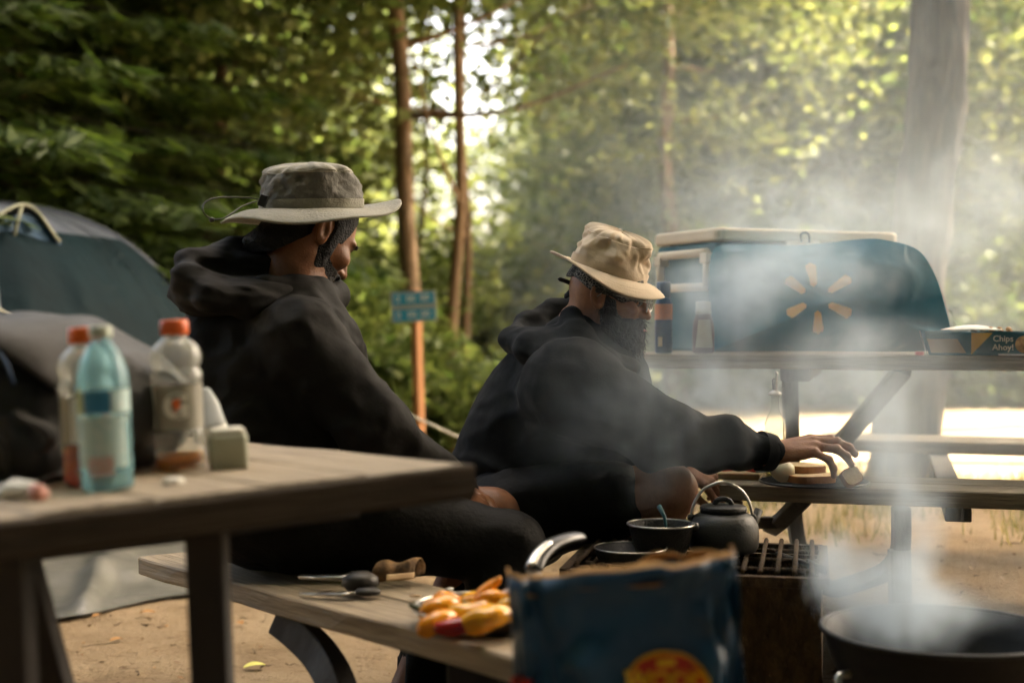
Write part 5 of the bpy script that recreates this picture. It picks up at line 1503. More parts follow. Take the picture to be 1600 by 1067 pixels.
# ------------------------------------------------------------------ frying pan of peppers on the bench
ppc = on_plane(762, 972, 0.30) + Vector((0, 0, 0.002)) 
ppc = E0 + ud * ((ppc - E0).dot(ud)) + od * 0.115; ppc.z += 0.004
proot = empty('frying_pan', ppc, 'black frying pan on the bench with its steel-and-black handle rising', 'pan')
b = MB(); b.lathe([(0.0, 0.0), (0.095, 0.0), (0.104, 0.004), (0.121, 0.026), (0.1235, 0.028), (0.119, 0.027), (0.101, 0.007), (0.0, 0.005)], 48, close=False); b.obj('pan_body', M_black_plastic, proot)
b = MB(); b.tube([(0.1215 * math.cos(k / 48 * 6.2832), 0.1215 * math.sin(k / 48 * 6.2832), 0.0275) for k in range(49)], 0.0024, 6, cap=False); b.obj('rim', M_steel, proot)
hq = [P(846, 922, 2.34), P(838, 905, 2.37), P(832, 893, 2.38)]
b = MB(); b.tube([P(846, 925, 2.28), P(840, 905, 2.32), P(833, 890, 2.35)], 0.0125, 8, flat=0.35); b.obj('steel_neck', M_steel, proot, world=True)
b = MB(); b.tube([P(800, 917, 2.27), P(845, 912, 2.30), P(886, 920, 2.33)], [0.012, 0.016, 0.012], 8, flat=0.9); b.obj('bracket', M_black_plastic, proot, world=True)
hq = spline([P(832, 892, 2.35), P(842, 870, 2.38), P(862, 851, 2.42), P(888, 841, 2.46), P(909, 838, 2.5)], 6)
b = MB(); b.tube(hq, [0.015, 0.0165] + [0.017] * (len(hq) - 4) + [0.015, 0.008], 12, flat=0.55); b.obj('handle', M_black_plastic, proot, world=True)
hq2 = [q + Vector((-0.006, -0.012, 0.006)) for q in hq[1:14]]
b = MB(); b.tube(hq2, [0.004] + [0.0085] * 11 + [0.004], 8, flat=0.4); b.obj('steel_inlay', M_steel, proot, world=True)
M_pep_o = mat('orange_pepper', (0.78, 0.24, 0.015), (0.80, 0.36, 0.03), rough=0.22, scale=18, bump=0.1, bscale=30)
M_pep_y = mat('yellow_pepper', (0.82, 0.44, 0.03), (0.80, 0.30, 0.02), rough=0.22, scale=16, bump=0.1, bscale=30)
M_pep_r = mat('red_pepper', (0.45, 0.015, 0.012), (0.34, 0.01, 0.01), rough=0.2, scale=16, bump=0.1, bscale=30)
M_stem = mat('pepper_stem', (0.05, 0.07, 0.02), rough=0.6, scale=30)
def char(m):
    nt = m.node_tree; b = nt.nodes['Principled BSDF']
    lk = b.inputs['Base Color'].links[0].from_socket
    tc = N(nt, 'ShaderNodeTexCoord'); nz = N(nt, 'ShaderNodeTexNoise'); nz.inputs['Scale'].default_value = 45; nz.inputs['Detail'].default_value = 4
    nt.links.new(tc.outputs['Object'], nz.inputs['Vector'])
    r = ramp(nt, [(0.66, (1, 1, 1)), (0.73, (0.10, 0.06, 0.04))]); nt.links.new(nz.outputs[0], r.inputs[0])
    mx = N(nt, 'ShaderNodeMix', data_type='RGBA', blend_type='MULTIPLY'); mx.inputs['Factor'].default_value = 1
    nt.links.new(lk, mx.inputs['A']); nt.links.new(r.outputs[0], mx.inputs['B']); nt.links.new(mx.outputs['Result'], b.inputs['Base Color'])
for m_ in (M_pep_o, M_pep_y, M_pep_r): char(m_)
def pepper(px, py, D, L, r, az, el, m, label, stem=False):
    c = P(px, py, D)
    r0 = empty('mini_pepper', c, label, 'pepper', 'peppers in the frying pan', rot=(0, -R(el), R(az)))
    b = MB()
    sd = int(px * 7 + py)
    k_ = 1.32; r *= k_; L *= 1.12
    pts = [(L * (t - 0.5), 0.010 * math.sin(t * 3 + sd), 0.006 * math.sin(t * 5 + sd)) for t in np.linspace(0, 1, 15)]
    fr = np.interp(np.linspace(0, 1, 15), np.linspace(0, 1, 9), (0.45, 0.85, 1.0, 1.02, 0.98, 0.9, 0.78, 0.55, 0.2))
    b.tube(pts, [r * f for f in fr], 18)
    V = np.array([tuple(v) for v in b.V], np.float32)
    # lobes and wrinkled, blistered skin
    n3 = 1 + 0.10 * np.cos(3 * np.arctan2(V[:, 2], V[:, 1]) + sd) + 0.10 * vnoise(V[:, 0] * 90, V[:, 1] * 90, V[:, 2] * 90, sd)
    V[:, 1] *= n3; V[:, 2] *= n3 * 0.92
    put('flesh', V, b.F, m, r0)
    if stem:
        b = MB(); b.tube([(-L * 0.5, 0, 0), (-L * 0.5 - 0.008, 0, 0.002), (-L * 0.5 - 0.02, 0, 0.008)], [0.006, 0.004, 0.003], 7); b.obj('stem', M_stem, r0)
pepper(684, 972, 2.20, 0.062, 0.0135, 12, 6, M_pep_o, 'orange pepper lying at the left rim of the pan')
pepper(688, 950, 2.27, 0.056, 0.0165, -10, 4, M_pep_o, 'blistered orange pepper second from the left rim of the pan', True)
pepper(724, 974, 2.17, 0.080, 0.0120, 8, -2, M_pep_r, 'dark red pepper at the front of the pan')
pepper(762, 966, 2.17, 0.076, 0.0175, 0, 0, M_pep_y, 'big yellow pepper at the front right of the pan')
pepper(735, 952, 2.25, 0.066, 0.0150, 20, 14, M_pep_y, 'yellow pepper in the middle of the heap', True)
pepper(778, 944, 2.26, 0.066, 0.0165, -6, 4, M_pep_o, 'orange pepper on top of the heap beside the charcoal bag', True)
pepper(764, 923, 2.28, 0.052, 0.0085, 25, 58, M_pep_o, 'slim orange pepper sticking up out of the heap')
pepper(812, 958, 2.25, 0.07, 0.0170, 15, 0, M_pep_y, 'yellow pepper behind the charcoal bag corner')
pepper(785, 930, 2.33, 0.05, 0.0095, 8, 8, mat('pale_pepper', (0.62, 0.40, 0.33), (0.5, 0.3, 0.25), rough=0.3, scale=20), 'pale pinkish strip at the back of the heap')
pepper(706, 940, 2.31, 0.05, 0.0135, 35, 10, M_pep_o, 'orange pepper leaning at the back left of the heap')
pepper(752, 934, 2.31, 0.058, 0.0150, -14, 8, M_pep_y, 'yellow pepper at the very top back of the heap', True)
# tongs
tcx = on_plane(540, 926, 0.30)
def bt(px, py, h): 
    q = on_plane(px, py, 0.30); return Vector((q.x, q.y, q.z + h))
r0 = empty('tongs', tcx, 'steel kitchen tongs with dark scalloped heads lying on the bench', 'tongs')
b = MB(); b.tube([bt(470, 917, 0.020), bt(535, 921, 0.022), bt(552, 918, 0.028)], [0.009, 0.011, 0.010], 8, flat=0.5); b.obj('arm', M_steel, r0, world=True)
b = MB(); b.tube([bt(470, 932, 0.006), bt(535, 935, 0.008), bt(556, 934, 0.010)], [0.006, 0.008, 0.008], 8, flat=0.4); b.obj('arm', M_steel, r0, world=True)
M_tonghead = mat('dark_tong_head', (0.028, 0.022, 0.016), (0.018, 0.014, 0.010), rough=0.5, scale=25)
b = MB(); b.lathe([(0, -0.020), (0.020, -0.017), (0.031, -0.005), (0.029, 0.008), (0.016, 0.018), (0, 0.020)], 14, c=bt(563, 927, 0.022), sx=1.15, wave=lambda a, r, z: 0.004 * math.sin(a * 7) * r / 0.024); b.obj('head', M_tonghead, r0, world=True)
b = MB(); b.lathe([(0, -0.006), (0.018, -0.005), (0.021, 0.0), (0.016, 0.006), (0, 0.007)], 14, c=bt(575, 932, 0.010), sx=1.2, wave=lambda a, r, z: 0.003 * math.sin(a * 7) * r / 0.02); b.obj('head', M_tonghead, r0, world=True)
# curl of bark
M_curl = mat('brown_bark_curl', (0.28, 0.15, 0.06), (0.07, 0.04, 0.02), rough=0.8, scale=26, bump=0.6, bscale=60)
M_curl_in = mat('pale_inner_bark', (0.62, 0.42, 0.24), (0.48, 0.30, 0.16), rough=0.8, scale=20)
r0 = empty('birch_bark_curl', bt(622, 905, 0.0), 'curled strip of brown bark lying on the bench behind the tongs', 'bark')
def curl(u, v):
    q = bt(590 + 66 * u, 912 - 6 * u, 0.0); a = v * 4.4 - 0.6
    return q + Vector((0.010 * math.cos(a), 0.018 * math.cos(a) + 0.004 * math.sin(u * 14), 0.020 + (0.018 + 0.004 * math.sin(u * 9)) * math.sin(a)))
b = MB(); b.grid(curl, 18, 14); o = b.obj('strip', M_curl, r0, world=True); o.modifiers.new('solid', 'SOLIDIFY').thickness = 0.003
b = MB(); b.grid(lambda u, v: bt(604 + 44 * u, 915 - 4 * u, 0.012 + 0.010 * v) + Vector((0.0, -0.012 + 0.01 * v, 0.0)), 8, 3); o = b.obj('pale_side', M_curl_in, r0, world=True); o.modifiers.new('solid', 'SOLIDIFY').thickness = 0.002
for k, (px, py, m, lab) in enumerate([(649, 933, M_curl_in, 'small tan crumb on the bench near the tongs'), (702, 922, M_paper_white, 'tiny white scrap on the bench behind the peppers'), (690, 926, M_curl_in, 'flat tan flake on the bench behind the peppers')]):
    b = MB(); b.lathe([(0, 0), (0.006, 0.001), (0.007, 0.003), (0, 0.005)], 8, sx=1.7); o = b.obj('crumb', m, loc=bt(px, py, 0.0005), rot=(0, 0, k)); tag(o, lab, 'crumb')

# ------------------------------------------------------------------ charcoal bag, very near
M_cbag = mat('blue_printed_paper', (0.003, 0.058, 0.13), (0.002, 0.042, 0.095), rough=0.42, scale=5, bump=0.4, bscale=30, spec=0.5, fold=1.0, fscale=3.5)
M_kraft = mat('kraft_paper', (0.40, 0.21, 0.065), (0.28, 0.14, 0.04), rough=0.85, scale=18, bump=0.4, bscale=40)
M_redp = mat('red_print', (0.55, 0.026, 0.009), (0.48, 0.022, 0.008), rough=0.5, scale=8)
M_yelp = mat('golden_print', (0.80, 0.45, 0.025), (0.72, 0.38, 0.02), rough=0.5, scale=20)
CD = 1.74
cx0, cx1 = X(797, CD), X(1168, CD)
cw = cx1 - cx0; ccx = (cx0 + cx1) / 2
cz0 = gz(ccx, CD + 0.07)
croot = empty('charcoal_bag', (ccx, CD + 0.07, cz0), 'crumpled dark blue paper charcoal bag with a red oval emblem, torn open', 'bag')
def rim_z(t):  # height of the torn mouth along the width, 0 left .. 1 right
    px_ = 797 + 371 * t
    py_ = float(np.interp(px_, [797, 850, 900, 960, 1010, 1060, 1110, 1168], [918, 915, 906, 904, 896, 893, 888, 880]))
    return P(0, py_, CD).z
def back_z(t):
    px_ = 797 + 371 * t
    py_ = float(np.interp(px_, [797, 850, 960, 1005, 1045, 1075, 1100, 1140, 1168], [930, 930, 922, 908, 884, 880, 888, 881, 878]))
    return P(0, py_, CD + 0.14).z
def bag_ring(a, z):
    """a runs once round the mouth, superellipse section"""
    c, s = math.cos(a), math.sin(a)
    x = ccx + cw / 2 * math.copysign(abs(c) ** 0.42, c)
    y = CD + 0.075 + 0.072 * math.copysign(abs(s) ** 0.6, s)
    h = (z - cz0)
    x += 0.010 * float(vnoise(np.array([c * 2 + 3]), np.array([s * 2]), np.array([z * 9]), 55)[0])
    y += 0.034 * (0.5 - abs(float(fbm(np.array([x * 12 + z * 5]), np.array([s * 3]), np.array([z * 11 - x * 4]), 56, 3)[0]))) + 0.012 * math.sin(z * 10) * (1 if s < 0 else -1)
    return Vector((x, y, z))
def bag_skin(u, v):
    a = u * 2 * math.pi
    t = 0.5 + 0.5 * math.copysign(abs(math.cos(a)) ** 0.42, math.cos(a))
    zt = rim_z(t) if math.sin(a) < 0 else back_z(t)
    return bag_ring(a, cz0 + 0.004 + (zt - cz0) * v)
b = MB(); b.grid(bag_skin, 120, 44); o = b.obj('paper_sack', M_cbag, croot, world=True); sm = o.modifiers.new('solid', 'SOLIDIFY'); sm.thickness = 0.0012
def lip(u, v):
    a = u * 2 * math.pi
    q = bag_skin(u, 1.0)
    t = 0.5 + 0.5 * math.copysign(abs(math.cos(a)) ** 0.42, math.cos(a))
    hgt = 0.006 + (0.020 * max(0, math.sin((t - 0.42) / 0.25 * math.pi)) if 0.42 < t < 0.67 else 0) + 0.010 * max(0, (t - 0.8) / 0.2)
    hgt = 0.012 + 0.004 * math.sin(t * 23) if math.sin(a) > 0 else 0.0035
    return q + Vector((0, 0.006 + 0.010 * v * (1 if math.sin(a) < 0 else -1), hgt * v + 0.003 * float(vnoise(np.array([u * 50]), np.array([v * 2]), np.array([0.]), 58)[0]) * v))
b = MB(); b.grid(lip, 120, 4); o = b.obj('torn_lip', M_kraft, croot, world=True); o.modifiers.new('solid', 'SOLIDIFY').thickness = 0.002
b = MB(); b.grid(lambda u, v: bag_skin(u, 0.97).lerp(Vector((ccx, CD + 0.075, rim_z(0.5) - 0.05)), v), 60, 3); b.obj('inner_liner', M_kraft, croot, world=True)
def bag_face(px, py, off):
    w = P(px, py, CD)
    # front skin at this x, z
    lo_, hi_ = math.pi, 2 * math.pi
    k = (w.x - ccx) / (cw / 2); k = max(-0.98, min(0.98, k))
    a = 2 * math.pi - math.acos(math.copysign(abs(k) ** (1 / 0.42), k))
    q = bag_ring(a, w.z)
    return Vector((w.x, q.y - off, w.z))
def oval(cx_, cy_, rx_, ry_, off):
    b = MB(); b.grid(lambda u, v: bag_face(cx_ + rx_ * v * math.cos(u * 6.2832), cy_ + ry_ * v * math.sin(u * 6.2832), off), 36, 6); return b
oval(1042, 1070, 66, 53, 0.0080).obj('emblem_border', M_yelp, croot, world=True)
oval(1042, 1070, 61, 48, 0.0096).obj('emblem', M_redp, croot, world=True)
def face_text(body, size, px, py, m):
    me = text_mesh(body, size, 0.0004, m, bold=0.0014)
    for vtx in me.vertices:
        q = bag_face(px + vtx.co.x * FPX / CD, py - vtx.co.y * FPX / CD, 0.0114 + vtx.co.z)
        vtx.co = q - croot.location
    me.update()
    o = bpy.data.objects.new('lettering', me); COL.objects.link(o); o.parent = croot
face_text('WOOD', 0.030, 1042, 1062, M_yelp)
b = MB(); b.grid(lambda u, v: bag_face(1026 + 30 * u, 1028 + 13 * v, 0.0112), 6, 3); b.obj('emblem_crest', M_yelp, croot, world=True)
oval(815, 1068, 18, 9, 0.0060).obj('red_mark', M_redp, croot, world=True)
# ------------------------------------------------------------------ people
def V3(*a): return Vector(a)

class Head:
    def __init__(s, c, F, Rt, k=1.0):
        s.c = Vector(c); s.F = Vector(F).normalized(); s.R = (Vector(Rt) - s.F * Vector(Rt).dot(s.F)).normalized(); s.U = s.R.cross(s.F).normalized()
        if s.U.z < 0: s.U = -s.U
        s.k = k
    def w(s, f, r, u): return s.c + (s.F * f + s.R * r + s.U * u) * s.k
    def loc(s, p):
        q = [p[i] - s.c[i] for i in range(3)]
        return [ndot(q, s.F) / s.k, ndot(q, s.R) / s.k, ndot(q, s.U) / s.k]

def head_sdf(h, p):
    q = h.loc(p)
    m = [q[0], np.abs(q[1]), q[2]]
    d = ell(q, (-0.008, 0, 0.0), (0.100, 0.077, 0.105))
    d = smin(d, ell(q, (0.036, 0, -0.052), (0.062, 0.060, 0.078)), 0.03)
    d = smin(d, rcone(m, (0.0, 0.052, -0.080), (0.078, 0.016, -0.118), 0.020, 0.017), 0.025)
    d = smin(d, ell(q, (0.080, 0, 0.006), (0.020, 0.052, 0.013)), 0.012)          # brow
    d = smin(d, ell(m, (0.070, 0.046, -0.040), (0.024, 0.020, 0.020)), 0.018)     # cheek bone
    d = smax(d, -ell(m, (0.100, 0.032, -0.018), (0.020, 0.020, 0.013)), 0.010)    # eye socket
    d = smin(d, ell(m, (0.080, 0.032, -0.018), (0.0125, 0.0135, 0.0115)), 0.003)  # eye ball with lids
    d = smin(d, rcone(q, (0.092, 0, -0.008), (0.116, 0, -0.050), 0.008, 0.0115), 0.010)
    d = smin(d, ell(m, (0.104, 0.012, -0.054), (0.011, 0.008, 0.008)), 0.006)     # nostril wing
    d = smax(d, -ell(m, (0.108, 0.007, -0.0635), (0.005, 0.004, 0.006)), 0.003)
    d = smin(d, ell(q, (0.093, 0, -0.079), (0.012, 0.024, 0.006)), 0.005)         # lips
    d = smin(d, ell(q, (0.090, 0, -0.091), (0.012, 0.021, 0.0065)), 0.005)
    # ear: rim, bowl and lobe
    e = [q[0] + 0.012, m[1], q[2]]
    ear = ell([e[0] + 0.25 * (e[2] + 0.03), e[1] - 0.45 * np.maximum(0, -e[0]), e[2]], (0.0, 0.078, -0.026), (0.019, 0.011, 0.033))
    ear = smax(ear, -ell([e[0] + 0.25 * (e[2] + 0.03), e[1], e[2]], (0.003, 0.094, -0.023), (0.0125, 0.013, 0.024)), 0.004)
    ear = smin(ear, rcone(e, (0.010, 0.079, -0.036), (0.012, 0.080, -0.024), 0.005, 0.004), 0.004)
    d = smin(d, ear, 0.006)
    return d * h.k

def hair_sdf(h, p, off=0.006):
    q = h.loc(p)
    d = ell(q, (-0.008, 0, 0.0), (0.100 + off, 0.077 + off, 0.105 + off))
    d = smin(d, ell(q, (-0.045, 0, -0.055), (0.055, 0.058, 0.055)), 0.03)
    d = smin(d, rcone(q, (-0.025, 0, -0.05), (-0.050, 0, -0.125), 0.062, 0.069), 0.015)
    m = [q[0], np.abs(q[1]), q[2]]
    # cut the face and round the ear away
    d = smax(d, q[0] - 0.055 - 0.25 * q[2], 0.01)
    d = smax(d, -(q[2] + 0.024 - 1.7 * np.clip(q[0] + 0.012, -0.062, 0)), 0.008)
    d = smax(d, -(ell(m, (-0.008, 0.085, -0.028), (0.026, 0.03, 0.036))), 0.006)
    sb = ell(m, (0.022, 0.072, -0.035), (0.016, 0.010, 0.045))                    # side-burn
    d = smin(d, sb, 0.008)
    return (d + 0.0016 * vnoise(q[0] * 160, q[1] * 160, q[2] * 110, 12)) * h.k

def beard_sdf(h, p, length=0.012, bush=0.0):
    q = h.loc(p); m = [q[0], np.abs(q[1]), q[2]]
    d = smin(ell(q, (0.036, 0, -0.056), (0.062 + length, 0.060 + length * 0.8, 0.078 + length)), rcone(m, (0.0, 0.052, -0.080), (0.080, 0.016, -0.120), 0.020 + length, 0.018 + length), 0.02)
    if bush:
        d = smin(d, ell(q, (0.060, 0, -0.150), (0.050 * bush, 0.052 * bush, 0.066 * bush)), 0.03)
        d = smin(d, ell(m, (0.02, 0.045, -0.10), (0.05, 0.03, 0.05)), 0.03)
    top = q[2] + 0.066 - 0.55 * np.clip(0.062 - q[0], 0, 0.09)                        # line from moustache up to the ear
    d = smax(d, top, 0.008)
    d = smin(d, ell(m, (0.098, 0.014, -0.0695), (0.011, 0.020, 0.0055)), 0.004)   # moustache
    d = smin(d, ell(m, (0.018, 0.068, -0.05), (0.020, 0.010, 0.045)), 0.010)
    d = smax(d, -ell(q, (0.101, 0, -0.085), (0.010, 0.018, 0.0055)), 0.003)       # the lips stay clear
    d = smax(d, -(q[0] - 0.010 + 0.3 * (q[2] + 0.1)), 0.008)
    return (d + (0.002 + 0.003 * bush) * fbm(q[0] * 90, q[1] * 90, q[2] * 60, 14, 2)) * h.k

def hand_mesh(wrist, along, back, hand='R', length=0.19, pose=None, h=0.0026, thumb_out=0.6):
    """palm, four fingers of three bones and a thumb, from a wrist pointing along, back of the hand facing back"""
    a = Vector(along).normalized(); n = Vector(back); n = (n - a * n.dot(a)).normalized(); s = a.cross(n)   # s: towards the thumb or the little finger
    if hand == 'L': s = -s
    k = length / 0.19
    def w(x, y, z): return Vector(wrist) + (a * x + s * y + n * z) * k
    pose = pose or [(20, 35, 25)] * 4
    fl = [(0.046, 0.026, 0.021), (0.049, 0.030, 0.022), (0.046, 0.028, 0.021), (0.036, 0.021, 0.018)]
    kn = [(0.092, -0.030, 0.002), (0.096, -0.009, 0.005), (0.092, 0.012, 0.003), (0.084, 0.031, -0.001)]
    rad = [0.0094, 0.0096, 0.0092, 0.0080]
    spread = [-6, -1, 4, 11]
    chains = []
    for f in range(4):
        p = w(*kn[f]); ang = 0.0; pts = [p]
        d0 = (a * math.cos(R(spread[f])) + s * math.sin(R(spread[f]))).normalized()
        for b_, bend in zip(fl[f], pose[f]):
            ang += R(bend)
            d = d0 * math.cos(ang) - n * math.sin(ang)
            p = p + d * b_ * k; pts.append(p)
        chains.append((pts, [rad[f] * 1.08 * k, rad[f] * k, rad[f] * 0.92 * k, rad[f] * 0.78 * k]))
    t0 = w(0.030, -0.026, -0.008); t1_ = w(0.062, -0.030 - 0.026 * thumb_out, -0.022); t2_ = w(0.092, -0.030 - 0.028 * thumb_out, -0.034); t3 = w(0.112, -0.028 - 0.018 * thumb_out, -0.040)
    chains.append(([t0, t1_, t2_, t3], [0.0135 * k, 0.0115 * k, 0.0105 * k, 0.0085 * k]))
    allp = [q for c in chains for q in c[0]] + [w(-0.05, 0, 0), w(0, 0.04, 0), w(0, -0.04, 0)]
    lo = np.min([tuple(q) for q in allp], 0) - 0.022; hi = np.max([tuple(q) for q in allp], 0) + 0.022
    def fn(p):
        d = rcone(p, w(-0.045, 0, 0), w(0.01, 0, 0), 0.026 * k, 0.026 * k)
        q = [p[i] - float(w(0.05, 0, 0)[i]) for i in range(3)]
        q = [ndot(q, a), ndot(q, s), ndot(q, n)]
        palm = ell([q[0], q[1], q[2]], (0, 0, -0.003 * k), (0.056 * k, 0.043 * k, 0.0165 * k))
        d = smin(d, palm, 0.02)
        for f in range(4):
            d = smin(d, rcone(p, w(0.02, kn[f][1] * 0.55, 0.003), chains[f][0][0], 0.010 * k, rad[f] * 1.05 * k), 0.012)
        for i, (pts, rr) in enumerate(chains):
            c = None
            for j in range(3):
                e = rcone(p, pts[j], pts[j + 1], rr[j], rr[j + 1]); c = e if c is None else smin(c, e, 0.004)
            # knuckle swell
            for j in (1, 2):
                e = rcone(p, pts[j], pts[j] + n * 0.0005, rr[j] * 1.06, rr[j] * 1.06); c = smin(c, e, 0.004)
            d = smin(d, c, 0.006 if i < 4 else 0.010)
        return d
    return surface(fn, lo, hi, h), w, chains

def nails(chains, n):
    pass

def cloth_noise(p, amp, s, sc=(9, 9, 9), o=3):
    return amp * fbm(p[0] * sc[0], p[1] * sc[1], p[2] * sc[2], s, o)

def hat_part(root, c, up, fwd, brim_r, crown_r, crown_h, m_brim, m_crown, m_band, wave, seed, squash=0.86, brim_flat=0.93, dent=0.01, name='hat', crown_taper=0.88):
    """bucket hat: wavy stitched brim, band, soft crown. Built in the place, parts under one hat part."""
    U = Vector(up).normalized(); Fd = Vector(fwd); Fd = (Fd - U * Fd.dot(U)).normalized(); Rr = Fd.cross(U)
    c = Vector(c)
    def w(f, r, u): return c + Fd * f + Rr * r + U * u
    b = MB(); n = 96; m = 16
    def brim(u, v):
        a = u * 2 * math.pi
        r = crown_r + (brim_r - crown_r) * v
        q = squash + (brim_flat - squash) * v
        z = wave(a, v) + 0.0007 * math.sin(v * 60) * (1 if v > 0.1 else 0)
        return w(r * math.cos(a), r * q * math.sin(a), z)
    b.grid(brim, n, m)
    hat = b.obj(name, m_brim, root, world=True); hat.name = name
    sm = hat.modifiers.new('solid', 'SOLIDIFY'); sm.thickness = 0.0035
    def crown(u, v):
        a = u * 2 * math.pi
        # side up to v=.6 then the top
        if v < 0.62:
            t = v / 0.62; r = crown_r * (1 - (1 - crown_taper) * t ** 1.5); z = crown_h * 0.80 * t
        else:
            t = (v - 0.62) / 0.38; r = crown_r * crown_taper * math.cos(t * math.pi / 2) ** 0.75; z = crown_h * (0.80 + 0.20 * math.sin(t * math.pi / 2))
        nn = float(fbm(np.array([math.cos(a) * 2.2]), np.array([math.sin(a) * 2.2]), np.array([z * 24]), seed, 3)[0])
        fold = dent * nn * min(1, v * 3)
        r2 = r + fold
        return w(r2 * math.cos(a), r2 * squash * math.sin(a), z + 0.4 * fold * (v > 0.6))
    b = MB(); b.grid(crown, 110, 44)
    V = b.V; nf = len(b.F); fm = []
    for v in range(44):
        for u in range(110): fm.append(1 if (m_band is not None and 0.17 < (v + 0.5) / 44 < 0.60) else 0)
    ms = [m_crown] + ([m_band] if m_band else [])
    put('crown', b.V, b.F, ms, hat, origin=root.location, fmats=fm)
    b = MB()
    b.grid(lambda u, v: crown(u, 0.0 + 0.16 * v) + (crown(u, 0.1) - c - U * (crown(u, 0.1) - c).dot(U)).normalized() * 0.003, 96, 3)
    put('band', b.V, b.F, m_crown, hat, origin=root.location)
    for vv in (0.62,):
        b = MB(); b.tube([crown(k / 96, vv) for k in range(97)], 0.0016, 5, cap=False); put('seam', b.V, b.F, m_crown, hat, origin=root.location)
    return hat, w

# =================================================================== man sitting on the bench, olive hat
dA = Vector((0.80, 0.60, 0)); rA = Vector((0.60, -0.80, 0))
FA = Vector((0.655, 0.49, -0.574))
HA = Head((-0.432, 3.10, 1.208), FA, (0.60, -0.80, 0))
pel = Vector((-0.47, 2.97, 0.60))
neckA = Vector((-0.470, 3.055, 1.075))
hipR = pel + rA * 0.10; hipL = pel - rA * 0.10
kneeR = P(790, 852, 2.90); kneeL = P(768, 806, 3.12)
ankR = P(748, 1190, 2.76); ankL = P(606, 1180, 2.98)
ankR.z = gz(ankR.x, ankR.y) + 0.10; ankL.z = gz(ankL.x, ankL.y) + 0.10
shR = P(470, 528, 2.88); shL = P(395, 505, 3.17)
elR = P(588, 672, 2.84); elL = P(555, 640, 3.24)
wrR = P(705, 765, 2.95); wrL = P(715, 760, 3.12)
chestA = P(432, 590, 3.02)

def bodyA(p):
    d = head_sdf(HA, p)
    d = smin(d, rcone(p, HA.w(-0.025, 0, -0.06), neckA, 0.056, 0.066), 0.02)
    t = rcone(p, pel, chestA, 0.12, 0.13); t = smin(t, rcone(p, shR, shL, 0.055, 0.055), 0.06); d = smin(d, t, 0.03)
    d = smin(d, chain(p, [shR, elR, wrR], [0.05, 0.042, 0.027], 0.02), 0.03)
    d = smin(d, chain(p, [shL, elL, wrL], [0.05, 0.042, 0.027], 0.02), 0.03)
    d = smin(d, chain(p, [hipR, kneeR, ankR], [0.085, 0.058, 0.04], 0.02), 0.03)
    d = smin(d, chain(p, [hipL, kneeL, ankL], [0.085, 0.060, 0.04], 0.02), 0.03)
    return d
baseA = Vector((pel.x, pel.y, gz(pel.x, pel.y)))
V1, F1 = surface(bodyA, (-0.80, 2.60, 0.02), (0.14, 3.40, 1.04), 0.009)
V2, F2 = surface(bodyA, (-0.60, 2.92, 1.02), (-0.24, 3.28, 1.34), 0.0034)
(V3_, F3_), _, _ = hand_mesh(wrR, P(760, 800, 3.0) - wrR, Vector((0.3, -0.4, 0.8)), 'R', 0.185, [(25, 40, 30)] * 4)
(V4_, F4_), _, _ = hand_mesh(wrL, P(770, 790, 3.05) - wrL, Vector((0.3, 0.2, 0.9)), 'L', 0.185, [(25, 40, 30)] * 4)
Vb, Fb = join_meshes([(V1, F1), (V2, F2), (V3_, F3_), (V4_, F4_)])
manA = put('person', Vb, Fb, M_skin_dark, origin=baseA, loc=baseA)
tag(manA, 'man in black jacket and olive hat sitting on the near bench, head bowed', 'person')
V, F = surface(lambda p: hair_sdf(HA, p, 0.005), (-0.58, 2.95, 1.05), (-0.26, 3.26, 1.34), 0.0036); world_part('hair', V, F, M_hair, manA)
V, F = surface(lambda p: beard_sdf(HA, p, 0.006), (-0.52, 2.97, 1.0), (-0.22, 3.30, 1.26), 0.0036); world_part('beard', V, F, M_hair, manA)
for sgn in (1, -1):
    b = MB(); q = [HA.w(0.098 - 0.010 * abs(t) / 1.0, sgn * (0.032 + 0.020 * t), 0.003 + 0.004 * (1 - t * t)) for t in np.linspace(-1, 1, 7)]
    b.tube(q, [0.002, 0.004, 0.0048, 0.0048, 0.0045, 0.0035, 0.002], 6); b.obj('eyebrow', M_hair, manA, world=True)

def jacketA(p):
    t = rcone(p, pel + V3(0, 0, -0.02), chestA, 0.165, 0.165)
    # broad sloping shoulders and bowed back
    t = smin(t, rcone(p, shR, shL, 0.075, 0.075), 0.09)
    t = smin(t, rcone(p, P(345, 560, 3.02), P(365, 700, 2.95), 0.12, 0.14), 0.08)
    t = smin(t, rcone(p, P(500, 560, 3.06), P(500, 690, 3.05), 0.10, 0.13), 0.08)
    t = smin(t, rcone(p, neckA + V3(0, 0, -0.04), chestA, 0.085, 0.15), 0.06)
    aR = chain(p, [shR, elR, wrR], [0.082, 0.070, 0.048], 0.03)
    aR = aR + 0.006 * np.sin(60 * (p[2] * 0.8 + p[0] * 0.6) + 3 * vnoise(p[0] * 9, p[1] * 9, p[2] * 9, 3)) * sstep(0.95, 0.75, p[2]) * 0.8
    t = smin(t, aR, 0.035)
    t = smin(t, chain(p, [shL, elL, wrL], [0.080, 0.068, 0.048], 0.03), 0.04)
    t = t + cloth_noise(p, 0.008, 21, (8, 8, 6), 4) + 0.010 * np.abs(vnoise(p[0] * 16 + p[2] * 9, p[1] * 14, p[2] * 20 - p[0] * 8, 23))
    t = smax(t, (0.50 - p[2]), 0.01)
    # raised collar
    col = chain(p, [P(520, 462, 3.16), P(470, 468, 2.99), P(415, 455, 2.95)], [0.040, 0.038, 0.036], 0.02)
    t = smin(t, col, 0.03)
    return t
V, F = surface(jacketA, (-0.86, 2.62, 0.47), (0.05, 3.42, 1.20), 0.0068)
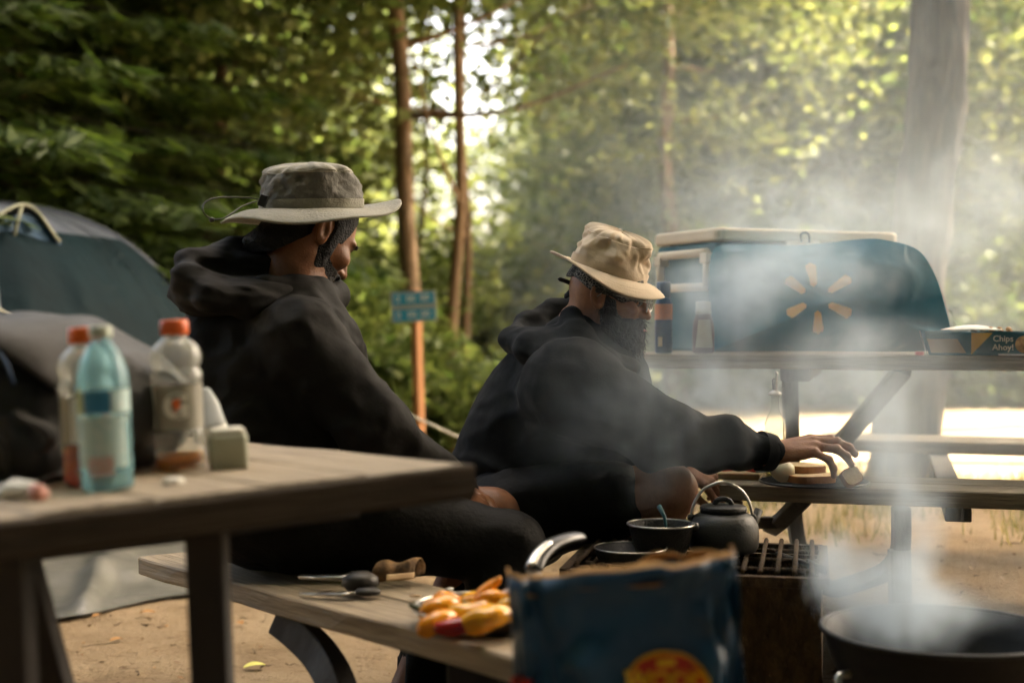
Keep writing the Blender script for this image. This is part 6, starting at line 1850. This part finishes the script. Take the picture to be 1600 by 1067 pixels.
jk = world_part('jacket', V, F, M_hoodie, manA)
ringA = [P(524, 462, 3.17), P(470, 470, 2.98), P(395, 476, 2.90), P(330, 462, 2.87), P(292, 436, 2.90), P(300, 412, 2.99), P(355, 398, 3.12), P(425, 404, 3.22)]
def hoodA(p):
    d = chain(p, ringA, [0.020, 0.024, 0.026, 0.028, 0.028, 0.024, 0.024, 0.024], 0.025)
    d = smin(d, ell(p, P(375, 462, 3.02), (0.15, 0.14, 0.052)), 0.03)
    d = smin(d, ell(p, P(318, 455, 2.95), (0.062, 0.07, 0.050)), 0.03)
    d = smin(d, rcone(p, P(300, 425, 3.0), P(415, 392, 3.16), 0.034, 0.045), 0.03)
    d = smin(d, rcone(p, P(350, 432, 3.05), P(445, 446, 3.06), 0.055, 0.060), 0.02)
    cav = ell(p, P(352, 410, 2.95), (0.055, 0.060, 0.026))
    cav = smin(cav, rcone(p, neckA + V3(0, 0, -0.02), HA.w(-0.02, 0, -0.02), 0.056, 0.068), 0.02)
    d = smax(d, -cav, 0.012)
    d = d + 0.009 * fbm(p[0] * 11 + p[2] * 12, p[1] * 11, p[2] * 30, 27, 3)
    return d
V, F = surface(hoodA, (-0.80, 2.75, 0.94), (-0.30, 3.40, 1.20), 0.0052); world_part('hood', V, F, M_hoodie, jk, origin=None) if False else put('hood', V, F, M_hoodie, jk, origin=baseA)
def shortsA(p):
    d = smin(rcone(p, hipR, kneeR + (kneeR - hipR).normalized() * 0.012, 0.115, 0.072), rcone(p, hipL, hipL.lerp(kneeL, 0.78), 0.125, 0.098), 0.05)
    d = smin(d, ell(p, pel, (0.2, 0.2, 0.13)), 0.05)
    d = smin(d, chain(p, [kneeR, ankR], [0.070, 0.068]), 0.02)
    d = smin(d, chain(p, [kneeL + V3(0.0, 0, -0.09), ankL], [0.075, 0.078]), 0.02)
    d = d + cloth_noise(p, 0.006, 33, (12, 12, 12), 3)
    return np.maximum(d, np.where(np.sqrt((p[0] - pel.x) ** 2 + (p[1] - pel.y) ** 2) < 0.24, 0.487 - p[2], -1.0))
V, F = surface(shortsA, (-0.76, 2.62, 0.06), (0.14, 3.36, 0.76), 0.0085); world_part('trousers', V, F, M_black_cloth, manA)
for an in (ankR, ankL):
    b = MB()
    q = Vector((an.x, an.y, gz(an.x, an.y)))
    b.tube([q - dA * 0.09 + V3(0, 0, .045), q + V3(0, 0, .05), q + dA * 0.10 + V3(0, 0, .038), q + dA * 0.17 + V3(0, 0, .03)], [0.036, 0.046, 0.046, 0.028], 12, flat=0.9, up=(0, 0, 1)); b.obj('shoe', M_black_plastic, manA, world=True)
# olive hat
def waveA(a, v):
    return 0.012 * v * math.cos(2 * a + 0.5) + 0.020 * v * v * math.cos(a + 0.3) - 0.012 * v * v + 0.004 * v * math.sin(5 * a + 1)
hc = P(487, 327, 3.09)
hatA, wA = hat_part(manA, hc, (-0.02, -0.06, 0.998), (0.93, 0.36, 0.0), 0.198, 0.112, 0.100, M_khaki, M_khaki, M_khaki_dark, waveA, 5, squash=0.90, dent=0.012)
b = MB(); b.tube(spline([P(410, 313, 3.03), P(385, 309, 3.0), P(340, 309, 2.96), P(319, 318, 2.94), P(319, 333, 2.93), P(331, 344, 2.94)], 6), 0.0016, 6)
b.tube(spline([P(331, 344, 2.94), P(352, 340, 2.95), P(380, 322, 2.99), P(408, 313, 3.03)], 6), 0.0016, 6); put('chin_cord', b.V, b.F, M_black_plastic, hatA, origin=baseA)
b = MB(); b.box(P(411, 314, 3.0), (0.016, 0.02, 0.026), Matrix.Rotation(R(20), 3, 'Y')); put('cord_tab', b.V, b.F, M_black_plastic, hatA, origin=baseA, smooth=False, bevel=0.002)
b = MB(); b.lathe([(0, -0.006), (0.005, -0.004), (0.006, 0), (0.005, 0.004), (0, 0.006)], 10, c=P(331, 344, 2.94)); put('cord_bead', b.V, b.F, M_black_plastic, hatA, origin=baseA)

# =================================================================== man crouching at the grill, cream hat
FB = Vector((0.955, -0.22, -0.20))
earB = P(934, 466, 3.27)
RB = Vector((-0.22, -0.955, 0.0))
tmpH = Head((0, 0, 0), FB, RB)
HK = 0.88
cB = earB - (tmpH.F * (-0.012) + tmpH.U * (-0.028) + tmpH.R * 0.078) * HK
HB = Head(cB, FB, RB, HK)
pelB = P(812, 785, 3.36); chestB = P(905, 612, 3.37); neckB = P(908, 508, 3.36)
sR = P(893, 602, 3.17); sL = P(930, 585, 3.58)
eR = P(1030, 678, 3.10); wR = P(1204, 707, 3.20)
eL = P(1015, 715, 3.60); wL = P(1062, 722, 3.50)
hR = P(815, 800, 3.24); hL = P(820, 790, 3.50)
kR = P(1050, 768, 3.20); kL = P(1050, 752, 3.62)
aR_ = P(972, 1000, 3.24); aL_ = P(985, 985, 3.55)
for a__ in (aR_, aL_): a__.z = gz(a__.x, a__.y) + 0.10
def bodyB(p):
    d = head_sdf(HB, p)
    d = smin(d, rcone(p, HB.w(-0.025, 0, -0.06), neckB, 0.048, 0.058), 0.02)
    t = rcone(p, pelB, chestB, 0.12, 0.13); t = smin(t, rcone(p, sR, sL, 0.055, 0.055), 0.06); d = smin(d, t, 0.03)
    d = smin(d, chain(p, [sR, eR, wR], [0.05, 0.042, 0.027], 0.02), 0.03)
    d = smin(d, chain(p, [sL, eL, wL], [0.05, 0.042, 0.027], 0.02), 0.03)
    thR = rcone(p, hR, kR + V3(-0.012, 0, 0.004), 0.092, 0.060)
    cfR = chain(p, [kR + V3(-0.008, 0, -0.012), kR.lerp(aR_, 0.42) + V3(-0.034, 0, 0.0), aR_], [0.054, 0.060, 0.040], 0.02)
    kn = ell(p, kR + V3(0.006, 0, 0.0), (0.050, 0.052, 0.055))
    d = smin(d, smin(smin(thR, kn, 0.03), cfR, 0.007), 0.02)
    thL = rcone(p, hL, kL, 0.09, 0.058); cfL = chain(p, [kL, kL.lerp(aL_, 0.4) + V3(-0.02, 0, 0), aL_], [0.052, 0.056, 0.038], 0.02)
    d = smin(d, smin(thL, cfL, 0.008), 0.02)
    return d
baseB = Vector((pelB.x, pelB.y, gz(pelB.x, pelB.y)))
V1, F1 = surface(bodyB, (-0.20, 2.95, 0.10), (0.70, 3.80, 0.93), 0.008)
hl = np.array(tuple(HB.c))
V2, F2 = surface(bodyB, (hl[0] - 0.17, hl[1] - 0.15, 0.90), (hl[0] + 0.17, hl[1] + 0.15, hl[2] + 0.16), 0.0034)
(Vh, Fh), wh, chs = hand_mesh(wR, P(1290, 690, 3.20) - wR + V3(0, 0, -0.004), Vector((0.05, -0.30, 0.95)), 'R', 0.205, [(14, 22, 18), (12, 24, 20), (16, 30, 22), (34, 36, 24)], thumb_out=0.7)
(Vl, Fl), _, _ = hand_mesh(wL, P(1110, 752, 3.46) - wL, Vector((0.35, -0.55, 0.75)), 'L', 0.19, [(24, 28, 20), (34, 30, 22), (46, 34, 22), (58, 36, 24)], thumb_out=0.5)
Vb, Fb = join_meshes([(V1, F1), (V2, F2), (Vh, Fh), (Vl, Fl)])
manB = put('person', Vb, Fb, M_skin, origin=baseB, loc=baseB)
tag(manB, 'bearded man in charcoal hoodie and cream hat crouching and reaching for bread', 'person')
# finger nails
for pts, rr in chs[:4]:
    b = MB(); d_ = (pts[3] - pts[2]).normalized(); n_ = Vector((0.05, -0.30, 0.95)); n_ = (n_ - d_ * n_.dot(d_)).normalized()
    b.lathe([(0, 0.0), (0.0055, 0.0), (0.0058, 0.0008), (0, 0.0012)], 10, c=pts[3] + d_ * 0.001 + n_ * (rr[3] * 0.94), M=n_.to_track_quat('Z', 'Y').to_matrix()); b.obj('nail', mat('finger_nail', (0.42, 0.24, 0.17), rough=0.3, scale=20) if 'finger_nail' not in MATS else MATS['finger_nail'], manB, world=True)
V, F = surface(lambda p: beard_sdf(HB, p, 0.012, 1.22), (hl[0] - 0.10, hl[1] - 0.14, hl[2] - 0.28), (hl[0] + 0.19, hl[1] + 0.14, hl[2] + 0.03), 0.0034); world_part('beard', V, F, M_hair, manB)
b = MB(); b.lathe([(0, -0.0035), (0.012, -0.003), (0.019, 0), (0.012, 0.003), (0, 0.0035)], 14, c=HB.w(0.1035, 0, -0.0895), M=Matrix((HB.F, HB.R, HB.U)).transposed() @ Matrix.Rotation(R(90), 3, 'Z')); b.obj('lip', M_lip, manB, world=True)
for sgn in (1, -1):
    b = MB(); q = [HB.w(0.099 - 0.010 * abs(t), sgn * (0.032 + 0.020 * t), 0.004 + 0.004 * (1 - t * t)) for t in np.linspace(-1, 1, 7)]
    b.tube(q, [0.002, 0.004, 0.0048, 0.0048, 0.0045, 0.0035, 0.002], 6); b.obj('eyebrow', M_hair, manB, world=True)
# beard and hair strands
def strands(root, sdf, lo, hi, n, seed, L, dirv, m):
    rng = np.random.default_rng(seed)
    pts = rng.uniform(lo, hi, (n * 30, 3)).astype(np.float32)
    d = sdf((pts[:, 0], pts[:, 1], pts[:, 2]))
    pts = pts[np.abs(d) < 0.004][:n]
    k = len(pts)
    dv = unit(np.array(tuple(dirv))[None] + rng.normal(0, 0.45, (k, 3)))
    wv_ = unit(np.cross(dv, rng.normal(0, 1, (k, 3))))
    l = rng.uniform(0.4, 1.1, k) * L
    V = np.empty((k, 3, 3), np.float32)
    V[:, 0] = pts - wv_ * 0.0007; V[:, 1] = pts + wv_ * 0.0007; V[:, 2] = pts + dv * l[:, None]
    o = world_part('beard_strand', V.reshape(-1, 3), np.arange(k * 3).reshape(k, 3), m, root, smooth=False); o['kind'] = 'stuff'
strands(manB, lambda p: beard_sdf(HB, p, 0.012, 1.22), (hl[0] - 0.10, hl[1] - 0.14, hl[2] - 0.28), (hl[0] + 0.19, hl[1] + 0.14, hl[2] - 0.02), 5000, 4, 0.020, HB.F * 0.5 - HB.U * 0.9, M_hair)
# glasses
groot_ = MB()
for sgn in (1, -1):
    rim = [HB.w(0.116 + 0.002 * math.cos(a), sgn * (0.033 + 0.024 * math.cos(a)), -0.020 + 0.019 * math.sin(a)) for a in np.linspace(0, 2 * math.pi, 25)]
    groot_.tube(rim, 0.0011, 6, cap=False)
    groot_.tube([HB.w(0.114, sgn * 0.057, -0.014), HB.w(0.08, sgn * 0.071, -0.012), HB.w(0.0, sgn * 0.083, -0.010), HB.w(-0.014, sgn * 0.084, -0.024)], 0.0012, 6)
groot_.tube([HB.w(0.117, -0.010, -0.016), HB.w(0.122, 0, -0.012), HB.w(0.117, 0.010, -0.016)], 0.0011, 6)
gl_ = groot_.obj('glasses', M_steel, manB, world=True)
M_lens = clear_mat('spectacle_lens', (0.95, 0.96, 0.96), 0.3, 0.03)
for sgn in (1, -1):
    b = MB(); b.grid(lambda u, v: HB.w(0.116, sgn * (0.033 + 0.023 * v * math.cos(u * 6.2832)), -0.020 + 0.018 * v * math.sin(u * 6.2832)), 24, 2); put('lens', b.V, b.F, M_lens, gl_, origin=baseB)

def bandana_mat():
    m, nt, b = nodes_of('paisley_bandana')
    tc = N(nt, 'ShaderNodeTexCoord')
    vo = N(nt, 'ShaderNodeTexVoronoi', feature='DISTANCE_TO_EDGE'); vo.inputs['Scale'].default_value = 150
    v2 = N(nt, 'ShaderNodeTexVoronoi'); v2.inputs['Scale'].default_value = 240
    nt.links.new(tc.outputs['Object'], vo.inputs['Vector']); nt.links.new(tc.outputs['Object'], v2.inputs['Vector'])
    r1 = ramp(nt, [(0.03, (1, 1, 1)), (0.10, (0, 0, 0))]); nt.links.new(vo.outputs['Distance'], r1.inputs[0])
    r2 = ramp(nt, [(0.22, (1, 1, 1)), (0.30, (0, 0, 0))]); nt.links.new(v2.outputs['Distance'], r2.inputs[0])
    nz = N(nt, 'ShaderNodeTexNoise'); nz.inputs['Scale'].default_value = 34; nt.links.new(tc.outputs['Object'], nz.inputs['Vector'])
    r3 = ramp(nt, [(0.46, (0, 0, 0)), (0.54, (1, 1, 1))]); nt.links.new(nz.outputs[0], r3.inputs[0])
    mx = N(nt, 'ShaderNodeMix', data_type='RGBA'); nt.links.new(r3.outputs[0], mx.inputs['Factor']); nt.links.new(r1.outputs[0], mx.inputs['A']); nt.links.new(r2.outputs[0], mx.inputs['B'])
    m2 = N(nt, 'ShaderNodeMix', data_type='RGBA'); nt.links.new(mx.outputs['Result'], m2.inputs['Factor']); m2.inputs['A'].default_value = (0.014, 0.015, 0.017, 1); m2.inputs['B'].default_value = (0.26, 0.25, 0.23, 1)
    nt.links.new(m2.outputs['Result'], b.inputs['Base Color']); b.inputs['Roughness'].default_value = 0.85
    return m
M_band = bandana_mat()
hcB = P(951, 424, 3.335)
def bandB(p):
    q = HB.loc(p)
    d = ell(q, (-0.010, 0, 0.002), (0.110, 0.087, 0.113))
    d = smax(d, -(q[2] + 0.010 + 0.28 * (q[0] + 0.02) - 0.006 * np.sin(q[0] * 60)), 0.004)
    hu = (p[0] - hcB.x) * 0.30 + (p[1] - hcB.y) * -0.12 + (p[2] - hcB.z) * 0.945
    d = smax(d, hu - 0.012, 0.004)
    return d + 0.003 * fbm(q[0] * 20, q[1] * 20, q[2] * 60, 44, 2)
V, F = surface(bandB, (hl[0] - 0.16, hl[1] - 0.14, hl[2] - 0.12), (hl[0] + 0.16, hl[1] + 0.14, hl[2] + 0.15), 0.004); bnd = world_part('bandana', V, F, M_band, manB)
b = MB(); b.tube(spline([P(900, 447, 3.36), P(888, 441, 3.35), P(877, 437, 3.34), P(871, 436, 3.34)], 4), [0.010] + [0.012] * 9 + [0.010, 0.004, 0.002], 10, flat=0.4)
b.tube(spline([P(897, 450, 3.37), P(889, 458, 3.36), P(884, 466, 3.35)], 4), [0.010] * 5 + [0.012, 0.010, 0.008, 0.003], 10, flat=0.4); put('knot', b.V, b.F, M_navy, bnd, origin=baseB)

def hoodieB(p):
    t = rcone(p, pelB + V3(-0.01, 0, 0.03), chestB, 0.150, 0.150)
    t = smin(t, rcone(p, P(800, 700, 3.36), P(850, 610, 3.36), 0.13, 0.13), 0.06)
    t = smin(t, rcone(p, sR, sL, 0.085, 0.080), 0.10)
    t = smin(t, rcone(p, neckB + V3(0, 0, -0.05), chestB, 0.09, 0.15), 0.05)
    t = smin(t, rcone(p, P(955, 560, 3.36), P(960, 680, 3.36), 0.07, 0.105), 0.06)
    ar = chain(p, [sR, eR, P(1110, 692, 3.15), wR + (wR - eR).normalized() * -0.004], [0.080, 0.073, 0.062, 0.041], 0.03)
    lx = (p[0] - sR.x)
    ar = ar + 0.006 * np.sin(48 * lx + 22 * (p[2] - 0.8) + 4 * vnoise(p[0] * 7, p[1] * 7, p[2] * 7, 61)) * sstep(0.05, 0.15, lx)
    t = smin(t, ar, 0.115)
    t = smin(t, chain(p, [sL, eL, wL], [0.085, 0.07, 0.042], 0.02), 0.04)
    # soft bunching at the waist
    wz = sstep(0.72, 0.60, p[2]) * sstep(0.25, 0.05, p[0])
    t = t + 0.014 * wz * np.sin(p[2] * 95 + p[0] * 20 + 3 * vnoise(p[0] * 8, p[1] * 8, p[2] * 6, 64))
    t = t + cloth_noise(p, 0.007, 51, (10, 10, 6), 4) + 0.008 * np.abs(vnoise(p[0] * 14 + p[2] * 11, p[1] * 14, p[2] * 16 - p[0] * 9, 53))
    hem = 0.555 + 0.15 * np.maximum(0, p[0] - 0.05)
    return smax(t, np.where(p[0] < 0.34, hem - p[2], -1.0), 0.012)
V, F = surface(hoodieB, (-0.24, 2.95, 0.52), (0.66, 3.80, 1.06), 0.0062)
hd = world_part('hoodie', V, F, M_navy, manB)
# hem rib, cuff
b = MB(); ax_ = (wR - eR).normalized(); b.tube([wR - ax_ * 0.03, wR - ax_ * 0.012, wR + ax_ * 0.004, wR + ax_ * 0.006], [0.046, 0.0445, 0.0425, 0.039], 24, cap=False); put('cuff', b.V, b.F, M_navy, hd, origin=baseB)
ringB = [P(985, 575, 3.26), P(940, 574, 3.19), P(880, 556, 3.17), P(828, 545, 3.23), P(806, 532, 3.34), P(822, 508, 3.46), P(862, 486, 3.52), P(905, 480, 3.52)]
def hoodB(p):
    d = chain(p, ringB, [0.024, 0.034, 0.036, 0.036, 0.034, 0.030, 0.028, 0.028], 0.022)
    d = smin(d, ell(p, P(868, 535, 3.35), (0.10, 0.15, 0.050)), 0.03)
    d = smin(d, chain(p, [P(893, 494, 3.28), P(903, 526, 3.22), P(940, 568, 3.19), P(980, 582, 3.24)], [0.028, 0.034, 0.028, 0.020], 0.02), 0.03)
    cav = ell(p, P(850, 496, 3.36), (0.062, 0.085, 0.040))
    cav = smin(cav, rcone(p, neckB, HB.w(-0.02, 0, -0.02), 0.052, 0.072), 0.02)
    d = smax(d, -cav, 0.010)
    return d + 0.005 * fbm(p[0] * 13 + p[2] * 9, p[1] * 12, p[2] * 26, 57, 3)
V, F = surface(hoodB, (-0.06, 3.02, 0.84), (0.36, 3.66, 1.08), 0.0050); put('hood', V, F, M_navy, hd, origin=baseB)
b = MB(); b.tube(spline([P(952, 556, 3.165), P(955, 575, 3.16), P(953, 592, 3.15)], 4), 0.0022, 6); put('drawstring', b.V, b.F, M_steel, hd, origin=baseB)
def shortsB(p):
    d = rcone(p, hR + V3(-0.02, 0, 0), hR.lerp(kR, 0.60), 0.112, 0.090)
    d = smin(d, rcone(p, hL + V3(-0.02, 0, 0), hL.lerp(kL, 0.60), 0.12, 0.098), 0.04)
    d = smin(d, ell(p, pelB + V3(-0.0, 0, -0.03), (0.135, 0.20, 0.13)), 0.05)
    d = d + cloth_noise(p, 0.007, 66, (11, 11, 11), 3)
    return d
V, F = surface(shortsB, (-0.20, 3.0, 0.36), (0.46, 3.80, 0.76), 0.0075); world_part('shorts', V, F, M_black_cloth, manB)
for an in (aR_, aL_):
    b = MB(); q = Vector((an.x, an.y, gz(an.x, an.y))); dB = Vector((0.97, -0.1, 0))
    b.tube([q - dB * 0.07 + V3(0, 0, .05), q + V3(0, 0, .055), q + dB * 0.10 + V3(0, 0, .040), q + dB * 0.18 + V3(0, 0, .03)], [0.036, 0.046, 0.046, 0.028], 12, flat=0.9, up=(0, 0, 1)); b.obj('shoe', M_black_plastic, manB, world=True)
# cream hat: deep wavy brim, soft creased crown
def waveB(a, v):
    return -0.022 * v * v * (0.5 + 0.5 * math.cos(a)) - 0.013 * v * v * math.sin(a) ** 2 + 0.010 * v * v * max(0, -math.cos(a)) + 0.006 * v * math.sin(3 * a + 0.6)
hatB, wB = hat_part(manB, hcB, (0.30, -0.12, 0.945), (0.94, 0.10, -0.28), 0.146, 0.091, 0.099, M_cream, M_cream, None, waveB, 15, squash=0.93, brim_flat=0.95, dent=0.014, crown_taper=0.86)
# ------------------------------------------------------------------ smoke: one volume grid filled from a field of plumes
def build_smoke():
    ng = bpy.data.node_groups.new('smoke_field', 'GeometryNodeTree')
    ng.interface.new_socket('Geometry', in_out='INPUT', socket_type='NodeSocketGeometry')
    ng.interface.new_socket('Geometry', in_out='OUTPUT', socket_type='NodeSocketGeometry')
    out = ng.nodes.new('NodeGroupOutput')
    pos = ng.nodes.new('GeometryNodeInputPosition').outputs[0]
    def link(a, b):
        if isinstance(a, (int, float)): b.default_value = a
        elif isinstance(a, (tuple, list, Vector)): b.default_value = tuple(a)
        else: ng.links.new(a, b)
    def m(op, a, b=None, c=None, clamp=False):
        n = ng.nodes.new('ShaderNodeMath'); n.operation = op; n.use_clamp = clamp
        for s, v in zip(n.inputs, (a, b, c)):
            if v is not None: link(v, s)
        return n.outputs[0]
    def vm(op, a, b=None, c=None):
        n = ng.nodes.new('ShaderNodeVectorMath'); n.operation = op
        for s, v in zip(n.inputs, (a, b, c)):
            if v is not None: link(v, s)
        return n.outputs['Value'] if op in ('LENGTH', 'DOT_PRODUCT') else n.outputs['Vector']
    def noise(v, scale, detail, rough=0.55, w=None):
        n = ng.nodes.new('ShaderNodeTexNoise'); link(v, n.inputs['Vector']); n.inputs['Scale'].default_value = scale; n.inputs['Detail'].default_value = detail; n.inputs['Roughness'].default_value = rough
        return n.outputs[0], n.outputs[1]
    _, wcol = noise(pos, 2.6, 3)
    _, wcol2 = noise(pos, 9.0, 3)
    warp = vm('MULTIPLY', vm('SUBTRACT', wcol, (0.5, 0.5, 0.5)), (0.42, 0.42, 0.42))
    warp2 = vm('MULTIPLY', vm('SUBTRACT', wcol2, (0.5, 0.5, 0.5)), (0.10, 0.10, 0.10))
    pw = vm('ADD', pos, warp)
    pw2 = vm('ADD', pw, warp2)
    ps = vm('ADD', pos, vm('MULTIPLY', vm('ADD', warp, vm('MULTIPLY', warp2, (1.6, 1.6, 1.6))), (0.68, 0.68, 0.68)))
    def blob(p, c, r, s, lean=None):
        q = vm('SUBTRACT', p, tuple(c))
        d = vm('LENGTH', vm('DIVIDE', q, tuple(r)))
        n = ng.nodes.new('ShaderNodeMapRange'); n.interpolation_type = 'SMOOTHERSTEP'
        link(d, n.inputs['Value']); n.inputs['From Min'].default_value = 1.25; n.inputs['From Max'].default_value = 0.0; n.inputs['To Min'].default_value = 0; n.inputs['To Max'].default_value = s
        return n.outputs[0]
    tot = None
    for (c, r, s) in SMOKE_WISPY:
        b_ = blob(pw2, c, r, s); tot = b_ if tot is None else m('ADD', tot, b_)
    src = None
    for (c, r, s) in SMOKE_SRC:
        b_ = blob(ps, c, r, s); src = b_ if src is None else m('ADD', src, b_)
    n1, _ = noise(vm('MULTIPLY', pw, (1, 1, 0.7)), 5.0, 5, 0.6)
    n2, _ = noise(vm('MULTIPLY', pw2, (1, 1, 0.55)), 13.0, 4, 0.6)
    k1 = m('MULTIPLY', m('SUBTRACT', n1, 0.43), 6.0, clamp=True)
    k2 = m('MULTIPLY', m('SUBTRACT', n2, 0.38), 4.6, clamp=True)
    wis = m('MULTIPLY', tot, m('ADD', m('MULTIPLY', m('MULTIPLY', k1, k2), 1.35), 0.10))
    srcd = m('MULTIPLY', src, m('ADD', m('MULTIPLY', k2, 1.2), 0.12))
    haze = None
    for (c, r, s) in SMOKE_HAZE:
        b_ = blob(pw, c, r, s); haze = b_ if haze is None else m('ADD', haze, b_)
    haze = m('MULTIPLY', haze, m('ADD', m('MULTIPLY', k1, 0.7), 0.55))
    dens = m('ADD', m('ADD', wis, srcd), haze)
    vc = ng.nodes.new('GeometryNodeVolumeCube')
    ng.links.new(dens, vc.inputs['Density'])
    vc.inputs['Min'].default_value = SMOKE_LO; vc.inputs['Max'].default_value = SMOKE_HI
    h = 0.0185
    for nm, a, b_ in zip(('Resolution X', 'Resolution Y', 'Resolution Z'), SMOKE_LO, SMOKE_HI):
        vc.inputs[nm].default_value = int((b_ - a) / h)
    sm = ng.nodes.new('GeometryNodeSetMaterial'); sm.inputs['Material'].default_value = M_smoke
    ng.links.new(vc.outputs[0], sm.inputs[0]); ng.links.new(sm.outputs[0], out.inputs[0])
    vol = bpy.data.volumes.new('smoke')
    vol.materials.append(M_smoke)
    o = bpy.data.objects.new('smoke', vol); COL.objects.link(o)
    md = o.modifiers.new('field', 'NODES'); md.node_group = ng
    o['kind'] = 'stuff'; o['label'] = 'pale grey smoke drifting up from the bowl grill across the far table'
    return o

M_smoke = bpy.data.materials.new('smoke'); M_smoke.use_nodes = True
nt = M_smoke.node_tree
for n_ in list(nt.nodes): nt.nodes.remove(n_)
pvn = nt.nodes.new('ShaderNodeVolumePrincipled'); on_ = nt.nodes.new('ShaderNodeOutputMaterial')
pvn.inputs['Color'].default_value = (0.74, 0.87, 0.97, 1)
pvn.inputs['Density'].default_value = 1.0
pvn.inputs['Anisotropy'].default_value = 0.3
nt.links.new(pvn.outputs[0], on_.inputs['Volume'])

SMOKE_LO = (-0.15, 2.25, 0.28); SMOKE_HI = (3.0, 5.6, 2.5)
SMOKE_SRC = [   # centre, radii, density per metre
 (P(1430, 985, 2.42), (0.15, 0.13, 0.05), 7.6),
 (P(1395, 940, 2.45), (0.085, 0.10, 0.085), 11.3),
 (P(1320, 930, 2.48), (0.045, 0.08, 0.095), 10.1),
 (P(1420, 850, 2.55), (0.07, 0.09, 0.11), 7.6),
 (P(1400, 770, 2.70), (0.07, 0.10, 0.12), 5.7),
 (P(1520, 960, 2.50), (0.10, 0.10, 0.05), 3.8),
]
SMOKE_WISPY = [
 (P(1400, 690, 2.95), (0.16, 0.20, 0.17), 5.0),
 (P(1330, 600, 3.15), (0.22, 0.20, 0.16), 4.0),
 (P(1150, 455, 3.58), (0.27, 0.22, 0.19), 8.0),
 (P(1300, 405, 3.65), (0.34, 0.24, 0.16), 3.0),
 (P(1130, 610, 3.35), (0.30, 0.20, 0.13), 7.0),
 (P(1080, 655, 3.02), (0.20, 0.12, 0.10), 6.0),
 (P(1440, 330, 3.95), (0.26, 0.28, 0.16), 2.6),
 (P(1570, 290, 4.10), (0.30, 0.30, 0.16), 1.6),
 (P(1190, 330, 4.00), (0.40, 0.30, 0.14), 2.0),
 (P(1500, 620, 3.50), (0.40, 0.30, 0.20), 2.2),
 (P(945, 690, 2.96), (0.16, 0.12, 0.16), 1.6),
 (P(990, 560, 3.02), (0.10, 0.10, 0.10), 1.0),
 (P(1440, 900, 2.75), (0.30, 0.20, 0.10), 1.6),
]
SMOKE_HAZE = [
 (P(1330, 470, 4.6), (1.2, 0.9, 0.9), 0.27),
 (P(1480, 180, 4.8), (1.1, 0.8, 0.9), 0.15),
 (P(1050, 230, 4.9), (0.9, 0.6, 0.8), 0.12),
 (P(960, 640, 3.0), (0.22, 0.16, 0.24), 0.5),
]
build_smoke()
